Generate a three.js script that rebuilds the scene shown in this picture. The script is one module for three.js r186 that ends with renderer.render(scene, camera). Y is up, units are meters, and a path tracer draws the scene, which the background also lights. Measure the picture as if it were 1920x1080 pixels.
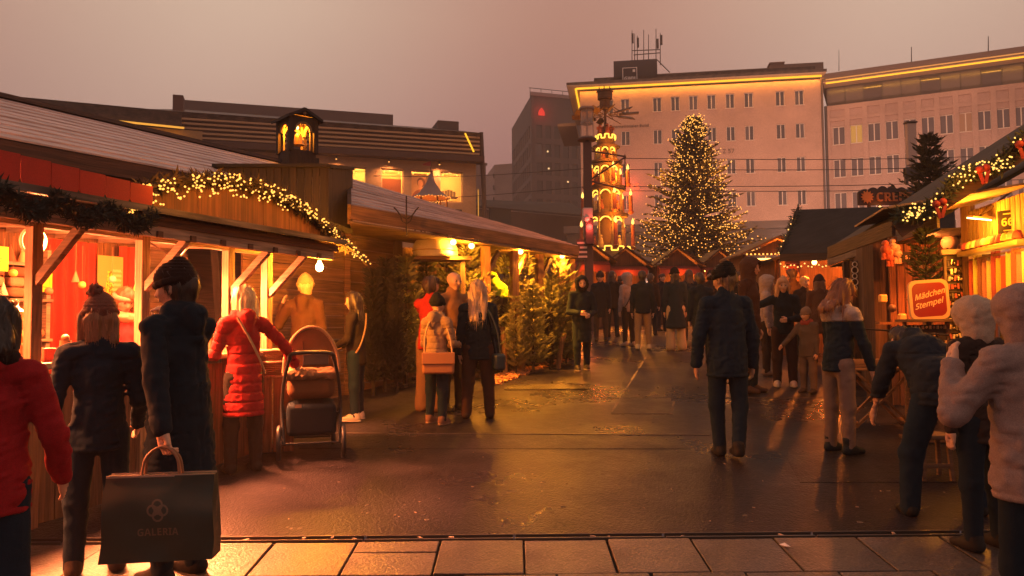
import * as THREE from 'three';
import { mergeGeometries } from 'three/addons/utils/BufferGeometryUtils.js';
import { RoundedBoxGeometry } from 'three/addons/geometries/RoundedBoxGeometry.js';
import { TextGeometry } from 'three/addons/geometries/TextGeometry.js';
import { FontLoader } from 'three/addons/loaders/FontLoader.js';

// ---------------------------------------------------------------- camera
const scene = new THREE.Scene();
const F = 1440;                                   // focal length in pixels of a 1920 x 1080 picture
const camera = new THREE.PerspectiveCamera(2 * Math.atan(540 / F) * 180 / Math.PI, 16 / 9, 0.1, 1200);
camera.position.set(0, 1.8, 0);
camera.rotation.set(0.0486, 0, -0.009, 'XYZ');
camera.updateMatrixWorld(true);

// ---------------------------------------------------------------- sky, sun, exposure
const EXPOSURE = 1.0;
{
  const W = 1024, Hh = 512, data = new Float32Array(W * Hh * 4);
  const mid = [[-90, .04, .028, .026], [-4, .09, .05, .045], [0, .29, .13, .125], [7, .33, .152, .142], [14, .43, .215, .182], [22, .51, .265, .197], [35, .54, .31, .24], [90, .50, .30, .235]];
  const rim = [[-90, .04, .028, .026], [-4, .09, .05, .045], [0, .31, .145, .135], [7, .38, .20, .175], [14, .60, .385, .305], [22, .71, .495, .37], [35, .70, .49, .375], [90, .50, .30, .235]];
  const at = (st, el, c) => { let i = 0; while (i < st.length - 2 && el > st[i + 1][0]) i++; const a = st[i], b = st[i + 1]; return a[c + 1] + (b[c + 1] - a[c + 1]) * Math.min(1, Math.max(0, (el - a[0]) / (b[0] - a[0]))); };
  const cl = (u, v) => Math.sin(u * 6.283 * 5 + Math.sin(v * 9) * 1.2 + 1.0) * .5 + Math.sin(u * 6.283 * 11 + v * 31 + 2.2 * Math.sin(u * 6.283 * 2)) * .3 + Math.sin(u * 6.283 * 23 - v * 64) * .2;
  for (let y = 0; y < Hh; y++) for (let x = 0; x < W; x++) {           // uneven cloud: thinner, paler bands alternate with denser, redder ones all the way round
    const u = x / W, v = y / Hh, el = ((y + .5) / Hh - .5) * 180, k = .5 - .5 * Math.cos((u - .253) * 6.283 * 7 + .5 * Math.sin(v * 17)), m = 1 + .05 * cl(u, v), o = (y * W + x) * 4;
    for (let c = 0; c < 3; c++) data[o + c] = (at(mid, el, c) * (1 - k) + at(rim, el, c) * k) * m;
    data[o + 3] = 1;
  }
  const sky = new THREE.DataTexture(data, W, Hh, THREE.RGBAFormat, THREE.FloatType);
  sky.mapping = THREE.EquirectangularReflectionMapping; sky.magFilter = sky.minFilter = THREE.LinearFilter; sky.wrapS = THREE.RepeatWrapping; sky.needsUpdate = true;
  scene.background = sky; scene.environment = sky;
}
const sun = new THREE.DirectionalLight(new THREE.Color(1, .78, .66), .06);     // last of the dusk behind the cloud
sun.position.set(30, 40, -20); sun.shadow.radius = 40; sun.castShadow = true;
sun.shadow.camera.left = sun.shadow.camera.bottom = -40; sun.shadow.camera.right = sun.shadow.camera.top = 40; sun.shadow.camera.far = 200;
scene.add(sun, sun.target);
const renderer = new THREE.WebGLRenderer({ antialias: true });
renderer.setSize(1024, 576); renderer.toneMapping = THREE.LinearToneMapping; renderer.toneMappingExposure = EXPOSURE;
renderer.shadowMap.enabled = true;
scene.fog = new THREE.FogExp2(new THREE.Color().setRGB(.75, .62, .58),   .0019);      // damp winter air

// ---------------------------------------------------------------- helpers
const font = await new FontLoader().loadAsync('fonts/droid/droid_sans_bold.typeface.json');
let SEED = 20251;
const rnd = () => { SEED = (SEED + 0x6d2b79f5) | 0; let t = Math.imul(SEED ^ (SEED >>> 15), 1 | SEED); t = (t + Math.imul(t ^ (t >>> 7), 61 | t)) ^ t; return ((t ^ (t >>> 14)) >>> 0) / 4294967296; };
const rr = (a, b) => a + (b - a) * rnd();
const V = (x, y, z) => new THREE.Vector3(x, y, z);
const lerp = (a, b, t) => a + (b - a) * t, clamp = (x, a, b) => Math.min(b, Math.max(a, x));
const sstep = (a, b, x) => { const t = clamp((x - a) / (b - a), 0, 1); return t * t * (3 - 2 * t); };
// point seen at a pixel of the 1920 x 1080 photograph, d metres away along -z
function P(px, py, d) { const v = V((px - 960) / F, -(py - 540) / F, -1).applyQuaternion(camera.quaternion); v.multiplyScalar(d / -v.z); return v.add(camera.position); }
// the square rises gently away from the camera, then levels off
function G(d) { return d < 15 ? .075 * d : d < 30 ? 1.125 + .075 * (d - 15) - .0022 * (d - 15) * (d - 15) : 1.755; }
function GP(px, py) { let lo = 2, hi = 60; for (let i = 0; i < 40; i++) { const m = (lo + hi) / 2; if (P(px, py, m).y > G(m)) lo = m; else hi = m; } const p = P(px, py, lo); p.y = G(lo); return p; }
function GX(px, d) { const p = P(px, 700, d); return V(p.x, G(d), -d); }

// tileable value noise for textures, lattice noise for shapes
const HT = new Float32Array(4096); for (let i = 0; i < 4096; i++) HT[i] = rnd();
const h2 = (x, y, s) => HT[(x * 73 + y * 179 + s * 31 + ((x * y) & 63) * 7) & 4095];
function tn(u, v, n, m, s) { const x = u * n, y = v * m, x0 = Math.floor(x), y0 = Math.floor(y); let fx = x - x0, fy = y - y0; fx = fx * fx * (3 - 2 * fx); fy = fy * fy * (3 - 2 * fy); const xa = ((x0 % n) + n) % n, xb = (xa + 1) % n, ya = ((y0 % m) + m) % m, yb = (ya + 1) % m; return lerp(lerp(h2(xa, ya, s), h2(xb, ya, s), fx), lerp(h2(xa, yb, s), h2(xb, yb, s), fx), fy); }
const h3 = (x, y, z) => HT[(x * 157 + y * 1013 + z * 2459 + ((x ^ y ^ z) & 31) * 17) & 4095];
function n3(x, y, z) { const x0 = Math.floor(x), y0 = Math.floor(y), z0 = Math.floor(z); let a = x - x0, b = y - y0, c = z - z0; a = a * a * (3 - 2 * a); b = b * b * (3 - 2 * b); c = c * c * (3 - 2 * c); return lerp(lerp(lerp(h3(x0, y0, z0), h3(x0 + 1, y0, z0), a), lerp(h3(x0, y0 + 1, z0), h3(x0 + 1, y0 + 1, z0), a), b), lerp(lerp(h3(x0, y0, z0 + 1), h3(x0 + 1, y0, z0 + 1), a), lerp(h3(x0, y0 + 1, z0 + 1), h3(x0 + 1, y0 + 1, z0 + 1), a), b), c) * 2 - 1; }
function tex(n, f, srgb, rep) {                    // f(u, v) -> grey or [r, g, b], 0..1
  const data = new Uint8Array(n * n * 4);
  for (let y = 0; y < n; y++) for (let x = 0; x < n; x++) { const c = f(x / n, y / n), o = (y * n + x) * 4; for (let k = 0; k < 3; k++) data[o + k] = clamp((c.length ? c[k] : c) * 255, 0, 255); data[o + 3] = 255; }
  const t = new THREE.DataTexture(data, n, n); t.wrapS = t.wrapT = THREE.RepeatWrapping; t.magFilter = THREE.LinearFilter; t.minFilter = THREE.LinearMipmapLinearFilter; t.generateMipmaps = true;
  if (srgb) t.colorSpace = THREE.SRGBColorSpace; if (rep) t.repeat.set(rep, rep); t.needsUpdate = true; return t;
}
const fb = (u, v, n, s, oct = 4) => { let a = 0, w = .5, t = 0; for (let i = 0; i < oct; i++) { a += w * tn(u, v, n << i, n << i, s + i * 5); t += w; w *= .55; } return a / t; };
const T = {
  asphalt: tex(1024, (u, v) => { const g = tn(u, v, 400, 400, 3) * .5 + tn(u, v, 170, 170, 9) * .5, b = fb(u, v, 5, 11); return .70 + .22 * (g - .5) + .30 * (b - .5) + (g > .76 ? .14 : 0); }, true, 1 / 4),
  asphaltBump: tex(512, (u, v) => .6 * tn(u, v, 200, 200, 3) + .4 * tn(u, v, 90, 90, 5), false, 1 / 1.6),
  wet: tex(512, (u, v) => { const b = fb(u, v, 6, 23), s = tn(u, v, 120, 120, 4); return .52 + .34 * sstep(.36, .66, b) + .12 * s; }, false, 1 / 7.3),
  slab: tex(512, (u, v) => .62 + .3 * (tn(u, v, 180, 180, 2) - .5) + .34 * (fb(u, v, 6, 7) - .5) + (tn(u, v, 110, 110, 8) > .86 ? .14 : 0), true, 1 / 1.3),
  wood: tex(512, (u, v) => { const w = v + .03 * tn(u, v, 3, 9, 4); return   .64 + .22 * (tn(u, w, 5, 130, 1) - .5) + .17 * (tn(u, w, 3, 34, 6) - .5) + .22 * (fb(u, v, 4, 8) - .5); }, true, 1 / 1.2),
  shingle: tex(512, (u, v) => .86 + .2 * (tn(u, v, 5, 120, 1) - .5) + .22 * (fb(u, v, 6, 8) - .5) + .1 * (tn(u, v, 3, 26, 3) - .5), true, 1 / 1.7),
  woodBump: tex(512, (u, v) => tn(u, v, 6, 150, 1) * .6 + tn(u, v, 3, 40, 6) * .4, false, 1 / 1.2),
  plaster: tex(512, (u, v) => .78 + .14 * (fb(u, v, 4, 5) - .5) + .08 * (tn(u, v, 160, 160, 2) - .5), true, 1 / 9),
  cloth: tex(512, (u, v) => .78 + .16 * (tn(u, v, 180, 180, 2) - .5) + .1 * Math.sin(u * 6.283 * 90) * Math.sin(v * 6.283 * 90) + .05 * (fb(u, v, 5, 3) - .5), true, 1 / .4),
  roof: tex(512, (u, v) => .62 + .5 * (fb(u, v, 7, 2) - .5) + .3 * (tn(u, v, 12, 150, 7) - .5), true, 1 / 2.2),
};
const woodV = T.wood.clone(); woodV.rotation = Math.PI / 2; woodV.needsUpdate = true;
const woodVB = T.woodBump.clone(); woodVB.rotation = Math.PI / 2; woodVB.needsUpdate = true;
const lin = (c) => Array.isArray(c) ? new THREE.Color().setRGB(c[0], c[1], c[2]) : new THREE.Color(c);
const mat = (c, rough = .8, o = {}) => { const m = new THREE.MeshStandardMaterial({ color: lin(c), roughness: rough, ...o }); return m; };
const phys = (c, rough, o) => new THREE.MeshPhysicalMaterial({ color: lin(c), roughness: rough, ...o });
const wood = (c, rough = .75, vert = false) => mat(c, rough, { map: vert ? woodV : T.wood, bumpMap: vert ? woodVB : T.woodBump, bumpScale: .004 });
const woods = (c, n = 4, vert = false, spread = .22) => Array.from({ length: n }, (_, i) => wood(c.map((x) => x * (1 + spread * (2 * i / (n - 1) - 1) + rr(-.04, .04))), .75, vert));
const glow = (c, k) => new THREE.MeshStandardMaterial({ color: lin([.02, .02, .02]), roughness: .6, emissive: lin(c), emissiveIntensity: k });
const pick = (a) => a[Math.floor(rnd() * a.length) % a.length];

// geometry: every piece gets uv in metres, box-projected
function boxUV(g) {
  if (g.userData.keepUV) return g;
  const p = g.attributes.position, n = g.attributes.normal, uv = new Float32Array(p.count * 2);
  for (let i = 0; i < p.count; i++) {
    const ax = Math.abs(n.getX(i)), ay = Math.abs(n.getY(i)), az = Math.abs(n.getZ(i));
    let a, b; if (ay >= ax && ay >= az) { a = p.getX(i); b = p.getZ(i); } else if (ax >= az) { a = p.getZ(i); b = p.getY(i); } else { a = p.getX(i); b = p.getY(i); }
    uv[i * 2] = a; uv[i * 2 + 1] = b;
  }
  g.setAttribute('uv', new THREE.BufferAttribute(uv, 2)); return g;
}
const clean = (g) => { const q = g.index ? g.toNonIndexed() : g; q.userData = g.userData; for (const k of Object.keys(q.attributes)) if (!['position', 'normal', 'uv', 'color'].includes(k)) q.deleteAttribute(k); if (!q.attributes.normal) q.computeVertexNormals(); return q; };
function mrg(list) { const gs = list.flat().filter(Boolean); if (gs.length === 1) return boxUV(gs[0]); const cs = gs.map((g) => boxUV(clean(g))); const anyC = cs.some((g) => g.attributes.color); if (!anyC) cs.forEach((g) => g.deleteAttribute('color')); return mergeGeometries(cs.map((g) => { const h = g.clone(); h.userData = {}; return h; })); }
function xf(g, x = 0, y = 0, z = 0, rx = 0, ry = 0, rz = 0) { g.applyMatrix4(new THREE.Matrix4().compose(V(x, y, z), new THREE.Quaternion().setFromEuler(new THREE.Euler(rx, ry, rz)), V(1, 1, 1))); return g; }
const B = (w, h, d, x = 0, y = 0, z = 0, rx = 0, ry = 0, rz = 0) => xf(new THREE.BoxGeometry(w, h, d), x, y, z, rx, ry, rz);
const RB = (w, h, d, r, x = 0, y = 0, z = 0, rx = 0, ry = 0, rz = 0) => xf(new RoundedBoxGeometry(w, h, d, 2, Math.min(r, w / 2.1, h / 2.1, d / 2.1)), x, y, z, rx, ry, rz);
const C = (r1, r2, h, x = 0, y = 0, z = 0, n = 12) => xf(new THREE.CylinderGeometry(r1, r2, h, n), x, y, z);
const S = (r, x = 0, y = 0, z = 0, n = 10) => xf(new THREE.SphereGeometry(r, n, Math.max(6, n * .7 | 0)), x, y, z);
function bar(a, b, w, h = w, roll = 0) {            // a beam of w x h from a to b, chamfered a little
  const L = a.distanceTo(b), g = new THREE.BoxGeometry(w, h, L), m = new THREE.Matrix4().lookAt(b, a, Math.abs(b.y - a.y) > L * .98 ? V(0, 0, 1) : V(0, 1, 0)), q = new THREE.Quaternion().setFromRotationMatrix(m);
  if (roll) g.rotateZ(roll); g.applyMatrix4(new THREE.Matrix4().compose(a.clone().add(b).multiplyScalar(.5), q, V(1, 1, 1))); return g;
}
function rod(a, b, r1, r2 = r1, n = 8) { const L = a.distanceTo(b), g = new THREE.CylinderGeometry(r2, r1, L, n), q = new THREE.Quaternion().setFromUnitVectors(V(0, 1, 0), b.clone().sub(a).normalize()); g.applyMatrix4(new THREE.Matrix4().compose(a.clone().add(b).multiplyScalar(.5), q, V(1, 1, 1))); return g; }
const tube = (pts, r, n = 24, k = 6, closed = false) => new THREE.TubeGeometry(new THREE.CatmullRomCurve3(pts, closed), n, r, k, closed);
const extr = (pts, depth, bevel = 0) => { const s = new THREE.Shape(pts.map((p) => new THREE.Vector2(p[0], p[1]))); return new THREE.ExtrudeGeometry(s, { depth, bevelEnabled: bevel > 0, bevelSize: bevel, bevelThickness: bevel, bevelSegments: 1, curveSegments: 8 }); };
const lathe = (pts, n = 20) => new THREE.LatheGeometry(pts.map((p) => new THREE.Vector2(p[0], p[1])), n);
function prism(q, down) {                           // a slab under four corner points (thickness along 'down')
  const p = []; const [a, b, c, d] = q, e = q.map((v) => v.clone().add(down)); const tri = (i, j, k) => p.push(...i.toArray(), ...j.toArray(), ...k.toArray());
  const quad = (i, j, k, l) => { tri(i, j, k); tri(i, k, l); };
  quad(a, b, c, d); quad(e[3], e[2], e[1], e[0]); quad(a, e[0], e[1], b); quad(b, e[1], e[2], c); quad(c, e[2], e[3], d); quad(d, e[3], e[0], a);
  const g = new THREE.BufferGeometry(); g.setAttribute('position', new THREE.Float32BufferAttribute(p, 3)); g.computeVertexNormals(); g.setAttribute('uv', new THREE.Float32BufferAttribute(new Float32Array(p.length / 3 * 2), 2)); return g;
}
// objects
const used = {};
const numbered = (n) => { const k = used[n] = (used[n] ?? -1) + 1; return k ? n + '_' + String(k).padStart(3, '0') : n; };
function tag(o, label, category, group, kind) { if (label) o.userData.label = label; if (category) o.userData.category = category; if (group) o.userData.group = group; if (kind) o.userData.kind = kind; return o; }
function thing(name, label, category, p = V(0, 0, 0), turn = 0, group) { const o = new THREE.Group(); o.name = numbered(name); o.position.copy(p); o.rotation.y = turn; tag(o, label, category, group); scene.add(o); return o; }
function M(name, geos, material, parent = scene) { const m = new THREE.Mesh(mrg(Array.isArray(geos) ? geos : [geos]), material); m.name = parent === scene ? numbered(name) : name; m.castShadow = m.receiveShadow = true; parent.add(m); return m; }
function MS(name, shared, material, parent, x, y, z, rx = 0, ry = 0, rz = 0) { const m = new THREE.Mesh(shared, material); m.name = name; m.position.set(x, y, z); m.rotation.set(rx, ry, rz); m.castShadow = m.receiveShadow = true; parent.add(m); return m; }
function struct(name, geos, material) { const m = M(name, geos, material); m.userData.kind = 'structure'; return m; }
function lamp(x, y, z, c, k, r = 1, parent = scene) { const l = new THREE.PointLight(lin(c), k, 0, 2); l.position.set(x, y, z); l.castShadow = true; l.shadow.radius = r; parent.add(l); return l; }
function downlight(x, y, z, c, k, parent, tilt = 0, ang = 1.12) { const l = new THREE.SpotLight(lin(c), k, 0, ang, .6, 2); l.position.set(x, y, z); l.target.position.set(x, y - 1, z + tilt); l.castShadow = true; l.shadow.radius = 5; parent.add(l, l.target); return l; }
const WARM = [1, .20, .02], GOLD = [1, .31, .018], PINK = [1, .235, .07];
function bulbs(name, pts, r, m, parent, label) {    // a string of little bulbs too small to pick apart
  const g = new THREE.IcosahedronGeometry(r, 0), im = new THREE.InstancedMesh(g, m, pts.length), t = new THREE.Matrix4();
  pts.forEach((p, i) => { t.makeTranslation(p.x, p.y, p.z); im.setMatrixAt(i, t); });
  im.name = parent === scene ? numbered(name) : name; im.userData.kind = 'stuff'; parent.add(im); return im;
}
// ================================================================ ground
const KERB = 5.24;
{
  const xs = [], zs = []; for (let x = -10; x <= 12; x += .25) xs.push(x); for (let k = 1, s = 1; k < 16; k++) { s *= 1.42; xs.push(12 + s * 1.2); xs.unshift(-10 - s * 1.2); }
  for (let d = KERB; d < 20; d += .22) zs.push(d); for (let d = 20; d < 34; d += 1) zs.push(d); for (const d of [40, 60, 90, 140, 220, 340]) zs.push(d);
  const p = [], c = [], idx = [], nx = xs.length;
  zs.forEach((d) => xs.forEach((x) => { p.push(x, G(d) , -d); const s = .5 + .5 * n3(x * .45, 3.1, d * .45) * .8 + .25 * n3(x * 1.7, 9.1, d * 1.7), k = .72 + .42 * s; c.push(k, k, k * (.98 + .03 * s)); }));
  for (let j = 0; j < zs.length - 1; j++) for (let i = 0; i < nx - 1; i++) { const a = j * nx + i; idx.push(a, a + 1, a + nx, a + 1, a + nx + 1, a + nx); }
  const g = new THREE.BufferGeometry(); g.setAttribute('position', new THREE.Float32BufferAttribute(p, 3)); g.setAttribute('color', new THREE.Float32BufferAttribute(c, 3)); g.setIndex(idx); g.computeVertexNormals();
  const m = phys([.045, .041, .054], .46, { specularIntensity: .16, map: T.asphalt, bumpMap: T.asphaltBump, bumpScale: .004, roughnessMap: T.wet, vertexColors: true });
  struct('ground', g, m);
  // behind and beside the camera the slabs go on as one sheet under the single stones
  struct('pavement_bed', prism([V(-40, -.8 + .02, 12), V(40, -.8 + .02, 12), V(40, G(KERB) - .045, -KERB), V(-40, G(KERB) - .045, -KERB)], V(0, -.3, 0)), mat([.045, .04, .036], .95));
}
const TILT = Math.atan(.075);
{
  const pave = new THREE.Group(); pave.name = 'pavement'; pave.userData.kind = 'structure'; scene.add(pave);
  const mats = [0, 1, 2, 3, 4].map((i) => mat([.15 + .018 * i, .125 + .015 * i, .115 + .012 * i], .6, { map: T.slab, bumpMap: T.asphaltBump, bumpScale: .003, roughnessMap: T.wet }));
  const W = .548, D = .565, geos = [W, W, W * .66, W * .34].map((w) => boxUV(new RoundedBoxGeometry(w - .014, .07, D - .014, 2, .007)));
  const half = boxUV(new RoundedBoxGeometry(W - .014, .07, D * .36 - .014, 2, .007)), big = boxUV(new RoundedBoxGeometry(W - .014, .07, D * .64 - .014, 2, .007));
  for (let r = 0; r < 4; r++) {
    const d = KERB - .09 - D / 2 - r * D;
    for (let i = -9; i <= 9; i++) {
      const x = .06 + i * W + (r % 2 ? .19 : 0) + rr(-.004, .004) + W / 2;
      if (r === 1 && x > -.62 && x < .1) { if (x < -.3) continue; }
      const put = (g, dd) => MS('paving_slab', g, pick(mats), pave, x, G(dd) - .035 + rr(-.004, .004), -dd, TILT + rr(-.008, .008), rr(-.004, .004), rr(-.007, .007));
      if (r === 0 && i === -2) { put(half, d + D * .32); put(big, d - D * .18); } else put(geos[0], d);
    }
  }
  // paving beyond the picture's lower edge, too near to be in it
  const rest = []; for (let r = 4; r < 14; r++) for (let i = -9; i <= 9; i++) { const d = KERB - .09 - D / 2 - r * D; rest.push(B(W - .014, .05, D - .014, .06 + i * W + (r % 2 ? .19 : 0) + W / 2, G(d) - .03, -d, TILT)); }
  const rs = M('paving_rest', rest, mats[2], pave); rs.userData.kind = 'stuff';
  // slot drain between stones and asphalt
  const dr = thing('drain_channel', 'narrow dark metal drain channel between stone slabs and asphalt', 'drain', V(0, G(KERB), -KERB));
  M('channel_floor', B(30, .02, .07, 0, -.04, .035, TILT), mat([.03, .027, .026], .5), dr);
  for (const [z, k] of [[.002, 0], [.074, 1]]) for (let i = -8; i < 8; i++) M('rail', RB(.985, .03, .014, .004, i + .5, -.008 - z * .075, z, TILT), k ? mat([.10, .085, .075], .32, { metalness: .6 }) : mat([.07, .06, .055], .4, { metalness: .5 }), dr);
  // grate set among the slabs
  const d2 = KERB - .09 - .565 * 1.5, gr = thing('drain_grate', 'black cast iron drain grate set among the stone slabs', 'drain grate', V(-.27, G(d2), -d2)); gr.rotation.x = TILT;
  const iron = mat([.035, .033, .034], .45, { metalness: .7 });
  M('frame', [B(.54, .05, .03, 0, -.028, .24), B(.54, .05, .03, 0, -.028, -.24), B(.03, .05, .45, .255, -.028, 0), B(.03, .05, .45, -.255, -.028, 0)], iron, gr); M('pit', B(.5, .02, .45, 0, -.1, 0), mat([.008, .008, .008], .9), gr);
  const bg = boxUV(B(.018, .04, .45)); for (let i = 0; i < 11; i++) MS('bar', bg, iron, gr, -.2 + i * .04, -.03, 0);
}
{ // long grate in the asphalt, patch outline, slit drains, small litter
  const iron = mat([.05, .045, .042], .38, { metalness: .7 });
  const a = GP(948, 727), b = GP(1098, 727), L = a.distanceTo(b), g = thing('road_grate', 'long slotted iron grate flush with the asphalt', 'drain grate', a.clone().add(b).multiplyScalar(.5).setY(G(-a.z) + .006)); g.rotation.x = TILT;
  M('frame', [B(L, .012, .03, 0, 0, .21), B(L, .012, .03, 0, 0, -.21), B(.03, .012, .39, L / 2, 0, 0), B(.03, .012, .39, -L / 2, 0, 0)], iron, g); M('pit', B(L - .03, .004, .39, 0, -.002, 0), mat([.012, .01, .01], .9), g);
  const sg = boxUV(B(.022, .012, .39)); for (let i = 0; i < 26; i++) MS('bar', sg, iron, g, -L / 2 + .045 + i * (L - .09) / 25, .001, 0, 0, .25);
  const strip = (name, label, q, m, w) => { const gs = []; for (let i = 0; i < q.length - 1; i++) { const n = 10; for (let k = 0; k < n; k++) { const s = q[i].clone().lerp(q[i + 1], k / n), e = q[i].clone().lerp(q[i + 1], (k + 1) / n); s.y = G(-s.z) + .003; e.y = G(-e.z) + .003; gs.push(bar(s, e, w, .008)); } } const o = M(name, gs, m); tag(o, label, 'drain'); return o; };
  strip('slit_drain', 'thin bright metal slit drain crossing the asphalt near the grey haired woman', [GP(560, 812), GP(1330, 816)], mat([.16, .13, .12], .3, { metalness: .5 }), .02);
  strip('slit_drain', 'thin dark slit drain crossing the asphalt below the child and the market table', [GP(1130, 746), GP(1900, 746)], mat([.08, .07, .065], .4, { metalness: .5 }), .03);
  const pm = mat([.34, .27, .21], .8, { map: T.slab }), worn = [];
  const out = [[GP(1144, 778), GP(1212, 668)], [GP(1144, 777), GP(1260, 777)], [GP(1258, 777), GP(1264, 752)]];
  for (const [s, e] of out) for (let k = 0; k < 34; k++) { if (n3(k * .6, s.x * 9, 4) < -.25 + (s.x > 1.5 ? .2 : 0)) continue; const u = s.clone().lerp(e, k / 34), v = s.clone().lerp(e, (k + .85) / 34); u.y = G(-u.z) + .002; v.y = G(-v.z) + .002; worn.push(bar(u, v, .022 + .018 * rnd(), .006)); }
  const wm = struct('road_marking', worn, pm); 
  const bits = [], bm = mat([.26, .2, .16], .8);
  for (let i = 0; i < 60; i++) { const px = rr(420, 1800), py = 700 + 288 * Math.pow(rnd(), .7), p = GP(px, py); bits.push(B(rr(.006, .024), .005, rr(.004, .009), p.x, p.y + .003, p.z, TILT, rr(0, 3), 0)); }
  for (let i = 0; i < 16; i++) { const p = V(rr(-3, 4), 0, -KERB + rr(.02, .06)); p.y = G(-p.z); bits.push(B(rr(.015, .04), .008, rr(.008, .02), p.x, p.y, p.z, TILT, rr(0, 3), 0)); }
  tag(M('litter', bits, bm), 'tiny paper scraps and cigarette ends scattered over the wet asphalt', 'litter', null, 'stuff');
  { const n = 120, im = new THREE.InstancedMesh(new THREE.CylinderGeometry(.016, .018, .003, 9), mat([.10, .09, .09], .7), n), m4 = new THREE.Matrix4(), q = new THREE.Quaternion(), e = new THREE.Euler(), c = new THREE.Color(); for (let i = 0; i < n; i++) { const d = 5.4 + 9 * Math.pow(rnd(), 1.6), x = rr(-2.2, 4.5) * d / 7; e.set(TILT, rr(0, 6), 0); m4.compose(V(x, G(d) + .001, -d), q.setFromEuler(e), V(rr(.5, 1.4), 1, rr(.5, 1.3))); im.setMatrixAt(i, m4); const k = rr(.15, .7); im.setColorAt(i, c.setRGB(k, k, k)); } im.name = 'chewing_gum'; tag(im, 'trodden chewing gum spots dotted over the asphalt', 'gum', null, 'stuff'); scene.add(im); }
  const patch = (pts, c) => { const q = pts.map(([a, b]) => GP(a, b)), gs = []; const n = 10; for (let i = 0; i < n; i++) { const L = (t) => { const v = q[0].clone().lerp(q[3], t); v.y = G(-v.z) + .004; return v; }, R = (t) => { const v = q[1].clone().lerp(q[2], t); v.y = G(-v.z) + .004; return v; }; gs.push(prism([L(i / n), R(i / n), R((i + 1) / n), L((i + 1) / n)], V(0, -.003, 0))); } return struct('asphalt_patch', gs, phys(c, .5, { specularIntensity: .16, map: T.asphalt, bumpMap: T.asphaltBump, bumpScale: .005, roughnessMap: T.wet })); };
  patch([[1146, 776], [1258, 776], [1262, 668], [1214, 668]], [.037, .034, .045]); patch([[560, 842], [1290, 842], [1268, 818], [580, 818]], [.039, .036, .047]); patch([[1500, 905], [1830, 905], [1760, 850], [1470, 850]], [.039, .036, .047]);
  const lf = tag(M('leaf', [prism([V(-.02, 0, -.03), V(.02, .006, -.028), V(.018, 0, .03), V(-.018, .008, .028)], V(0, -.003, 0))], mat([.5, .5, .55], .5)), 'small pale folded scrap lying on the stone slabs', 'scrap'); const lp = GP(1472, 1025); lf.position.set(lp.x, lp.y + .008, lp.z); lf.rotation.set(TILT, .4, 0); lf.name = 'paper_scrap';
}
// ================================================================ buildings round the square
function onFace(A, Bp, name, label) { const dx = Bp.x - A.x, dz = Bp.z - A.z, g = thing(name, label, 'building', V(A.x, 1.6, A.z), Math.atan2(-dz, dx)); g.updateMatrixWorld(true); return [g, Math.hypot(dx, dz)]; }
function hit(g, px, py, z = 0) { const inv = g.matrixWorld.clone().invert(), o = camera.position.clone().applyMatrix4(inv), t = P(px, py, 10).applyMatrix4(inv).sub(o); const k = (z - o.z) / t.z; return o.add(t.multiplyScalar(k)); }
function wallHoles(L, y0, y1, holes, thick) { const s = new THREE.Shape([[0, y0], [L, y0], [L, y1], [0, y1]].map((p) => new THREE.Vector2(...p))); for (const [x, y, w, h] of holes) s.holes.push(new THREE.Path([[x, y], [x, y + h], [x + w, y + h], [x + w, y]].map((p) => new THREE.Vector2(...p)))); const g = new THREE.ExtrudeGeometry(s, { depth: thick, bevelEnabled: false }); g.translate(0, 0, -thick); return g; }
const glassDark = phys([.06, .045, .047], .12, { clearcoat: .4 }), glassDim = phys([.10, .075, .075], .18, { clearcoat: .3 }), white = mat([.62, .47, .37], .6), sillM = mat([.5, .38, .3], .7);
const roofDark = mat([.055, .038, .034], .85, { map: T.roof }), metalDark = mat([.05, .042, .042], .5, { metalness: .4 });
const led = glow([1, .46, .02], 1.7);
function strip3(parent, name, a, b, r, m, light, down = [0, -1, -.35]) {
  M(name, bar(a, b, r, r), m, parent);
  if (light) { const L = a.distanceTo(b), l = new THREE.RectAreaLight(lin([1, .42, .045]), light, L, r * .8), c = a.clone().add(b).multiplyScalar(.5), x = b.clone().sub(a).normalize(), z = V(...down).normalize().negate(), y = z.clone().cross(x).normalize(), zz = x.clone().cross(y); c.addScaledVector(zz, -r * .9); l.position.copy(c); l.quaternion.setFromRotationMatrix(new THREE.Matrix4().makeBasis(x, y, zz)); parent.add(l); }
}

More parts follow.
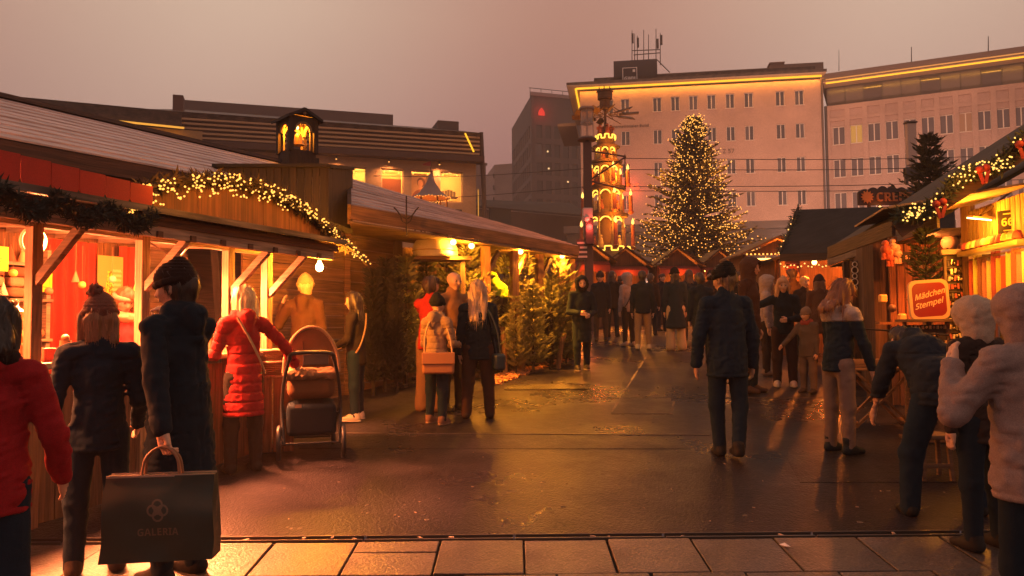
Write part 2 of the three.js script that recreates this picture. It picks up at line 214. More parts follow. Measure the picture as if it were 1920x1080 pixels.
{ // ---------------- white corner building with the lit eaves
  const [g, L] = onFace(P(1089, 300, 75.5), P(1547, 300, 72.2), 'office_building', 'pale rendered office block with dark box sign on its roof and glowing yellow eaves');
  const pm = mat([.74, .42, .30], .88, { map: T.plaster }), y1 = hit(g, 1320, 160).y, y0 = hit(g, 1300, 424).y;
  const cols = [1142, 1172, 1232, 1266, 1300, 1334, 1369, 1404, 1463, 1499].map((px) => hit(g, px, 190).x), rows = [183.5, 245.5, 308, 370].map((py) => hit(g, 1483, py).y), w = .82, h = 1.42, holes = [];
  for (const y of rows) for (const x of cols) holes.push([x - w / 2, y - h / 2, w, h]);
  M('wall', [wallHoles(L, y0, y1, holes, .3), B(L, y1 - y0, .3, L / 2, (y0 + y1) / 2, -14), B(.3, y1 - y0, 14, .15, (y0 + y1) / 2, -7.2), B(.3, y1 - y0, 14, L - .15, (y0 + y1) / 2, -7.2)], pm, g);
  const fg = boxUV(mrg([B(.08, h, .1, 0, 0, 0), B(w, .05, .1, 0, h / 2 - .025, 0), B(w, .05, .1, 0, -h / 2 + .025, 0), B(.05, h, .1, -w / 2 + .025, 0, 0), B(.05, h, .1, w / 2 - .025, 0, 0), B(w + .12, .05, .22, 0, -h / 2 - .02, .14)])), pg = boxUV(B(.33, h - .1, .03));
  for (const y of rows) for (const x of cols) { const f = MS('window', fg, white, g, x, y, -.17); MS('pane', pg, rnd() < .7 ? glassDark : glassDim, f, -.205, 0, -.02); MS('pane', pg, rnd() < .7 ? glassDark : glassDim, f, .205, 0, -.02); }
  M('room_backing', B(L - .7, y1 - y0 - .4, .1, L / 2, (y0 + y1) / 2, -1.5), mat([.03, .025, .024], .9), g);
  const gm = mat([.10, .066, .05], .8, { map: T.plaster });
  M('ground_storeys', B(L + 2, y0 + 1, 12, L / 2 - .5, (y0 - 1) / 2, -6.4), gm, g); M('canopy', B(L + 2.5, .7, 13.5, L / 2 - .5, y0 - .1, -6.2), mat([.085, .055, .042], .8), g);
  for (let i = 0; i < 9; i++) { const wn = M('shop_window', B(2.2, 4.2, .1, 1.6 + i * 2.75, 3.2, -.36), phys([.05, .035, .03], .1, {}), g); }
  // eaves slab with the light line under its edge
  const ov = 1.15, rf = M('roof', [B(L + ov + .2, .26, 14 + ov, L / 2 - ov / 2, y1 + .5, -7 + ov / 2), B(L - 1.5, 1.1, 11, L / 2 + .6, y1 + 1.4, -7.5)], mat([.22, .14, .105], .8, { map: T.roof }), g);
  M('soffit', B(L + ov + .1, .1, 14 + ov - .1, L / 2 - ov / 2, y1 + .32, -7 + ov / 2), mat([.55, .36, .22], .8), g);
  strip3(g, 'light_strip', V(-.35, y1 + .2, .42), V(L - .2, y1 + .2, .42), .16, led, 46); strip3(g, 'light_strip', V(-.4, y1 + .2, .3), V(-.4, y1 + .2, -9), .16, led, 10, [.4, -1, 0]);
  M('side_ledge', B(1.9, .3, 9, -1.6, hit(g, 1080, 216).y, -8), mat([.3, .17, .09], .8), g);
  // roof storey, sign box, chimney, aerials
  const sb = hit(g, 1151, 158, -2), st = hit(g, 1232, 112, -2), bw = st.x - sb.x, box = M('sign_box', B(bw, st.y - sb.y + .8, 3.2, sb.x + bw / 2, (st.y + sb.y) / 2 - .3, -3.6), mat([.028, .022, .028], .6), g);
  const cv = document.createElement('canvas'); cv.width = 256; cv.height = 280; const x = cv.getContext('2d'); x.fillStyle = '#2a1c22'; x.fillRect(0, 0, 256, 280); x.strokeStyle = '#f2e6e0'; x.lineWidth = 12; x.strokeRect(8, 8, 240, 264); x.fillStyle = '#f6ebe6'; x.fillRect(176, 40, 44, 46); x.font = 'bold 84px sans-serif'; x.textAlign = 'center'; x.fillText('GWH', 128, 222);
  const tx = new THREE.CanvasTexture(cv); tx.colorSpace = THREE.SRGBColorSpace; const sg = new THREE.PlaneGeometry(1.5, 1.64); sg.userData.keepUV = true; const c1 = hit(g, 1181, 141, -1.98); M('sign_panel', xf(sg, c1.x, c1.y, -1.99), mat([1, 1, 1], .6, { map: tx }), g);
  M('roof_storey', B(L * .55, 2.2, 6, L * .6, y1 + 1.9, -8), mat([.34, .23, .18], .85, { map: T.plaster }), g);
  M('roof_storey', B(5.2, 2.0, 5, L - 1.6, y1 + 1.8, -6), mat([.38, .25, .2], .85, { map: T.plaster }), g);
  const ch = hit(g, 1455, 135, -3); M('chimney', [B(1.3, 2.6, 1.2, ch.x, ch.y - .6, -3), B(1.45, .15, 1.35, ch.x, ch.y + .72, -3)], mat([.24, .14, .10], .85), g);
  const mast = M('aerial', [[1185, 57, 112], [1190, 63, 112], [1195, 67, 112], [1207, 56, 110], [1216, 65, 110], [1230, 54, 110], [1238, 62, 118]].map(([px, a, b]) => { const p = hit(g, px, a, -3), q = hit(g, px, b + 4, -3); return rod(q, p, .05, .035, 6); }).concat([[1186, 72], [1196, 80], [1240, 75], [1233, 82]].map(([px, py]) => { const p = hit(g, px, py, -2.9); return B(.22, 1.0, .16, p.x, p.y, p.z); }), [[1185, 95, 1238, 93], [1188, 103, 1238, 99]].map(([a, b, c, d]) => rod(hit(g, a, b, -3), hit(g, c, d, -3), .05, .05, 6)), [rod(hit(g, 1232, 112, -3), hit(g, 1256, 136, -3), .05, .05, 6)]), metalDark, g);
  for (const [px, a, b] of [[1573, 94, 125], [1033 + 56, 160, 172]]) { const p = hit(g, px, a, -5), q = hit(g, px, b + 8, -5); M('aerial', rod(q, p, .035, .02, 5), metalDark, g); }
  // lettering on the front
  const text = (s, px, py, size, m, name, dep = .06) => { const t = new TextGeometry(s, { font, size, depth: dep, curveSegments: 3 }); const p = hit(g, px, py, 0); t.translate(p.x, p.y, .03); const o = M(name, t, m, g); return o; };
  text('Internationaler Bund', 1143, 241, .27, mat([.10, .055, .04], .7), 'lettering'); text('Z 57', 1355, 288, .42, mat([.17, .10, .07], .6), 'house_number');
  const neon = text('GUYS', 1157, 357, .62, glow([1, .10, .03], 1.6), 'neon_sign', .12); const np = hit(g, 1178, 352, .9); lamp(np.x, np.y, 1.0, [1, .12, .05], 14, 8, g);
  M('downpipe', rod(V(L - .15, 1, .1), V(L - .15, y1, .1), .09, .09, 8), mat([.09, .06, .05], .6), g);
}
{ // ---------------- long office wing on the right
  const [g, L] = onFace(P(1551, 300, 72.6), P(2080, 300, 63.2), 'office_wing', 'long office wing with pilasters, glazed attic and lit cornice lines behind the dark hut roof');
  const pm = mat([.66, .385, .29], .88, { map: T.plaster }), rec = pm;
  const yT = hit(g, 1560, 199).y, yC = hit(g, 1560, 160).y, cols = [1573, 1606, 1639.5, 1673, 1707, 1741, 1776, 1812, 1847, 1883, 1917, 1952, 1988].map((px) => hit(g, px, 255).x), rows = [254, 315.5, 378, 440].map((py) => hit(g, 1573, py).y), w = 1.08, h = 1.72, holes = [];
  for (const y of rows) for (const x of cols) holes.push([x - w / 2, y - h / 2, w, h]);
  M('wall', [wallHoles(L, 0, yT, holes, .35), B(L, yT, .3, L / 2, yT / 2, -12)], rec, g); M('end_wall', B(.4, yT, 12, .2, yT / 2, -6.4), pm, g);
  M('room_backing', B(L - .6, yT - .6, .1, L / 2, yT / 2, -1.6), mat([.05, .035, .03], .9), g);
  for (let i = 0; i <= cols.length; i++) { const x = i ? (i < cols.length ? (cols[i - 1] + cols[i]) / 2 : cols[i - 1] + .9) : cols[0] - .95; M('pilaster', B(.46, yT, .16, x, yT / 2, .082), pm, g); }
  for (const [yy, hh] of [[yT - .22, .44], [rows[0] + 1.55, .34]]) M('band', B(L, hh, .14, L / 2, yy, .066), pm, g);
  const fg = boxUV(mrg([B(.09, h, .1, 0, 0, 0), B(w, .06, .1, 0, h / 2 - .03, 0), B(w, .06, .1, 0, -h / 2 + .03, 0), B(.06, h, .1, -w / 2 + .03, 0, 0), B(.06, h, .1, w / 2 - .03, 0, 0), B(w + .1, .06, .26, 0, -h / 2 - .03, .16)])), pg = boxUV(B(.42, h - .12, .03)), curtain = mat([.42, .33, .29], .9), bl = boxUV(B(.42, .6, .02));
  rows.forEach((y, j) => cols.forEach((x, i) => {
    const f = MS('window', fg, white, g, x, y, -.2), lit = j === 0 && i === 1, dim = j === 0 && i === 7;
    for (const s of [-.26, .26]) { const q = MS('pane', pg, lit ? glow([1, .42, .06], .55) : dim ? glow([1, .28, .10], .28) : glassDim, f, s, 0, -.02); if (lit || dim) q.name = 'lit_window_pane'; if (!lit && rnd() < .3) MS('blind', bl, curtain, f, s, h / 2 - .36, -.05); }
  }));
  // attic: glazed band set back, cornice with two light lines
  M('attic_backing', B(L, yC - yT + .2, .2, L / 2 + .2, (yT + yC) / 2, -1.2), mat([.05, .04, .045], .6), g);
  const ag = boxUV(B(1.52, yC - yT - .2, .06)); for (let x = .9, i = 0; x < L; x += 1.6, i++) MS('attic_pane', ag, i % 3 === 2 ? glassDark : phys([.10, .075, .075], .25, {}), g, x, (yT + yC) / 2 + .05, -1.02);
  for (let x = .1; x < L; x += 1.6) M('attic_mullion', B(.08, yC - yT - .1, .1, x, (yT + yC) / 2, -.98), metalDark, g);
  M('cornice', [B(L + .8, .5, 12, L / 2, yC + .75, -5.3), B(L + .4, .18, 2.2, L / 2, yC + .42, -.5)], mat([.16, .10, .075], .8), g);
  M('cornice_soffit', B(L + .3, .12, 1.9, L / 2, yC + .24, -.4), mat([.5, .3, .18], .8), g);
  strip3(g, 'light_strip', V(.1, yC + .12, .5), V(L, yC + .12, .5), .12, led, 30); strip3(g, 'light_strip', V(.1, yC + .4, .72), V(L, yC + .4, .72), .10, glow([1, .36, .08], .8), 0);
  for (const [px, a, b] of [[1709, 88, 131], [1853, 68, 113], [1612, 137, 147], [1722, 127, 134]]) { const p = hit(g, px, a, -2), q = hit(g, px, b + 9, -2); M('aerial', rod(q, p, .06, .035, 6), metalDark, g); }
  M('downpipe', rod(V(.0, 0, .18), V(.0, yT, .18), .13, .13, 8), mat([.045, .032, .03], .6), g);
}
{ // ---------------- dark office tower with a red sign
  const Cn = P(997, 300, 128), Rr = P(1120, 300, 132), Ll = P(960, 300, 150);
  const [g, L] = onFace(Cn, Rr, 'office_tower', 'dark grey office tower with a red glowing sign behind the white building');
  const [gl, L2] = onFace(Ll, Cn, 'office_tower', ''); scene.remove(gl); used.office_tower = 0;
  const top = hit(g, 1040, 183).y, c = mat([.18, .132, .13], .8, { map: T.plaster }), rows = [318, 350, 383, 416, 449].map((py) => hit(g, 1030, py - 8).y - 0);
  const holes = [], cols = []; for (let i = 0; i < 7; i++) cols.push(.9 + i * 1.62); const ry = []; for (let i = 0; i < 6; i++) ry.push(hit(g, 1030, 248 + i * 34.5).y);
  for (const y of ry) for (const x of cols) holes.push([x, y - 1.1, 1.05, 2.2]);
  M('wall', wallHoles(L + 2, -2, top, holes, .3), c, g); M('room_backing', B(L + 1, top - 1, .1, L / 2 + 1, top / 2, -1), mat([.03, .025, .025], .9), g);
  const pg = boxUV(B(1.05, 2.2, .05)); for (const y of ry) for (const x of cols) MS('window', pg, rnd() < .25 ? glassDim : phys([.03, .026, .03], .3, {}), g, x + .525, y, -.24);
  M('parapet', B(L + 2.2, .6, .5, L / 2 + 1, top + .3, -.1), mat([.34, .25, .24], .8), g);
  gl.updateMatrixWorld(true); const side = new THREE.Group(); side.name = 'side_front'; const rel = g.matrixWorld.clone().invert().multiply(gl.matrixWorld); rel.decompose(side.position, side.quaternion, side.scale); g.add(side);
  const h2s = [], sc = []; for (let i = 0; i < 10; i++) sc.push(.6 + i * (L2 - 1.2) / 10); for (const y of ry) for (const x of sc) h2s.push([x, y - .95, (L2 - 1.2) / 10 * .6, 2.3]);
  side.add(new THREE.Mesh(mrg([wallHoles(L2, -2, top, h2s, .4)]), c)); side.children[0].name = 'side_wall';
  const sp = boxUV(B((L2 - 1.2) / 10 * .6, 2.3, .05)); for (const y of ry) for (const x of sc) MS('side_window', sp, glassDark, side, x + (L2 - 1.2) / 10 * .3, y + .2, -.3);
  M('railing', [rod(V(0, top + 1.6, -1), V(L, top + 1.6, -1), .06, .06, 5), ...[0, 2, 4, 6, 8].map((x) => rod(V(x + .2, top, -1), V(x + .2, top + 1.6, -1), .05, .05, 5))], metalDark, g);
  const sq = hit(g, 1015.5, 210, .2); const dr = new THREE.Shape(); dr.moveTo(-.55, -.6); dr.lineTo(.55, -.6); dr.bezierCurveTo(.7, 0, .3, .5, 0, .75); dr.bezierCurveTo(-.3, .5, -.7, 0, -.55, -.6); const sg = new THREE.ExtrudeGeometry(dr, { depth: .2, bevelEnabled: false }); sg.translate(sq.x, sq.y, .05); M('red_sign', sg, glow([1, .03, .02], .75), g); lamp(sq.x, sq.y, 1.2, [1, .05, .03], 10, 8, g);
  for (const [px, py] of [[1027, 284], [1029, 316], [1065, 341], [1027, 413], [1033, 411]]) { const q = hit(g, px, py, .1); M('window_light', S(.16, q.x, q.y, .1, 6), glow([1, .6, .25], 1.6), g); }
}
{ // ---------------- pale block and low dark block left of the tower
  let [g, L] = onFace(P(927, 300, 162), P(985, 300, 160), 'apartment_block', 'pale flat roofed block with open balconies between store and tower');
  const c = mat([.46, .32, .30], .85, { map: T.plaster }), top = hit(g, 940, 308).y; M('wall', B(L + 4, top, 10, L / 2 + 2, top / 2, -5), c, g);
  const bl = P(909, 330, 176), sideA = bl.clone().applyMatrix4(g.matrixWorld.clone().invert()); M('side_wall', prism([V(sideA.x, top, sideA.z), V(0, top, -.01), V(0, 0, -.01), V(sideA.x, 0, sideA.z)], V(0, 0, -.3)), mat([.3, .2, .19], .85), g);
  for (let i = 0; i < 4; i++) { const a = hit(g, 911, 334 + i * 20.5, 0), b = hit(g, 926, 326 + i * 22, 0); M('balcony', prism([V(a.x, a.y, sideA.z * .6 + .9), V(b.x, b.y, .5), V(b.x, b.y - .75, .5), V(a.x, a.y - .75, sideA.z * .6 + .9)], V(.1, 0, -.5)), mat([.05, .035, .035], .7), g); }
  [g, L] = onFace(P(884, 300, 96), P(911, 300, 98), 'chimney_block', 'narrow dark house end beside the store corner'); M('wall', B(L, hit(g, 900, 308).y, 6, L / 2, hit(g, 900, 308).y / 2, -3), mat([.3, .2, .19], .85, { map: T.plaster }), g); M('roof_edge', B(L + .3, .3, 6.2, L / 2, hit(g, 900, 307).y + .1, -3), mat([.1, .07, .065], .8), g);
  [g, L] = onFace(P(893, 420, 84), P(1095, 420, 92), 'low_building', 'low dark building front with sloping roof below the tower'); const tp = hit(g, 1000, 400).y; M('wall', B(L, tp, 6, L / 2, tp / 2, -3), mat([.14, .095, .085], .85, { map: T.plaster }), g);
  M('roof', prism([V(-1, tp + .2, .6), V(L + 1, tp + .2, .6), V(L + 1, tp + 2.4, -4), V(-1, tp + 1.6, -4)], V(0, -.2, 0)), roofDark, g); const dp = hit(g, 938, 410, .1); M('entrance', B(2.8, 4.4, .2, dp.x, dp.y - 1, .05), mat([.02, .03, .03], .4), g);
}
{ // ---------------- department store on the left
  const [g, L] = onFace(P(335, 400, 47), P(893, 400, 52.5), 'department_store', 'department store with dark hipped roof, striped fascia and big lit windows');
  const wallM = mat([.62, .40, .26], .85, { map: T.plaster }), ye = hit(g, 740, 294).y, yb = -1;
  const wins = [[660, 687], [715, 757], [770, 812], [825, 868]].map(([a, b]) => [hit(g, a, 345).x, hit(g, b, 345).x]), wt = hit(g, 790, 319).y, wb = hit(g, 790, 378).y; wins.push([hit(g, 600, 345).x, hit(g, 642, 345).x]);
  M('wall', [wallHoles(L, yb, ye, wins.map(([a, b]) => [a, wb, b - a, wt - wb]), .4), B(.4, ye - yb, 16, L - .2, (ye + yb) / 2, -8.4)], wallM, g);
  const roomM = mat([.8, .62, .36], .9), gold = glow([1, .55, .10], 2.2);
  wins.forEach(([a, b], i) => {
    const w = b - a, x = (a + b) / 2, f = M('window', [B(w, .1, .1, x, wt - .05, -.2), B(w, .1, .1, x, wb + .05, -.2), B(.08, wt - wb, .1, a + .04, (wt + wb) / 2, -.2), B(.08, wt - wb, .1, b - .04, (wt + wb) / 2, -.2)], mat([.5, .35, .22], .6), g);
    M('pane', B(w - .1, wt - wb - .1, .02, x, (wt + wb) / 2, -.2), phys([1, .97, .9], .03, { transmission: 1, thickness: 0 }), f);
    M('room', [B(w + .6, .1, 1.6, x, wt + .15, -1.25), B(w + .6, .1, 1.6, x, wb - .15, -1.25), B(w + .8, wt - wb + .5, .1, x, (wt + wb) / 2, -2.1), B(.1, wt - wb + .4, 1.6, a - .35, (wt + wb) / 2, -1.25), B(.1, wt - wb + .4, 1.6, b + .35, (wt + wb) / 2, -1.25)], roomM, f);
    for (const s of [-.5, .5]) M('spot_lamp', S(.07, x + s, wt - .14, -.55, 8), gold, f);
    lamp(x, wt - .3, -.8, [1, .58, .14], 9, 8, g);
    if (i === 1) M('display_board', B(w - .2, wt - wb - .6, .05, x, wb + (wt - wb) / 2 - .3, -.5), mat([.30, .10, .035], .8), f);
    if (i === 2) { // fashion poster: a plain figure in print
      const cv = document.createElement('canvas'); cv.width = 160; cv.height = 220; const q = cv.getContext('2d'); q.fillStyle = '#d9b07c'; q.fillRect(0, 0, 160, 220); q.fillStyle = '#6b3d22'; q.beginPath(); q.ellipse(86, 66, 34, 36, 0, 0, 7); q.fill(); q.fillStyle = '#dba37a'; q.beginPath(); q.ellipse(80, 74, 21, 27, 0, 0, 7); q.fill(); q.fillRect(70, 90, 22, 40); q.fillStyle = '#a35f36'; q.beginPath(); q.ellipse(72, 190, 60, 70, .3, 0, 7); q.fill(); q.fillStyle = '#e4c08f'; q.beginPath(); q.ellipse(110, 178, 20, 60, -.5, 0, 7); q.fill();
      const t = new THREE.CanvasTexture(cv); t.colorSpace = THREE.SRGBColorSpace; const pg = new THREE.PlaneGeometry(w - .15, wt - wb - .15); pg.userData.keepUV = true; M('poster', xf(pg, x, (wt + wb) / 2 - .05, -.6), mat([1, 1, 1], .7, { map: t }), f);
    }
    if (i === 3) { M('shelf_display', [B(w - .3, .08, .5, x, wb + .55, -1.2), ...Array.from({ length: 6 }, (_, k) => B(.14, rr(.2, .6), .16, a + .25 + k * .2, wb + .8, -1.2))], mat([.16, .08, .04], .8), f); }
  });
  // striped fascia
  M('fascia_backing', B(L + .5, 2.0, .5, L / 2, ye + .95, .0), mat([.085, .04, .03], .8), g);
  for (let i = 0; i < 5; i++) M('fascia_slat', B(L + .3, .12, .14, L / 2, ye + .42 + i * .28, .36 + i * .02), mat([.42, .25, .14], .6), g);
  M('fascia_lip', B(L + .8, .4, 1.0, L / 2, ye + .02, .3), mat([.075, .036, .03], .8), g);
  for (const f of [.5, .68, .86]) { M('wall_lamp', [C(.07, .05, .2, L * f, ye - .35, .45, 10), rod(V(L * f, ye - .2, 0), V(L * f, ye - .25, .45), .02, .02, 5)], metalDark, g); M('lamp_lens', C(.05, .05, .02, L * f, ye - .46, .45, 10), glow([1, .4, .08], 4), g); downlight(L * f, ye - .5, .55, [1, .36, .10], 42, g, -.1, 1.25); } 
  // hipped roof in two steps
  const y2 = ye + 1.95, q = (px, py, z) => hit(g, px, py, z);
  const a = V(-2, y2, .6), b = V(L + .2, y2 - .1, .6), c = q(835, 242, -4), d = q(340, 205, -4); M('roof', [prism([a, b, c, d], V(0, -.3, -.3)), prism([b, V(L + .2, y2 - .1, -14), V(c.x, c.y, -10), c], V(-.3, -.3, 0))], mat([.24, .165, .16], .6, { map: T.roof }), g);
  const e = q(340, 192, -7), f = q(737, 210, -7); M('roof_storey', B(f.x - e.x, 3.4, 6, (f.x + e.x) / 2, (e.y + f.y) / 2 - 1.7, -10), mat([.13, .085, .08], .7), g);
  M('roof_block', B(1.5, 1.6, 3, L - 1.6, y2 + .35, -3), mat([.11, .075, .07], .8), g);
  for (let i = 0; i < 9; i++) { const px = 375 + i * 58, p0 = q(px, 226 + i * 2.3, -2.2), p1 = q(px + 6, 240 + i * 2.4, -1.2); M('roof_rib', bar(p0, p1, .12, .12), mat([.2, .14, .13], .6), g); }
  M('chimney', [B(.6, 2.2, .9, hit(g, 335, 205, -1).x, hit(g, 335, 205, -1).y - .3, -1)], mat([.12, .06, .05], .85), g);
  const ep = V(L + .1, ye + 1, .5); strip3(g, 'light_strip', V(L - .3, ye + .5, .62), V(L - .9, ye + 1.75, .6), .09, led, 0);
  strip3(g, 'light_strip', V(L + .1, 0.5, .2), V(L + .1, ye - 2, .2), .06, glow([1, .4, .05], .7), 0);
  M('drain_bend', tube([V(L + .35, ye + 2, .1), V(L + .45, ye - .5, .1), V(L + .55, ye - 3, .1), V(L + .7, -1, .1)], .16, 14, 6), mat([.07, .045, .04], .7), g);
  const cs = hit(g, 853, 398, .2), sg = M('shop_sign', [B(1.0, .42, .12, cs.x, cs.y, .1)], mat([.03, .02, .03], .5), g); const tg = new TextGeometry('nn', { font, size: .26, depth: .03, curveSegments: 2 }); tg.translate(cs.x - .25, cs.y - .12, .17); M('sign_letters', tg, glow([.75, .8, 1], 1.6), sg);
}
{ // ---------------- long dark roofed wing further left
  const [g, L] = onFace(P(-160, 300, 40), P(345, 300, 45), 'store_wing', 'long wing with dark flat roof above a yellow lit wall, behind the huts');
  const t0 = hit(g, -100, 172), t1 = hit(g, 340, 213), b1 = hit(g, 340, 240), b0 = hit(g, -100, 205);
  M('roof', prism([V(t0.x - 2, t0.y, .4), V(t1.x, t1.y, .4), V(b1.x, b1.y, .4), V(b0.x - 2, b0.y, .4)], V(0, 0, -7)), mat([.15, .085, .07], .8, { map: T.roof }), g);
  M('wall', B(L + 2, b1.y, .4, L / 2, b1.y / 2 - .1, -.2), mat([.55, .33, .16], .85, { map: T.plaster }), g);
  strip3(g, 'light_strip', V(L * .4, b1.y + .05, .55), V(L, b1.y - .12, .55), .1, glow([1, .42, .05], 1.0), 14);
}
{ // ---------------- floodlight masts behind the tree and huts that wash the white fronts
  const mast = (px, d, label, tx, ty, td, k) => { const b = GX(px, d), g = thing('floodlight_mast', label, 'floodlight', b); M('pole', C(.05, .07, 4.6, 0, 2.3, 0, 10), metalDark, g); M('lamp_head', RB(.5, .3, .22, .03, 0, 4.7, -.05, -.5, 0, 0), metalDark, g); M('lamp_glass', B(.44, .24, .02, 0, 4.76, -.17, -.5, 0, 0), glow([1, .5, .3], 3), g); const l = new THREE.SpotLight(lin([1, .56, .40]), k * .66, 0, .95, .9, 2); l.position.set(0, 4.8, -.32); l.castShadow = true; l.shadow.radius = 20; const t = P(tx, ty, td); l.target.position.set(t.x - b.x, t.y - b.y, t.z - b.z); g.add(l, l.target); };
  mast(1290, 50, 'floodlight mast hidden behind the lit christmas tree', 1240, 250, 74, 1250); mast(1480, 46, 'floodlight mast behind the small yellow eaved hut', 1470, 260, 72, 1150); mast(1700, 42, 'floodlight mast behind the dark roofed hut', 1760, 240, 69, 1900); mast(1860, 42, 'floodlight mast behind the scarf stall', 1900, 250, 66, 1500);
}
// ================================================================ firs
const needleM = [[.040, .052, .030], [.050, .060, .034], [.032, .044, .028], [.060, .064, .036]].map((c) => mat(c, .8)), barkM = mat([.09, .055, .035], .9, { map: T.wood });
function firGeo(H, R, o = {}) {                    // a fir of real needle sprays: {trunk, crown, tips}
  const { levels = 26, per = 11, twigs = 12, len = .3, droop = .25, r0 = .02, bottom = .06, uneven = .25, needles = 0, sw = .16 } = o, pos = [], tips = [], limbs = [];
  const tri = (a, b, c) => pos.push(a.x, a.y, a.z, b.x, b.y, b.z, c.x, c.y, c.z), up = V(0, 1, 0);
  for (let l = 0; l < levels; l++) {
    const t = (l + rr(-.3, .3)) / levels, y = H * (bottom + (1 - bottom) * (1 - Math.pow(1 - t, 1.08)) * .97), rad = R * Math.pow(clamp(1 - t, 0.02, 1), .86), n = Math.max(4, Math.round(per * (1 - t * .55)));
    for (let k = 0; k < n; k++) {
      const az = (k + rr(-.35, .35)) / n * 6.283 + l * 1.9, L = rad * (1 - uneven * rnd() * 1.6 + (rnd() < .12 ? .16 : 0)), rise = lerp(-droop, .55, t * t) + rr(-.12, .12), dir = V(Math.cos(az), 0, Math.sin(az)), side = V(-dir.z, 0, dir.x);
      const at = (s) => dir.clone().multiplyScalar(L * s).add(V(0, y + L * (rise * s + .22 * s * s), 0)); let prev = at(0); 
      limbs.push(rod(at(0), at(.75), r0 * (1.1 - t) + .003, .003, 4));
      const nt = Math.max(4, Math.round(twigs * (.4 + .6 * L / R)));
      for (let q = 0; q < nt; q++) {
        const s = (q + .6) / nt, c = at(s), e = at(Math.min(1, s + .05)).sub(at(s - .02)).normalize();
        for (const sd of [-1, 1, 0]) {
          const a = sd ? rr(.5, .95) : 0, tl = len * (sd ? (1.15 - .55 * s) : .9) * rr(.7, 1.15); if (!sd && q % 2) continue;
          const d = e.clone().multiplyScalar(Math.cos(a)).addScaledVector(side, sd * Math.sin(a)).addScaledVector(up, rr(-.28, .12)).normalize(), w = d.clone().cross(up).normalize().multiplyScalar(tl * sw), tip = c.clone().addScaledVector(d, tl), mid = c.clone().addScaledVector(d, tl * .45), lift = V(0, tl * .1, 0);
          tri(c, mid.clone().add(w), tip); tri(c, tip, mid.clone().sub(w).add(lift)); tri(c.clone().add(lift), tip, mid.clone().sub(lift.clone().multiplyScalar(1.6)));
          for (let m = 0; m < needles; m++) { const f = (m + .5) / needles, b = c.clone().addScaledVector(d, tl * f), nd = d.clone().multiplyScalar(.6).addScaledVector(w, (m % 2 ? 1 : -1) / (tl * sw) * .8).addScaledVector(up, rr(-.4, .6)).normalize().multiplyScalar(tl * .28), th = d.clone().multiplyScalar(tl * .035); tri(b.clone().sub(th), b.clone().add(nd), b.clone().add(th)); }
          if (s > .3) tips.push(tip.clone().addScaledVector(up, .02));
        }
      }
    }
  }
  const g = new THREE.BufferGeometry(); g.setAttribute('position', new THREE.Float32BufferAttribute(pos, 3)); g.computeVertexNormals();
  g.setAttribute('uv', new THREE.Float32BufferAttribute(new Float32Array(pos.length / 3 * 2), 2)); g.userData.keepUV = true;
  return { crown: g, trunk: mrg([rod(V(0, 0, 0), V(0, H * .97, 0), r0 * 3 * H / 4 + .012, .006, 8)]), limbs: mrg(limbs), tips };
}
function firThing(f, m, name, label, p, group, sc = 1, turn = 0) { const t = thing(name, label, 'tree', p, turn, group); t.scale.setScalar(sc); const a = new THREE.Mesh(f.trunk, barkM), b = new THREE.Mesh(f.crown, m), c = new THREE.Mesh(f.limbs, barkM); a.name = 'trunk'; b.name = 'crown'; c.name = 'limbs'; for (const x of [a, b, c]) { x.castShadow = x.receiveShadow = true; t.add(x); } return t; }
const bulbM = glow([1, .42, .07], 2.4);
{
  const d = 44, H = P(1309, 213, d).y - G(d), f = firGeo(H, 4.9, { levels: 44, per: 21, twigs: 16, len: .48, droop: .2, r0: .05, bottom: .1, uneven: .36, sw: .14 });
  const t = firThing(f, mat([.055, .045, .022], .85), 'christmas_tree', 'tall fir christmas tree hung with hundreds of golden lights', GX(1309, d));
  const pts = f.tips.filter((p) => { const r = Math.hypot(p.x, p.z), lim = 4.9 * Math.pow(1 - clamp((p.y / H - .1) / .9, 0, .99), .86); return r > lim * .42 && rnd() < .3; });
  while (pts.length > 4000) pts.splice(Math.floor(rnd() * pts.length), 1);
  bulbs('fairy_light_bulbs', pts, .031, bulbM, t);
  for (const [y, r] of [[2.5, 3.2], [5.5, 2.6], [8.5, 1.7]]) for (let k = 0; k < 3; k++) lamp(Math.cos(k * 2.1 + .9) * (r + .5), y, Math.sin(k * 2.1 + .9) * (r + .5), GOLD, 24, 20, t);
}
{ // ---------------- small fir standing on the hut roofs at the right
  const f = firGeo(1.75, .72, { levels: 15, per: 8, twigs: 9, len: .2, needles: 5, droop: -.3, r0: .012, bottom: .12, uneven: .4 }), p = P(1746, 388, 15.2); p.y -= .25;
  firThing(f, needleM[3], 'roof_fir', 'small bare topped fir standing upright behind the dark hut roof', p);
}
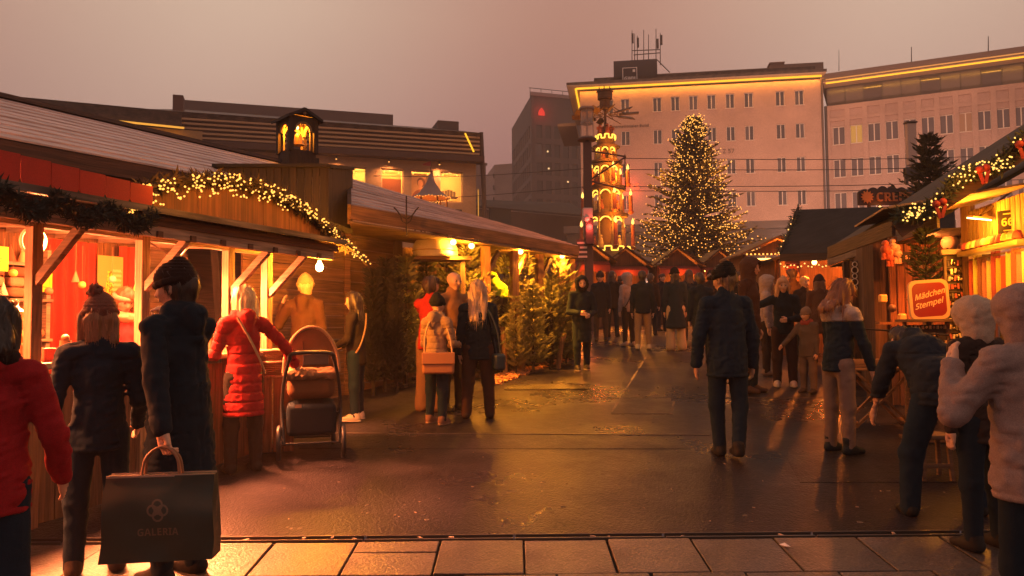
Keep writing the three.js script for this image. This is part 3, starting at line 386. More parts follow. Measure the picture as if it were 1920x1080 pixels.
// ================================================================ christmas pyramid
{
  const d = 37, px = 1142, s = d / F, y = (py) => P(px, py, d).y - G(d), g = thing('christmas_pyramid', 'tall tiered wooden christmas pyramid outlined in yellow light beside the lamp post', 'christmas pyramid', GX(px, d), .2);
  const wd = wood([.33, .15, .06]), pale = wood([.55, .33, .16]), red = mat([.26, .06, .03], .6), rope = glow([1, .5, .06], 2.6), n8 = 8;
  const oct = (r, h, yy, r2 = r) => xf(new THREE.CylinderGeometry(r2, r, h, n8), 0, yy, 0, 0, .39, 0);
  M('base', [oct(1.5, y(505), y(505) / 2, 1.35), oct(1.55, .16, y(503))], wood([.26, .13, .07]), g);
  // battlement band
  const merlon = (r, yy, n, hh, nm) => { const gs = []; for (let i = 0; i < n; i++) { const a = i / n * 6.283, b = (i + .5) / n * 6.283, c = (i + 1) / n * 6.283, q = (t, h) => V(Math.cos(t) * r, yy + h, Math.sin(t) * r); gs.push(rod(q(a, hh), q(b, hh), .035, .035, 5), rod(q(b, hh), q(b, 0), .035, .035, 5), rod(q(b, 0), q(c, 0), .035, .035, 5), rod(q(c, 0), q(c, hh), .035, .035, 5)); } return M('light_rope', gs, rope, g); };
  M('balustrade', oct(1.08, .55, y(478)), pale, g); merlon(1.12, y(473), 11, .2);
  const tiers = [[470, 407, .84], [404, 357, .76], [352, 312, .64], [305, 277, .52]];
  tiers.forEach(([b, t, r], i) => {
    const yb = y(b), yt = y(t), h = yt - yb;
    M('tier_floor', oct(r + .28, .12, yb), wd, g); M('tier_ring', oct(r + .18, .1, yt), wd, g); M('tier_core', oct(r * .42, h, (yb + yt) / 2), mat([.24, .12, .05], .8), g);
    for (let k = 0; k < 8; k++) { const a = k * .7854; M('column', C(.055, .07, h, Math.cos(a) * r, (yb + yt) / 2, Math.sin(a) * r, 8), pale, g); }
    const gs = []; for (let k = 0; k < 8; k++) { const a = k * .7854, b2 = a + .7854, A = V(Math.cos(a) * r, yt - .32, Math.sin(a) * r), Bq = V(Math.cos(b2) * r, yt - .32, Math.sin(b2) * r), m = A.clone().lerp(Bq, .5); m.y = yt - .06; gs.push(tube([A, A.clone().lerp(m, .5).setY(yt - .12), m, Bq.clone().lerp(m, .5).setY(yt - .12), Bq], .038, 10, 5)); } M('light_rope', gs, rope, g);
    for (let k = 0; k < 6; k++) { const a = k * 1.047 + .3 + i, rr2 = r * .7; const fig = M('figurine', [lathe([[.001, 0], [.15, .0], [.11, .3], [.07, .5], [.0, .56]].map(([x, yy]) => [x, yy * Math.min(1, h)]), 8), S(.07, 0, .6 * Math.min(1, h), 0, 8)], k % 2 ? red : mat([.5, .35, .2], .7), g); fig.position.set(Math.cos(a) * rr2, yb + .07, Math.sin(a) * rr2); }
    if (i < 3) { for (let k = 0; k < 6; k++) { const a = k * 1.047 + .52, R2 = r + .42, c = M('candle', [C(.085, .1, h * .62, Math.cos(a) * R2, yb + h * .42, Math.sin(a) * R2, 10), C(.16, .08, .12, Math.cos(a) * R2, yb + .06, Math.sin(a) * R2, 10)], red, g); M('flame', lathe([[.001, 0], [.075, .08], [.055, .2], [.001, .34]], 8).translate(Math.cos(a) * R2, yb + h * .73, Math.sin(a) * R2), glow([1, .55, .1], 3), c); } lamp(0, yt - .3, r + .5, GOLD, 14, 15, g); lamp(r * .9, yt - .3, r * .6 , GOLD, 9, 15, g); }
  });
  M('balustrade', oct(.78, .3, y(402)), pale, g); M('balustrade', oct(.66, .26, y(350)), pale, g); M('crown_drum', oct(.44, y(255) - y(277), (y(255) + y(277)) / 2), wood([.42, .2, .08]), g); merlon(.48, y(262), 8, .18);
  for (const a of [0, 1.57, 3.14, 4.71]) M('angel', [lathe([[.001, 0], [.16, 0], [.07, .38], [.001, .42]], 8).translate(Math.cos(a) * .28, y(254), Math.sin(a) * .28), S(.075, Math.cos(a) * .28, y(254) + .46, Math.sin(a) * .28, 8), B(.3, .16, .03, Math.cos(a) * .3, y(254) + .34, Math.sin(a) * .3, 0, a, 0)], red, g);
  M('shaft', C(.06, .07, y(175) - y(250), 0, (y(175) + y(250)) / 2, 0, 8), wd, g); M('hub', [C(.26, .26, .42, 0, y(196), 0, 10), oct(.36, .4, y(179)), oct(.42, .06, y(172))], wd, g);
  for (let k = 0; k < 6; k++) M('hub_finial', C(.02, .04, .25, Math.cos(k) * .3, y(169), Math.sin(k) * .3, 6), wd, g);
  for (let k = 0; k < 10; k++) { const a = k * .6283 + .2, bl = M('fan_blade', [B(.95, .035, .3, 1.15, 0, 0, .6, 0, 0), rod(V(.2, 0, 0), V(.8, 0, 0), .025, .025, 6), rod(V(.15, .55, 0), V(.9, .03, 0), .018, .018, 5)], wd, g); bl.position.set(0, y(216), 0); bl.rotation.y = a; }
  lamp(0, y(285), 1.6, GOLD, 14, 15, g);
}
{ // ---------------- lamp post with lantern, tram wire brackets
  const d = 23.5, g = thing('street_lamp', 'dark square lamp post with clear unlit lantern and wire brackets', 'street lamp', GX(1107, d)), y = (py) => P(1107, py, d).y - G(d), X = (px) => P(px, 300, d).x - g.position.x, pm = mat([.085, .042, .034], .6);
  M('post', RB(.25, y(266), .25, .02, 0, y(266) / 2, 0), pm, g); M('collar', [C(.3, .3, .05, 0, y(262), 0, 16), C(.05, .05, .2, 0, y(264) + .05, 0)], pm, g);
  const ln = M('lantern', [C(.2, .2, .04, 0, y(258), 0, 16), C(.24, .24, .06, 0, y(204), 0, 16), ...[0, 1, 2, 3].map((k) => rod(V(Math.cos(k * 1.57) * .19, y(258), Math.sin(k * 1.57) * .19), V(Math.cos(k * 1.57) * .19, y(204), Math.sin(k * 1.57) * .19), .012, .012, 5)), C(.19, .19, .03, 0, y(232), 0, 16)], mat([.3, .2, .17], .5), g);
  M('glass', new THREE.CylinderGeometry(.185, .185, y(206) - y(256), 20, 1, true).translate(0, (y(206) + y(256)) / 2, 0), phys([.95, .9, .85], .08, { transmission: .9, thickness: 0 }), ln);
  const br = (a, b, c, e) => rod(V(X(a), y(b), 0), V(X(c), y(e), .2), .03, .03, 6); M('wire_bracket', [br(1108, 283, 1172, 297), br(1108, 336, 1172, 297), br(1108, 340, 1168, 358), rod(V(X(1170), y(293), .2), V(X(1170), y(358), .2), .018, .018, 5)], pm, g);
  M('camera_box', [RB(.3, .3, .3, .03, -.05, y(402), .26), S(.1, -.08, y(412), .36, 10)], mat([.45, .4, .38], .5), g);
  M('signal_housing', RB(.26, .8, .2, .03, .0, y(436), .24), mat([.03, .02, .02], .5), g); M('signal_lamp', S(.09, 0, y(428), .34, 10), glow([1, .06, .04], 3.5), g); lamp(0, y(428), .55, [1, .08, .05], 3, 4, g);
  const sgn = M('notice_board', B(.34, .62, .04, -.22, y(469), .2), mat([.05, .035, .03], .6), g); for (let i = 0; i < 4; i++) M('notice_stripe', B(.3, .06, .012, -.22, y(469) + .2 - i * .14, .227), mat([.62, .5, .4], .6), sgn);
  const wires = [[1172, 297, 1990, 289, 'uppermost'], [1172, 318, 1990, 306, 'second'], [1170, 350, 1990, 334, 'third'], [1168, 358, 1990, 346, 'lowest']];
  for (const [a, b, c, e, w] of wires) { const A = P(a, b, d - .2), E = P(c, e, 25), m = A.clone().lerp(E, .5); m.y -= .1; tag(M('overhead_wire', tube([A, m, E], .011, 20, 4), mat([.07, .045, .04], .6)), w + ' of the thin overhead wires strung from lamp post towards the office wing', 'wire', 'overhead wires'); }
  for (const [a, b, c, e, w] of [[700, 330, 1100, 316, 'upper'], [690, 372, 1100, 350, 'lower']]) { const A = P(a, b, 30), E = P(c, e, d); tag(M('overhead_wire', tube([A, A.clone().lerp(E, .5).add(V(0, -.12, 0)), E], .01, 20, 4), mat([.07, .045, .04], .6)), w + ' thin overhead wire running left from lamp post past the store', 'wire', 'overhead wires'); }
}
// ================================================================ far huts
function farHut(px, d, w, roofC, label, o = {}) {
  const { awn = [.36, .05, .035], gh = .7, wall = [.22, .10, .05], h = 2.25, turn = 0, light = 17, lc = WARM } = o, g = thing('market_hut', label, 'market hut', GX(px, d), turn);
  const ws = woods(wall, 4, true), pw = .16; for (let x = -w / 2 + pw / 2; x < w / 2; x += pw) M('plank', B(pw - .008, 1.0, .03, x, .5, 1.0), pick(ws), g);
  M('back_wall', B(w, h, .05, 0, h / 2, -.6), ws[1], g); for (const s of [-1, 1]) { M('side_wall', B(.05, h, 1.6, s * w / 2, h / 2, .2), ws[0], g); M('post', B(.09, h, .09, s * (w / 2 - .06), h / 2, 1.0), ws[2], g); }
  M('counter', B(w + .1, .05, .5, 0, 1.03, .95), ws[3], g);
  for (const s of [-1, 1]) M('roof', prism([V(s * (w / 2 + .25), h - .02, 1.5), V(0, h + gh, 1.5), V(0, h + gh, -.9), V(s * (w / 2 + .25), h - .02, -.9)], V(0, -.06, 0)), mat(roofC, .85, { map: T.roof }), g);
  M('gable', extr([[-w / 2, 0], [w / 2, 0], [0, gh - .08]], .04).translate(0, h - .04, 1.15), ws[0], g);
  if (awn) { const gs = []; const n = Math.round(w / .3); for (let i = 0; i < n; i++) gs.push(extr([[-.15, .16], [-.15, 0], [-.08, -.08], [0, -.1], [.08, -.08], [.15, 0], [.15, .16]], .02).translate(-w / 2 + .15 + i * w / n, h - .32, 1.62)); gs.push(prism([V(-w / 2, h, 1.1), V(w / 2, h, 1.1), V(w / 2, h - .17, 1.64), V(-w / 2, h - .17, 1.64)], V(0, -.02, 0))); M('awning', gs, mat(awn, .8, { map: T.cloth }), g); }
  M('lamp_tube', B(w * .7, .05, .06, 0, h - .12, .6), glow([1, .5, .1], 6), g); lamp(0, h - .3, .7, lc, light, 8, g); lamp(0, h - .38, 1.9, lc, light * .12, 8, g);
  const bits = [pick(ws), mat([.5, .3, .1], .7), mat([.45, .06, .03], .7), mat([.6, .5, .35], .7)]; for (let i = 0; i < 9; i++) { const x = rr(-w / 2 + .2, w / 2 - .2), hh = rr(.1, .3); M('ware', i % 3 ? RB(.16, hh, .14, .02, x, 1.06 + hh / 2, .9) : S(.1, x, 1.15, .9, 8), pick(bits), g); }
  M('shelf', B(w - .2, .04, .25, 0, 1.6, -.42), ws[2], g);
  return g;
}
farHut(1168, 30, 1.5, [.10, .05, .03], 'distant hut with red awning under the christmas pyramid');
farHut(1096, 27, 1.5, [.10, .05, .03], 'distant hut with red awning just left behind the lamp post', { light: 18 });
farHut(1262, 30, 1.5, [.10, .05, .03], 'distant hut with red awning at the left foot of the lit tree');
farHut(1338, 31, 1.3, [.10, .05, .03], 'distant hut with red awning at the right foot of the lit tree');
{ const g = farHut(1440, 25, 2.0, [.32, .17, .06], 'small gabled hut with bulbs under its yellow eaves right of the tree', { awn: null, h: 2.3, gh: .55, light: 34 }); const pts = []; for (let i = 0; i < 18; i++) pts.push(V(-1.05 + i * .125, 2.26, 1.5)); bulbs('fairy_light_bulbs', pts, .03, bulbM, g); }
farHut(1515, 18.5, 2.1, [.06, .04, .035], 'hut with glowing orange front under the big dark roof', { awn: [.3, .05, .03], h: 1.9, gh: .3, light: 30, wall: [.34, .14, .05] });
{ // tent top with string lights and flag beyond the long roof
  const p = P(808, 372, 24), g = thing('tent_top', 'small grey conical tent with string lights and pennant behind long shed', 'tent', V(p.x, G(24), p.z)); const yb = p.y - G(24), tp = P(808, 322, 24).y - G(24);
  M('canopy', lathe([[.62, yb], [.36, yb + (tp - yb) * .22], [.16, yb + (tp - yb) * .55], [.001, tp]].reverse(), 10), mat([.24, .17, .16], .8, { side: 2 }), g); for (let k = 0; k < 6; k++) M('pole', rod(V(Math.cos(k * 1.05) * .5, 0, Math.sin(k * 1.05) * .5), V(Math.cos(k * 1.05) * .5, yb, Math.sin(k * 1.05) * .5), .03, .03, 6), wood([.3, .16, .08]), g);
  M('floor_drum', C(.7, .7, 1.2, 0, .6, 0, 12), wood([.25, .11, .05]), g); const pts = []; for (let k = 0; k < 40; k++) pts.push(V(Math.cos(k * .157) * .63, yb + Math.abs(Math.sin(k * .8)) * .06 - .05, Math.sin(k * .157) * .63)); for (let k = 0; k < 40; k++) pts.push(V(rr(-.3, .3), yb - rr(.15, .7), .4 + rr(-.1, .1))); bulbs('fairy_light_bulbs', pts, .016, bulbM, g); lamp(0, yb - .25, .2, WARM, 5, 5, g);
  M('flag_pole', rod(V(0, tp - .1, 0), V(0, tp + .35, 0), .012, .012, 5), metalDark, g); M('pennant', extr([[0, .34], [-.26, .24], [-.24, .2], [0, .18]], .01).translate(0, tp, 0), mat([.3, .06, .04], .8), g);
}
// ================================================================ stalls on the left
function garland(pts, r, n, m, parent, name = 'garland', len = .16) {       // fir sprigs round a line
  const cv = new THREE.CatmullRomCurve3(pts), pos = [], tips = [];
  for (let i = 0; i < n; i++) { const t = rnd(), c = cv.getPoint(t), tg = cv.getTangent(t), d = V(rr(-1, 1), rr(-1, 1), rr(-1, 1)).addScaledVector(tg, rr(-.8, .8)).normalize(), L = len * rr(.6, 1.2); const b = c.clone().addScaledVector(V(rr(-1, 1), rr(-1, 1), rr(-1, 1)), r * .35), e = b.clone().addScaledVector(d, L), w = d.clone().cross(V(rr(-1, 1), rr(-1, 1), rr(-1, 1))).normalize().multiplyScalar(L * .09), md = b.clone().addScaledVector(d, L * .5); for (const [p, q, s] of [[b, md.clone().add(w), e], [b, e, md.clone().sub(w)]]) pos.push(p.x, p.y, p.z, q.x, q.y, q.z, s.x, s.y, s.z); tips.push(c.clone().addScaledVector(d, r * rr(.7, 1.1))); }
  const g = new THREE.BufferGeometry(); g.setAttribute('position', new THREE.Float32BufferAttribute(pos, 3)); g.computeVertexNormals(); g.setAttribute('uv', new THREE.Float32BufferAttribute(new Float32Array(pos.length / 3 * 2), 2)); g.userData.keepUV = true;
  const o = M(name, [g], m, parent); const core = M('garland_core', tube(pts, r * .3, 40, 5), barkM, o.isMesh && parent === scene ? o : parent); return tips;
}
const loc = (g, v) => v.clone().applyMatrix4(g.matrixWorld.clone().invert());
const curtainGeo = (w, h, folds, amp, n = 60) => { const g = new THREE.PlaneGeometry(w, h, n, 6), p = g.attributes.position; for (let i = 0; i < p.count; i++) { const x = p.getX(i), y = p.getY(i); p.setZ(i, amp * Math.sin(x / w * folds * 6.283 + .4 * Math.sin(y * 3)) * (.6 + .4 * (h / 2 - y) / h) + .01 * n3(x * 6, y * 3, 1)); } g.computeVertexNormals(); return g; };
{
  const g = thing('gift_stall', 'brightly lit wooden gift stall with red awning and arch of golden lights', 'market stall', V(-3.4, .45, -5.45), 1.197); g.updateMatrixWorld(true);
  const wp = wood([.60, .33, .17], .7, true), pale = wood([.78, .55, .38]), beam = wood([.26, .12, .06]), panelW = woods([.34, .14, .06], 4, true), X0 = -2.6, X1 = 2.55;
  for (const x of [-2.4, -1.2, 0, .95, 1.95, 2.5]) { M('post', RB(.085, 2.25, .085, .008, x, 1.0, 0), x === 0 ? wood([.40, .17, .075], .7, true) : wp, g); M('bracket', bar(V(x, 1.68, .03), V(x, 2.06, .46), .05, .06), x === 0 ? beam : pale, g); }
  M('eave_beam', bar(V(X0, 2.1, .47), V(2.95, 2.1, .47), .05, .1), pale, g); M('eave_trim', bar(V(X0, 2.17, .5), V(3.0, 2.17, .5), .03, .07), beam, g); M('top_plate', bar(V(X0, 2.12, 0), V(X1, 2.12, 0), .08, .08), pale, g);
  for (let i = 0; i < 11; i++) M('rafter', bar(V(X0 + .25 + i * .5, 2.14, .42), V(X0 + .25 + i * .5, 2.3, -1.9), .045, .06), pale, g);
  M('ceiling', prism([V(X0, 2.19, .44), V(2.9, 2.19, .44), V(2.9, 2.36, -1.95), V(X0, 2.36, -1.95)], V(0, -.02, 0)), mat([.74, .46, .34], .8, { map: T.wood }), g);
  M('roof', prism([V(X0, 2.26, .62), V(3.0, 2.26, .62), V(3.0, 2.72, -2.15), V(X0, 2.72, -2.15)], V(0, -.05, 0)), mat([.20, .155, .14], .8, { map: T.roof }), g);
  for (let x = X0 + .12; x < 2.72; x += .165) M('back_plank', B(.16, 2.3, .03, x, 1.15, -1.95), pick(panelW), g);
  M('side_wall', B(.04, 2.3, 1.95, X0, 1.15, -.98), panelW[0], g);
  // counter and its front boards
  for (let x = X0 + .1; x < X1; x += .2) M('counter_board', B(.192, 1.05, .03, x, .5, -.02), pick(panelW), g);
  M('counter_end', B(.03, 1.05, .5, X1 + .01, .5, -.28), wood([.62, .26, .12], .7, true), g);
  M('counter_top', RB(X1 - X0 + .1, .045, .62, .01, (X0 + X1) / 2, 1.09, -.2), pale, g);
  // ceiling lamps: flat oval fittings
  for (const [x, z] of [[-1.7, -.5], [-.6, -.5], [.35, -.35], [.95, -.5], [1.55, -.4], [2.15, -.3]]) { M('lamp_plate', lathe([[.001, 0], [.085, 0], [.095, .02], [.08, .035], [.001, .035]], 18).translate(x, 2.15 - z * .06, z), glow([1, .58, .12], 8), g); downlight(x, 2.12, z, PINK, 150, g, .42, .95); lamp(x, 2.08, z, PINK, 9, 5, g); }
  // red curtain, wall poster, shelves with goods
  const cm = mat([.55, .045, .03], .85, { map: T.cloth, side: 2 }); M('curtain', curtainGeo(.62, 1.5, 5, .035).translate(1.78, 1.5, -1.86), cm, g); M('curtain', curtainGeo(.36, 1.5, 3, .025).translate(2.54, 1.5, -1.86), cm, g);
  { const cv = document.createElement('canvas'); cv.width = 128; cv.height = 300; const q = cv.getContext('2d'); q.fillStyle = '#cf9a5a'; q.fillRect(0, 0, 128, 300); for (let i = 0; i < 900; i++) { const y = rnd(), w = 8 + 46 * y; q.fillStyle = rnd() < .5 ? '#f3cf4a' : rnd() < .5 ? '#a8791f' : '#7d5a25'; q.fillRect(58 + (rnd() - .5) * 2 * w, 40 + y * 230, 3 + rnd() * 5, 3 + rnd() * 5); } q.strokeStyle = '#e9c89a'; q.lineWidth = 3; for (let i = 0; i < 7; i++) { q.beginPath(); for (let x = 0; x < 46; x++) q.lineTo(74 + x, 40 + i * 13 + 3 * Math.sin(x * .9 + i)); q.stroke(); }
    const t = new THREE.CanvasTexture(cv); t.colorSpace = THREE.SRGBColorSpace; const pg = new THREE.PlaneGeometry(.32, 1.15); pg.userData.keepUV = true; M('wall_poster', pg.translate(2.2, 1.55, -1.80), mat([1, 1, 1], .7, { map: t }), g); }
  for (const y of [1.25, 1.62, 1.95]) M('shelf', RB(2.6, .03, .32, .006, .05, y, -1.7), pale, g);
  for (const x of [-1.2, -.3, .55, 1.32]) M('shelf_upright', B(.04, 1.2, .3, x, 1.5, -1.72), pale, g);
  const sackM = [mat([.45, .27, .15], .9, { map: T.cloth }), mat([.62, .42, .25], .9, { map: T.cloth }), mat([.30, .12, .07], .9, { map: T.cloth })];
  for (let i = 0; i < 9; i++) M('folded_blanket', RB(.26, .09, .26, .035, 0.75 + (i % 2) * .3, 1.69 + Math.floor(i / 3) * .093, -1.66, 0, rr(-.05, .05), 0), pick(sackM), g);
  for (let i = 0; i < 8; i++) M('book', B(.05, rr(.22, .28), .2, .7 + i * .066, 1.39, -1.68, 0, 0, rr(-.05, .05)), pick([mat([.6, .4, .2], .7), mat([.7, .5, .3], .7), mat([.35, .1, .05], .7)]), g);
  for (const [x, y, z] of [[.42, 1.93, -1.0], [1.2, 1.8, -1.5]]) { const cv = document.createElement('canvas'); cv.width = 96; cv.height = 96; const q = cv.getContext('2d'); q.fillStyle = '#f4d21c'; q.fillRect(0, 0, 96, 96); q.fillStyle = '#6b4a10'; for (let i = 0; i < 5; i++) q.fillRect(14, 16 + i * 14, 30 + 36 * rnd(), 4); const t = new THREE.CanvasTexture(cv); t.colorSpace = THREE.SRGBColorSpace; const pg = new THREE.PlaneGeometry(.2, .2); pg.userData.keepUV = true; M('price_card', pg.translate(x, y, z), mat([1, 1, 1], .7, { map: t }), g); }
  { const gm = [mat([.7, .45, .2], .5), mat([.55, .08, .04], .5), mat([.75, .6, .35], .6), mat([.35, .16, .07], .7), mat([.8, .55, .12], .35)], box = boxUV(RB(.1, .13, .1, .01)), ball = boxUV(S(.05, 0, 0, 0, 12)), cone = boxUV(xf(new THREE.ConeGeometry(.05, .16, 12))), cyl = boxUV(C(.035, .035, .14, 0, 0, 0, 12)); for (const y of [1.265, 1.635, 1.965]) for (let i = 0; i < 18; i++) { const k = Math.floor(rnd() * 4); if (y > 1.6 && y < 1.7 && i > 12) continue; MS('shelf_ware', [box, ball, cone, cyl][k], pick(gm), g, -1.15 + i * .14, y + [.065, .05, .08, .07][k], -1.62 + rr(-.03, .05), 0, rr(-.5, .5), 0); }
    for (let i = 0; i < 30; i++) { const x = -2.3 + i * .165; if (i % 4 === 3) continue; const o = MS('hanging_ornament', [ball, cone][i % 2], pick(gm), g, x, 1.83 - (i % 3) * .07, -1.15 + (i % 2) * .12); o.scale.setScalar(.7); M('ornament_thread', rod(V(0, .04, 0), V(0, .45 + (i % 3) * .07, 0), .003, .003, 4), gm[3], o); } }
  // glass tins and candles standing in rows on the counter
  const jarM = [mat([.62, .36, .16], .5), mat([.75, .6, .38], .5), mat([.5, .06, .03], .5), mat([.2, .1, .05], .5)];
  for (let i = 0; i < 26; i++) { const x = -2.45 + i * .19, k = i % 4, y = 1.115; if (k === 0) M('candle', C(.035, .035, .16, x, y + .08, -.12, 12), jarM[1], g); else if (k === 1) M('tin', [C(.05, .05, .11, x, y + .055, -.15, 14), C(.052, .052, .02, x, y + .12, -.15, 14)], jarM[0], g); else if (k === 2) M('gift_box', RB(.09, .1, .09, .008, x, y + .05, -.12, 0, rr(-.4, .4), 0), jarM[2], g); else M('tin', [C(.04, .045, .15, x, y + .075, -.18, 12), S(.03, x, y + .17, -.18, 8)], jarM[3], g); }
  { const jar = M('bell_jar', lathe([[.17, 0], [.17, .25], [.15, .33], [.09, .39], [.02, .41], [.03, .44], [.001, .46]], 20).translate(.12, 1.12, -.35), phys([1, .98, .92], .03, { transmission: 1, thickness: 0 }), g); M('jar_filling', [C(.12, .13, .12, .12, 1.19, -.35, 16), S(.07, .1, 1.3, -.33, 10), S(.05, .18, 1.29, -.37, 10)], mat([.7, .42, .1], .5), jar); }
  M('cable_ring', new THREE.TorusGeometry(.1, .012, 8, 24).translate(.25, 2.02, -.35), mat([.8, .6, .4], .6), g); M('hanging_cable', tube([V(1.2, 2.1, -.2), V(1.4, 1.98, -.1), V(1.65, 2.1, -.2)], .008, 14, 5), mat([.1, .05, .03], .6), g);
  for (let i = 0; i < 8; i++) M('clip', B(.05, .05, .03, .3 + i * .34, 2.07, .5), beam, g);
  // arched front board above the eaves with its band of lights
  const arch = (x) => 2.2 + .43 * Math.pow(Math.max(0, Math.sin(Math.PI * clamp((x - .2) / 3.0, 0, 1))), .8), bm = woods([.33, .125, .045], 3, true, .12);
  [[.45, 1.15], [1.16, 1.98], [1.99, 2.7], [2.71, 3.1]].forEach(([a, b], i) => { const pts = [[a, 2.2]]; pts.push([b, 2.2]); for (let k = 6; k >= 0; k--) { const x = lerp(a, b, k / 6); pts.push([x, Math.max(2.22, arch(x))]); } M('arch_board', extr(pts, .03, .004).translate(0, 0, .34), bm[i % 3], g); });
  M('arch_trim', tube(Array.from({ length: 12 }, (_, k) => { const x = .3 + k * 2.9 / 11; return V(x, arch(x) + .01, .38); }), .022, 30, 6), beam, g);
  const gp = Array.from({ length: 14 }, (_, k) => { const x = .3 + k * 3.05 / 13; return V(x, arch(x) + .02, .42); }); garland(gp, .11, 2600, mat([.05, .03, .016], .9), g, 'garland', .09);
  const bp = []; const cvv = new THREE.CatmullRomCurve3(gp); for (let i = 0; i < 330; i++) { const t = Math.pow(rnd(), 1.25), p = cvv.getPoint(t), wd = t < .62 ? .15 : .05; bp.push(p.add(V(rr(-.03, .03), rr(-wd, .05), rr(.02, .11)))); } for (let i = 0; i < 46; i++) { const t = rnd(); bp.push(V(3.3 + .45 * t + rr(-.03, .03), 2.28 - .2 * t + rr(-.05, .05), .4 + rr(-.05, .05))); }
  bulbs('fairy_light_bulbs', bp, .0095, glow([1, .42, .07], 2.4), g); for (const x of [.7, 1.3, 1.9, 2.6]) lamp(x, arch(x) + .06, .75, GOLD, 1.1, 6, g);
  M('garland_tail', tube([V(3.28, 2.25, .42), V(3.5, 2.2, .4), V(3.75, 2.06, .4)], .02, 12, 6), barkM, g);
  // red awning at the near end with fir fringe
  const am = phys([.70, .045, .02], .85, { map: T.cloth, side: 2, transmission: .25, thickness: 0 }); M('awning', prism([V(-2.6, 2.58, -.1), V(.15, 2.5, -.1), V(.42, 2.40, .6), V(-2.6, 2.50, .6)], V(0, -.012, 0)), am, g);
  for (let i = 0; i < 15; i++) { const h = lerp(.21, .12, i / 14), t = 2.497 - i * .0066; M('awning_scallop', extr([[-.1, 0], [-.1, -h], [-.07, -h - .05], [0, -h - .075], [.07, -h - .05], [.1, -h], [.1, 0]], .008).translate(-2.5 + i * .205, t, .6), am, g); }
  for (let i = 0; i < 4; i++) lamp(-2.2 + i * .7, 2.3, .2, PINK, 5, 4, g);
  const dark = mat([.018, .022, .018], .9); for (let i = 0; i < 8; i++) { const a = -2.6 + i * .38; garland([V(a, 2.2, .63), V(a + .1, 2.11, .66), V(a + .19, 2.08, .66), V(a + .28, 2.11, .66), V(a + .38, 2.2, .63)], .095, 1100, dark, g, 'fir_swag', .075); }
  const p0 = loc(g, P(500, 692, 7.9));
}
{ // ---------------- crate with wicker baskets at the stall's end
  const b = V(-2.42, G(7.75), -7.75), c = thing('wooden_crate', 'tall slatted wooden crate under the baskets at the stall end', 'crate', b, .35), wm = woods([.42, .19, .09], 4, true); for (let i = 0; i < 4; i++) { M('slat', B(.085, .72, .02, -.15 + i * .1, .36, .16), wm[i], c); M('slat', B(.02, .72, .085, .19, .36, -.15 + i * .1), wm[3 - i], c); M('slat', B(.02, .72, .085, -.19, .36, -.15 + i * .1), wm[3 - i], c); } M('lid', RB(.42, .03, .36, .006, 0, .735, 0), wm[1], c); M('floor', B(.36, .02, .3, 0, .03, 0), wm[0], c);
  for (let k = 0; k < 2; k++) { const k2 = thing('wicker_basket', k ? 'upper wicker basket with pale rim on the crate' : 'lower wicker basket standing on the slatted crate', 'basket', V(b.x, b.y + .752 + k * .115, b.z), .35); const rings = []; for (let i = 0; i < 6; i++) rings.push(new THREE.TorusGeometry(.15 + i * .006, .011, 5, 26).rotateX(Math.PI / 2).translate(0, .012 + i * .019, 0)); M('weave', rings, wood([.50, .27, .11]), k2); M('rim', new THREE.TorusGeometry(.19, .016, 6, 28).rotateX(Math.PI / 2).translate(0, .125, 0), wood([.72, .48, .26]), k2); M('bottom', C(.15, .15, .012, 0, .006, 0, 20), wood([.4, .2, .08]), k2); }
}
{ // ---------------- the naked bulb at the end of the stall
  const p = P(599, 496, 8.15), g = thing('hanging_lamp', 'bright bare yellow bulb in holder hanging off the gift stall eave', 'lamp', p); M('bulb', lathe([[.001, -.075], [.03, -.065], [.042, -.035], [.034, 0], [.018, .025], [.016, .045]], 14), glow([1, .72, .22], 26), g); M('holder', C(.022, .022, .06, 0, .07, 0, 12), mat([.03, .02, .02], .5), g); M('cable', tube([V(0, .1, 0), V(-.05, .16, .02), V(-.16, .13, .05), V(-.32, .15, .1)], .006, 16, 5), mat([.4, .3, .15], .6), g); lamp(0, -.03, .0, GOLD, 24, 2.2, g);
}
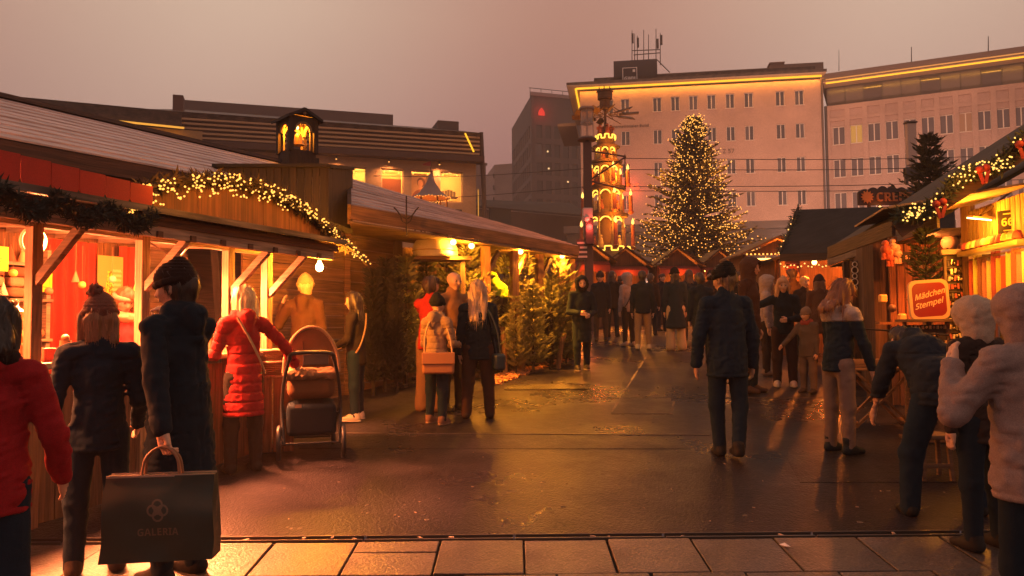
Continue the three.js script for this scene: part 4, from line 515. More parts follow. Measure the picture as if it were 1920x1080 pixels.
// ---------------- long shed behind: shingle roof, boarded wall
{
  const bl = P(-90, 241, 6.55), br = P(402, 333, 8.9), tr = P(524, 306, 12.6), tl = P(-90, 163, 8.55), g = thing('shed', 'long shed with weathered grey board roof behind the gift stall', 'shed', V(0, 0, 0));
  const n = 11, tones = [0, 1, 2, 3, 4].map((i) => mat([.62 + .025 * i, .455 + .018 * i, .44 + .018 * i], .5, { map: T.shingle, bumpMap: T.woodBump, bumpScale: .004 }));
  for (let i = 0; i < n; i++) { const a = i / n, b = (i + 1.12) / n, q = (l, r, t) => l.clone().lerp(r, t); const A = q(bl, tl, a), B2 = q(br, tr, a), C2 = q(br, tr, b), D = q(bl, tl, b); A.y += .012; B2.y += .012; const up = .004 * (i % 2) + .006 * rnd(); for (const v of [A, B2, C2, D]) v.y += up; A.y += .004; B2.y += .004; M('roof_board', prism([A, B2, C2, D], V(0, -.02, 0)), tones[(i * 3 + (i >> 2)) % 5], g); }
  M('eave_board', bar(bl.clone().add(V(0, -.1, 0)), br.clone().add(V(0, -.1, 0)), .05, .16), wood([.13, .055, .035]), g); M('rake_board', bar(br.clone().add(V(0, -.08, 0)), tr.clone().add(V(0, -.08, 0)), .05, .14), wood([.11, .05, .03]), g);
  M('ridge', bar(tl.clone().add(V(0, .03, 0)), tr.clone().add(V(0, .03, 0)), .14, .05), wood([.16, .10, .085]), g);
  const inn = V(-.45, 0, -.28), wl = woods([.17, .07, .04], 4); for (let y = .5, i = 0; y < bl.y - .2; y += .2, i++) M('wall_plank', bar(V(bl.x, y + .1, bl.z).add(inn), V(br.x, y + .1, br.z).add(inn), .04, .192), wl[i % 4], g);
  M('eave_soffit', prism([bl.clone().add(V(0, -.16, 0)), br.clone().add(V(0, -.16, 0)), br.clone().add(V(-.6, -.12, -.4)), bl.clone().add(V(-.6, -.12, -.4))], V(0, -.02, 0)), wood([.15, .07, .045]), g);
  const back = V(-2.2, 0, -3.2); M('back_wall', prism([V(tl.x, tl.y - .05, tl.z), V(tr.x, tr.y - .05, tr.z), V(tr.x, .4, tr.z), V(tl.x, .4, tl.z)], V(-.04, 0, -.03)), wl[1], g);
}
{ // ---------------- plank clad box on the shed corner
  const g = thing('plank_box', 'upright dark plank cladding box between the two shed roofs', 'cladding'), ws = woods([.04, .022, .015], 5, true, .35), yb = P(500, 425, 9.6).y, a = P(400, 314, 9.55), b = P(614, 314, 9.55), c = P(660, 319, 10.5);
  const run = (s, e, n) => { for (let i = 0; i < n; i++) { const u = s.clone().lerp(e, (i + .5) / n), L = s.distanceTo(e) / n - .006, m = M('plank', RB(L, u.y - yb + rr(-.02, .02), .025, .005, 0, 0, 0), pick(ws), g); m.position.set(u.x, (u.y + yb) / 2, u.z); m.rotation.y = Math.atan2(-(e.z - s.z), e.x - s.x); } }; run(a, b, 15); run(b, c, 6);
  M('cap', [bar(a.clone().add(V(0, .02, .01)), b.clone().add(V(.02, .02, .01)), .08, .04), bar(b.clone().add(V(0, .02, 0)), c.clone().add(V(0, .02, 0)), .08, .04)], ws[0], g); M('top', prism([a, b, c, a.clone().add(V(.2, 0, -.95))], V(0, -.03, 0)), ws[1], g);
  M('lower_rail', [bar(V(a.x, yb + .05, a.z - .05), V(b.x, yb + .05, b.z - .05), .06, .1), bar(V(a.x, yb - .05, a.z - .05), V(a.x + .1, .4, a.z - .3), .09, .09)], ws[2], g);
}
{ // ---------------- little open bell turret with lit arches
  const d = 12.9, p = P(557, 300, d), g = thing('bell_turret', 'small roofed wooden turret with lit round arches on the shed roof', 'turret', p, .72), w = .44, dk = wood([.10, .042, .022], .8, true), lit = wood([.68, .42, .2], .7, true), s = d / F, h = 64 * s;
  M('base', [B(w + .1, .2, w + .1, 0, -.08, 0), B(w + .02, .12, w + .02, 0, .07, 0)], dk, g); for (const sx of [-1, 1]) for (const sz of [-1, 1]) { M('post', B(.08, h, .08, sx * w / 2, .1 + h / 2, sz * w / 2), dk, g); M('post_lining', B(.03, h - .1, .03, sx * (w / 2 - .055), .1 + h / 2, sz * (w / 2 - .055)), lit, g); }
  for (let k = 0; k < 4; k++) { const a = M('arch', new THREE.TorusGeometry(w / 2 - .07, .035, 6, 16, Math.PI).translate(0, h - .12, w / 2 - .01), lit, g); a.rotation.y = k * Math.PI / 2; const q = M('spandrel', (() => { const sh = new THREE.Shape([[-w / 2, 0], [-w / 2, .24], [w / 2, .24], [w / 2, 0]].map((v) => new THREE.Vector2(...v))); const R = w / 2 - .06, pts = []; for (let i = 0; i <= 10; i++) pts.push(new THREE.Vector2(Math.cos(Math.PI * i / 10) * R, Math.sin(Math.PI * i / 10) * R)); const o = new THREE.Shape([new THREE.Vector2(-w / 2, 0), new THREE.Vector2(-w / 2, .24), new THREE.Vector2(w / 2, .24), new THREE.Vector2(w / 2, 0), ...pts]); return new THREE.ExtrudeGeometry(o, { depth: .03, bevelEnabled: false }).translate(0, h - .12, w / 2); })(), dk, g); q.rotation.y = k * Math.PI / 2; }
  for (const sx of [-1, 1]) M('roof', prism([V(sx * (w / 2 + .1), h + .1, w / 2 + .1), V(0, h + .26, w / 2 + .1), V(0, h + .26, -w / 2 - .1), V(sx * (w / 2 + .1), h + .1, -w / 2 - .1)], V(0, -.05, 0)), wood([.07, .035, .025]), g);
  M('gable_panel', extr([[-w / 2, 0], [w / 2, 0], [0, .15]], .02).translate(0, h + .13, w / 2 + .02), dk, g); M('gable_star', S(.03, 0, h + .17, w / 2 + .06, 8), lit, g);
  M('bell', lathe([[.001, .2], [.05, .19], [.07, .1], [.11, 0]].reverse(), 14).translate(.02, h - .32, 0), mat([.5, .3, .1], .35, { metalness: .8 }), g); M('lamp_bulb', S(.028, 0, h - .02, 0, 8), glow([1, .5, .12], 12), g); lamp(0, h - .06, 0, GOLD, 7, 3, g);
}
// ---------------- tree sellers' shed
const SHED = {};
{
  const g = thing('tree_shed', 'open fronted wooden shed where firs are sold under bulbs', 'shed'), fl = P(655, 378, 9.75), fr = P(1084, 466, 15.2), rl = P(655, 334, 10.9), rrt = P(992, 434, 16.6); fr.y = fl.y = (fl.y + fr.y) / 2;
  const tones = [0, 1, 2, 3, 4].map((i) => mat([.46 + .05 * i, .33 + .035 * i, .315 + .035 * i], .5, { map: T.shingle, bumpMap: T.woodBump, bumpScale: .004 })), n = 9; for (let i = 0; i < n; i++) { const a = i / n, b = (i + 1.1) / n, q = (l, r, t) => l.clone().lerp(r, t), A = q(fl, rl, a), B2 = q(fr, rrt, a), C2 = q(fr, rrt, b), D = q(fl, rl, b); for (const v of [A, B2]) v.y += .02; M('roof_board', prism([A, B2, C2, D], V(0, -.02, 0)), tones[(i * 2) % 5], g); }
  M('fascia', bar(fl.clone().add(V(0, -.09, 0)), fr.clone().add(V(0, -.09, 0)), .04, .18), wood([.36, .17, .07]), g); M('rake', bar(fr.clone().add(V(0, -.1, 0)), rrt.clone().add(V(0, -.1, 0)), .05, .2), wood([.28, .13, .06]), g); M('near_rake', bar(fl.clone().add(V(0, -.12, 0)), rl.clone().add(V(0, -.12, 0)), .05, .26), wood([.22, .10, .05]), g);
  M('ceiling', prism([fl.clone().add(V(0, -.2, 0)), fr.clone().add(V(0, -.2, 0)), rrt.clone().add(V(.3, -.65, -.2)), rl.clone().add(V(0, -.75, -.2))], V(0, -.03, 0)), wood([.42, .24, .10]), g);
  const dir = fr.clone().sub(fl).setY(0).normalize(), inw = V(dir.z, 0, -dir.x).multiplyScalar(1); if (inw.x > 0) inw.negate(); SHED.dir = dir; SHED.inw = inw; SHED.fl = fl; SHED.fr = fr;
  for (const t of [.52, .66, .80, .93, .995]) { const p = fl.clone().lerp(fr, t).addScaledVector(inw, .15), gy = G(-p.z); M('post', B(.12, fl.y - .25 - gy, .12, p.x, (fl.y - .25 + gy) / 2, p.z, 0, .5, 0), wood([.45, .22, .09], .7, true), g); M('brace', bar(V(p.x, fl.y - .75, p.z), V(p.x, fl.y - .3, p.z).addScaledVector(dir, .4), .06, .07), wood([.4, .2, .08]), g); }
  // boarded corner wall lit by the naked bulb
  const w0 = P(452, 700, 9.15), w1 = P(742, 700, 12.3); w0.y = w1.y = 0; const wl = woods([.34, .165, .07], 5, false, .16); for (let i = 0; i < 17; i++) { const y = .72 + i * .165; if (y > 3.2) break; M('wall_plank', bar(V(w0.x, y, w0.z), V(w1.x, y, w1.z), .03, .158), wl[(i * 3) % 5], g); } M('corner_post', B(.14, 2.6, .14, w1.x + .03, 2.0, w1.z + .03, 0, .4, 0), wood([.14, .07, .035], .8, true), g);
  M('wall_post', B(.1, 2.6, .05, lerp(w0.x, w1.x, .62), 2.0, lerp(w0.z, w1.z, .62) + .05, 0, .8, 0), wl[1], g);
  // inner back wall
  const b1 = fr.clone().addScaledVector(inw, 1.9), b0 = V(w1.x, 0, w1.z), bn = 30, bw = woods([.52, .29, .12], 4, true); for (let i = 0; i < bn; i++) { const u = b0.clone().lerp(V(b1.x, 0, b1.z), (i + .5) / bn), m = M('back_plank', B(V(b0.x, 0, b0.z).distanceTo(V(b1.x, 0, b1.z)) / bn - .012, 2.35, .03), pick(bw), g); m.position.set(u.x, 1.9 + (i / bn) * .3, u.z); m.rotation.y = Math.atan2(-(b1.z - b0.z), b1.x - b0.x); }
  // bulbs under the eaves
  for (const [px, py, d, k] of [[850, 454, 11.75, 22], [884, 461, 12.15, 30], [976, 472, 13.5, 38], [1054, 480, 14.75, 40]]) { const p = P(px, py, d); M('lamp_bulb', S(.045, p.x, p.y, p.z, 10), glow([1, .62, .15], 16), g); M('lamp_holder', C(.05, .03, .05, p.x, p.y + .06, p.z, 10), mat([.05, .03, .02], .5), g); lamp(p.x, p.y - .02, p.z, GOLD, k * .28, 2.5, g); downlight(p.x, p.y - .07, p.z, GOLD, k * 2.6, g, .0, 1.12); }
  const q = P(762, 408, 10.4), orn = thing('roof_ornament', 'black iron three branched ornament on the tree shed eave', 'ornament', q); const ir = mat([.035, .02, .016], .5, { metalness: .5 }); M('stem', rod(V(0, -.25, 0), V(0, .3, 0), .012, .01, 6), ir, orn); for (const s of [-1, 1]) { M('arm', tube([V(0, -.02, 0), V(s * .07, .02, 0), V(s * .13, .1, 0), V(s * .17, .14, 0)], .01, 12, 5), ir, orn); M('arm', tube([V(0, -.08, 0), V(s * .05, -.05, 0), V(s * .08, .02, 0)], .01, 10, 5), ir, orn); }
}
{ // white tarpaulin bundle on a shelf in the shed
  const p = P(815, 478, 12.0), g = thing('tarpaulin_bundle', 'large rounded white tarpaulin bundle on a shelf inside the tree shed', 'bundle', p); const s = new THREE.SphereGeometry(.34, 32, 20), a = s.attributes.position; for (let i = 0; i < a.count; i++) { const x = a.getX(i), y = a.getY(i), z = a.getZ(i), k = 1 + .07 * n3(x * 5, y * 5, z * 5) + .03 * n3(x * 14, y * 6, z * 14); a.setXYZ(i, x * 1.05 * k, Math.max(-.04, y) * 1.02 * k, z * k); } s.computeVertexNormals(); M('sheet', s, mat([.72, .62, .46], .7, { map: T.cloth }), g); M('cord', new THREE.TorusGeometry(.345, .01, 5, 32).rotateX(Math.PI / 2).translate(0, .06, 0), mat([.3, .2, .1], .8), g);
  const sh = thing('shelf_board', 'rough timber shelf carrying the white bundle in the tree shed', 'shelf', V(p.x, p.y - .045, p.z)); M('board', B(1.1, .05, .5, .0, -.02, 0, 0, .2, 0), wood([.3, .15, .07]), sh); for (const s2 of [-.45, .45]) M('support', B(.07, p.y - .1 - G(12), .07, s2, -(p.y - .1 - G(12)) / 2 - .04, .1), wood([.25, .12, .06], .8, true), sh);
}
{ // ---------------- firs for sale, netted bundles, bark litter
  const fa = firGeo(2.2, .62, { levels: 15, per: 8, twigs: 8, len: .2, needles: 6, droop: -.35, r0: .012, bottom: .1, uneven: .35, sw: .05 }), fbb = firGeo(2.2, .5, { levels: 13, per: 7, twigs: 8, len: .2, needles: 6, droop: -.5, r0: .012, bottom: .12, uneven: .45, sw: .05 }), fn = firGeo(1.9, .2, { levels: 22, per: 7, twigs: 4, len: .17, needles: 4, droop: -1.4, r0: .011, bottom: .08, uneven: .3, sw: .06 });
  const cutM = [[.15, .15, .05], [.12, .125, .045], [.17, .16, .06]].map((c) => mat(c, .75)), spots = [[1000, 13.2, .72, 0, 'bushy cut fir for sale before the shed post with the brace'], [1036, 13.9, .8, 0, 'bushy cut fir for sale left of the woman in the black hood'], [968, 12.9, .62, 1, 'knee high bushy fir for sale beside the bark stake'], [1012, 15.2, 1.0, 0, 'tall cut fir for sale deep inside the tree shed'], [948, 14.3, 1.02, 1, 'tall cut fir for sale behind the yellow jacket'], [905, 13.9, 1.0, 0, 'tall cut fir for sale between bulbs above the grey haired woman'], [1062, 14.1, .6, 0, 'low fir for sale at the end of the bark litter'], [878, 12.7, 1.07, 0, 'tallest cut fir for sale, left of the worker in the yellow jacket'], [986, 13.9, 1.02, 1, 'cut fir for sale beside the shed post, right of the yellow jacket'], [1050, 14.9, .98, 0, 'cut fir for sale at the far end of the tree shed'], [800, 12.4, .98, 1, 'cut fir for sale behind the man in the red jacket'], [762, 11.7, .95, 0, 'dark fir for sale behind the woman with the tan bag'], [1020, 14.4, .66, 1, 'small fir for sale in front of the second shed bulb'], [955, 13.3, .55, 0, 'low bushy fir for sale below the yellow jacket worker'], [1070, 15.8, .74, 1, 'small fir for sale half hidden by the woman in the black hood'], [915, 13.1, .78, 1, 'thin fir for sale right behind the grey haired woman'], [838, 12.9, .9, 0, 'cut fir for sale behind the bald man']];
  spots.forEach(([px, d, s, k, lb], i) => { const t = firThing(k ? fbb : fa, cutM[i % 3], 'cut_fir', lb, GX(px, d), 'firs for sale', s, i * 1.7); const ld = G(d); M('stand', [B(.5, .05, .07, 0, .03, 0), B(.07, .05, .5, 0, .03, 0)], barkM, t); });
  [[700, 11.0, .98, 'netted fir bundle leaning by the boarded wall behind the dark clothed woman'], [722, 11.3, 1.06, 'netted fir bundle at the corner post of the boarded wall'], [744, 11.2, .92, 'netted fir bundle left of the beige puffer jacket'], [1032, 13.6, .55, 'short netted fir bundle above the bark litter']].forEach(([px, d, s, lb], i) => { const t = firThing(fn, mat([.022, .018, .011], .9), 'netted_fir', lb, GX(px, d), 'netted firs', s, i * 2.3); t.rotation.z = rr(-.08, .1); });
  [[1046, 13.7, .62, .12, 'bark covered slab of wood leaning by the firs'], [948, 13.0, .8, -.05, 'pale bark stake standing under the yellow jacket'], [975, 13.2, .5, .2, 'short crooked log standing among the firs']].forEach(([px, d, h, tl, lb]) => { const t = thing('log', lb, 'log', GX(px, d)); const r = M('bark', tube([V(0, -.02, 0), V(tl * .4, h * .5, .02), V(tl, h, 0)], .045, 12, 8), wood([.52, .27, .12], .9, true), t); M('cut_end', C(.04, .04, .01, tl, h, 0, 8), wood([.7, .45, .22]), t); });
  const n = 1500, ch = new THREE.BoxGeometry(.07, .012, .03), cm = mat([.40, .19, .09], .9), im = new THREE.InstancedMesh(ch, cm, n), m4 = new THREE.Matrix4(), q = new THREE.Quaternion(), col = new THREE.Color(); for (let i = 0; i < n; i++) { const t = rnd(), px = lerp(925, 1062, t) + rr(-14, 14), d = lerp(11.9, 15, t) + Math.abs(rr(-1, 1)) * rr(0, .9) - .1, p = GX(px, d); q.setFromEuler(new THREE.Euler(rr(-.5, .5), rr(0, 6), rr(-.5, .5))); m4.compose(V(p.x, p.y + rr(.005, .035), p.z), q, V(rr(.5, 1.3), 1, rr(.5, 1.4))); im.setMatrixAt(i, m4); const k = rr(.4, 1.3); im.setColorAt(i, col.setRGB(k, k * rr(.8, 1.05), k * rr(.7, 1))); } im.name = 'bark_litter'; tag(im, 'scattered reddish bark chips on the ground in front of the firs', 'bark chips', null, 'stuff'); scene.add(im);
}
// ================================================================ stalls on the right
{
  const u = V(.17, 0, -1).normalize(), nr = V(1, 0, .17).normalize();
  { // ---------------- stall 66: deep roof flap, yellow lit boards, scarves
    const g = thing('scarf_stall', 'stall number 66 with garlanded roof flap, lit boards and hanging scarves', 'market stall'), E0 = V(3.52, 2.66, -7.0), E1 = E0.clone().addScaledVector(u, 2.5), R0 = E0.clone().addScaledVector(nr, 2.2).add(V(0, 1.40, 0)), R1 = E1.clone().addScaledVector(nr, 2.2).add(V(0, 1.40, 0));
    M('roof', prism([E0, R0, R1, E1].map((v) => v.clone().add(V(0, .07, 0))), V(0, -.05, 0)), mat([.06, .045, .04], .85, { map: T.roof }), g); M('soffit', prism([E0, R0, R1, E1], V(0, -.02, 0)), mat([.72, .48, .30], .8, { map: T.wood }), g);
    M('rake_board', bar(E0.clone().add(V(0, -.02, .02)), R0.clone().add(V(0, -.02, .02)), .03, .16), wood([.22, .10, .05]), g); M('eave_board', bar(E0.clone().add(V(-.02, 0, 0)), E1.clone().add(V(-.02, 0, 0)), .03, .14), wood([.10, .05, .03]), g);
    const wallAt = (d) => V(4.95 + .17 * (d - 8), 0, -d), wy = woods([.72, .46, .14], 4, true, .14), ry = Math.atan2(1, .17); for (let d = 6.95, i = 0; d < 8.35; d += .1, i++) { const p = wallAt(d), m = M('wall_slat', RB(.09, .46, .025, .006, 0, 0, 0), wy[i % 4], g); m.position.set(p.x, 2.77, p.z); m.rotation.y = ry; }
    const a = wallAt(7.05), b = wallAt(8.4); M('ledge', bar(V(a.x - .06, 2.53, a.z), V(b.x - .06, 2.53, b.z), .14, .05), wood([.8, .55, .2]), g); M('back_panel', prism([V(a.x + .3, 2.5, a.z), V(b.x + .3, 2.5, b.z), V(b.x + .3, .4, b.z), V(a.x + .3, .4, a.z)], V(.03, 0, 0)), mat([.75, .55, .2], .8, { map: T.wood }), g);
    M('inner_ceiling', prism([V(a.x - 1.35, 2.84, a.z), V(a.x + .1, 3.08, a.z), V(b.x + .1, 3.08, b.z), V(b.x - 1.25, 2.84, b.z)], V(0, .02, 0)), mat([.72, .48, .30], .8, { map: T.wood }), g);
    M('counter', prism([V(a.x - .35, 1.55, a.z), V(b.x - .35, 1.55, b.z), V(b.x + .25, 1.55, b.z), V(a.x + .25, 1.55, a.z)], V(0, -.05, 0)), wood([.4, .2, .08]), g); for (let d = 5.4, i = 0; d < 8.35; d += .2, i++) { const p = wallAt(d), m = M('counter_board', B(.19, 1.1, .03), pick(woods([.25, .11, .05], 3, true)), g); m.position.set(p.x - .3, 1.0, p.z); m.rotation.y = ry; }
    M('end_post', B(.1, 3.0, .1, b.x, 1.9, b.z, 0, .17, 0), wood([.4, .2, .08], .8, true), g);
    const sc = [[.62, .12, .08], [.72, .5, .1], [.45, .08, .12], [.75, .62, .3], [.55, .22, .2], [.3, .12, .1], [.8, .7, .2]].map((c) => mat(c, .9, { map: T.cloth, side: 2 })); for (let i = 0; i < 22; i++) { const d = 6.0 + i * .105, p = wallAt(d), m = M('scarf', curtainGeo(.1, rr(.55, .75), 1.5, .018, 10), sc[i % 7], g); m.position.set(p.x - .04, 2.12 + rr(-.04, .04), p.z); m.rotation.y = ry - Math.PI / 2 - 1.2; }
    for (let i = 0; i < 11; i++) { const p = wallAt(7.1 + i * .115), m = M('knit_hat', lathe([[.001, .11], [.035, .1], [.06, .06], [.068, 0], [.06, -.005]].reverse(), 12), sc[(i * 3) % 7], g); m.position.set(p.x - .1, 2.57, p.z); m.scale.setScalar(.7); }
    M('scarf_rail', bar(V(a.x - .05, 2.46, a.z), V(b.x - .05, 2.46, b.z), .02, .02), mat([.2, .1, .05], .5), g);
    const num = (txt, w, h) => { const cv = document.createElement('canvas'); cv.width = 100; cv.height = 128; const q = cv.getContext('2d'); q.fillStyle = '#2c2016'; q.fillRect(0, 0, 100, 128); q.fillStyle = '#e8cf6a'; q.font = 'bold 62px sans-serif'; q.textAlign = 'center'; q.fillText(txt, 50, 86); q.fillRect(28, 14, 44, 7); q.fillRect(28, 108, 44, 7); const t = new THREE.CanvasTexture(cv); t.colorSpace = THREE.SRGBColorSpace; const pg = new THREE.PlaneGeometry(w, h); pg.userData.keepUV = true; return [pg, mat([1, 1, 1], .6, { map: t })]; };
    const [ng, nm] = num('66', .17, .22), np = wallAt(7.42), nb = M('number_plate', ng, nm, g); nb.position.set(np.x - .035, 2.76, np.z); nb.rotation.y = -1.0; const plate = M('plate_backing', B(.18, .23, .012, 0, 0, -.008), mat([.06, .04, .03], .6), nb);
    // floodlight under the flap
    const lp = P(1836, 413, 7.75), fl = M('flood_lamp', [B(.2, .02, .14, lp.x, lp.y + .03, lp.z, .2, 0, -.1)], mat([.1, .07, .05], .5), g); M('lamp_panel', B(.18, .012, .12, lp.x, lp.y + .013, lp.z, .2, 0, -.1), glow([1, .62, .2], 14), fl); M('lamp_bracket', rod(V(lp.x, lp.y + .04, lp.z), V(lp.x + .35, lp.y + .3, lp.z), .012, .012, 6), mat([.1, .07, .05], .5), fl); lamp(lp.x - .1, lp.y - .06, lp.z + .1, GOLD, 5.5, 4, g); const wp = wallAt(7.0); lamp(wp.x - .35, 2.4, wp.z, GOLD, 4, 5, g);
    // garland with red bows and lights along the rake
    const gp = [0, .12, .25, .38, .5, .62, .75, .88, 1].map((t, i) => E0.clone().lerp(R0, t).add(V(0, .04 + (i % 2 ? -.05 : .05), .06))); garland(gp, .13, 3600, needleM[2], g, 'fir_garland', .09);
    const cv = new THREE.CatmullRomCurve3(gp), bp = []; for (let i = 0; i < 380; i++) { const t = rnd(), p = cv.getPoint(t), k = Math.sin(t * 26); if (k < -.8) continue; bp.push(p.add(V(rr(-.06, .06), rr(-.06, .09), rr(.0, .12)))); } bulbs('fairy_light_bulbs', bp, .009, glow([1, .5, .10], 2.3), g); for (const t of [.2, .5, .8]) { const p = cv.getPoint(t); lamp(p.x, p.y + .05, p.z + .3, GOLD, .9, 6, g); }
    for (const t of [.14, .3, .45, .58, .72, .9]) { const p = cv.getPoint(t), w = M('red_bow', [S(.036, p.x - .03, p.y, p.z + .09, 8), S(.036, p.x + .03, p.y + .02, p.z + .09, 8), B(.03, .12, .01, p.x - .02, p.y - .07, p.z + .1, 0, 0, .3), B(.03, .12, .01, p.x + .03, p.y - .06, p.z + .1, 0, 0, -.3)], mat([.25, .02, .012], .7), g); }
  }
  { // ---------------- stall 51 behind it
    const g = thing('craft_stall', 'stall number 51 with orange plank wall and grey roof edge', 'market stall'), e0 = P(1762, 402, 8.5), e1 = P(1555, 482, 13.3), up = nr.clone().multiplyScalar(1.7).add(V(0, .95, 0));
    M('roof', prism([e0, e0.clone().add(up), e1.clone().add(up), e1], V(0, -.05, 0)), mat([.05, .04, .038], .9, { map: T.roof }), g); M('roof_edge', bar(e0.clone().add(V(-.02, -.05, 0)), e1.clone().add(V(-.02, -.05, 0)), .03, .2), wood([.30, .245, .235]), g); M('soffit', prism([e0.clone().add(V(0, -.16, 0)), e0.clone().add(V(1.3, -.1, .2)), e1.clone().add(V(1.3, -.1, .2)), e1.clone().add(V(0, -.16, 0))], V(0, -.02, 0)), wood([.09, .05, .035]), g);
    const w0 = P(1668, 600, 9.9), w1 = P(1872, 600, 9.5), n = 13, ws = woods([.52, .20, .075], 5, true, .16); for (let i = 0; i < n; i++) { const p = w0.clone().lerp(w1, (i + .5) / n), m = M('wall_plank', RB(w0.distanceTo(w1) / n - .006, 2.2, .03, .005, 0, 0, 0), ws[(i * 2) % 5], g); m.position.set(p.x, 1.78, p.z); m.rotation.y = .08; }
    M('top_rail', bar(V(w0.x, 2.86, w0.z + .04), V(w1.x, 2.86, w1.z + .04), .06, .06), ws[1], g);
    const cvn = document.createElement('canvas'); cvn.width = 120; cvn.height = 110; const q = cvn.getContext('2d'); q.fillStyle = '#241a16'; q.fillRect(0, 0, 120, 110); q.fillStyle = '#e9b98a'; q.font = 'bold 58px sans-serif'; q.textAlign = 'center'; q.fillText('51', 62, 78); const t = new THREE.CanvasTexture(cvn); t.colorSpace = THREE.SRGBColorSpace; const pg = new THREE.PlaneGeometry(.13, .12); pg.userData.keepUV = true; const sp = P(1702, 482, 9.72), nb = M('number_plate', pg, mat([1, 1, 1], .6, { map: t }), g); nb.position.copy(sp); M('plate_backing', B(.14, .13, .012, 0, 0, -.009), mat([.05, .03, .025], .6), nb);
    const lp = P(1745, 445, 9.1); M('lamp_bulb', S(.035, lp.x, lp.y, lp.z, 10), glow([1, .4, .08], 10), g); lamp(lp.x, lp.y, lp.z, [1, .22, .03], 5, 3, g); downlight(lp.x, lp.y - .05, lp.z, [1, .22, .03], 20, g, -.1, 1.0); 
    for (const [px, py, r] of [[1660, 468, .06], [1674, 462, .05], [1682, 476, .06], [1668, 484, .05]]) { const p = P(px, py, 9.6); M('hanging_doll', [S(r, p.x, p.y, p.z, 10), S(r * .7, p.x, p.y + r * 1.3, p.z, 10), C(r * .4, r * .5, r * 1.4, p.x + r * .4, p.y - r * 1.4, p.z, 8), C(r * .4, r * .5, r * 1.4, p.x - r * .4, p.y - r * 1.4, p.z, 8)], pick([mat([.5, .12, .06], .8), mat([.6, .4, .25], .8)]), g); }
    const sh = P(1825, 458, 9.2); M('plush_roll', [RB(.5, .16, .2, .075, sh.x, sh.y, sh.z), S(.1, sh.x - .28, sh.y + .02, sh.z, 12)], mat([.68, .42, .33], .9, { map: T.cloth }), g);
    // door leaf with white drawings, set further back
    const d0 = P(1582, 610, 11.6), d1 = P(1643, 610, 11.3), dw = woods([.26, .12, .06], 4, true); for (let i = 0; i < 4; i++) { const p = d0.clone().lerp(d1, (i + .5) / 4), m = M('door_board', B(d0.distanceTo(d1) / 4 - .008, 2.0, .03), dw[i], g); m.position.set(p.x, 1.72, p.z); m.rotation.y = .3; } const orn = []; for (let k = 0; k < 2; k++) for (let i = 0; i < 5; i++) { const p = P(1600 + k * 19, 540 - i * 11, 11.36 - k * .06); orn.push(new THREE.TorusGeometry(.035 + .012 * (i % 2), .007, 5, 14).translate(p.x, p.y, p.z + .05)); } M('painted_scroll', orn, mat([.72, .6, .5], .7), g);
    const f0 = P(1560, 640, 11.8); M('dark_front', prism([V(e1.x + .12, 2.95, e1.z + .3), V(w0.x - .12, 2.9, w0.z - .1), V(w0.x - .12, .8, w0.z - .1), V(e1.x + .12, .8, e1.z + .3)], V(.05, 0, 0)), wood([.17, .09, .055], .9, true), g); M('lower_panel', B(.7, .5, .04, P(1625, 640, 10.6).x, P(1625, 628, 10.6).y, -10.6, 0, .2, 0), wood([.22, .11, .06]), g);
    for (let i = 0; i < 7; i++) { const p = P(1655 + i * 18, 560 + (i % 3) * 18, 9.5); M('toy', i % 2 ? S(.05, p.x, p.y, p.z, 10) : RB(.09, .1, .08, .02, p.x, p.y, p.z), pick([mat([.5, .05, .03], .6), mat([.6, .35, .1], .6), mat([.1, .05, .03], .6)]), g); } M('toy_shelf', bar(P(1645, 606, 9.55), P(1780, 606, 9.4), .2, .03), ws[0], g);
    M('corner_pillar', B(.32, 2.2, .3, P(1652, 560, 10.1).x, 1.85, -10.1), wood([.17, .09, .055], .9, true), g);
  }
  { // ---------------- rack of glittering key rings beside the scarves
    const p = P(1817, 565, 8.5), g = thing('key_ring_rack', 'tall rack crowded with glittering key rings beside the hanging scarves', 'display rack', V(p.x, G(8.5), p.z), -.12), top = P(1817, 472, 8.5).y - G(8.5); for (const s of [-1, 1]) M('upright', B(.03, top, .03, s * .24, top / 2, 0), wood([.4, .25, .14], .8, true), g); M('top_board', RB(.56, .06, .06, .01, 0, top, 0), mat([.62, .46, .34], .7), g); M('back_board', B(.46, 1.2, .015, 0, top - .62, -.03), mat([.06, .035, .02], .8), g);
    const cols = [mat([.75, .6, .35], .25, { metalness: .9 }), mat([.6, .4, .15], .3, { metalness: .8 }), mat([.7, .55, .4], .4), mat([.12, .07, .04], .5), mat([.5, .1, .05], .5)], gs = [0, 1, 2].map((k) => boxUV(k === 0 ? B(.02, .06, .008) : k === 1 ? S(.016, 0, 0, 0, 6) : C(.014, .014, .05, 0, 0, 0, 6))); for (let r = 0; r < 12; r++) { M('hook_rail', B(.46, .01, .01, 0, top - .08 - r * .09, .0), mat([.1, .06, .03], .5), g); for (let i = 0; i < 14; i++) MS('key_ring', gs[(i * 5 + r) % 3], pick(cols), g, -.21 + i * .032, top - .12 - r * .09 + rr(-.01, .01), .012 + rr(0, .02), 0, 0, rr(-.3, .3)); }
    lamp(.1, top - .1, .5, [1, .42, .06], 1.5, 4, g);
  }
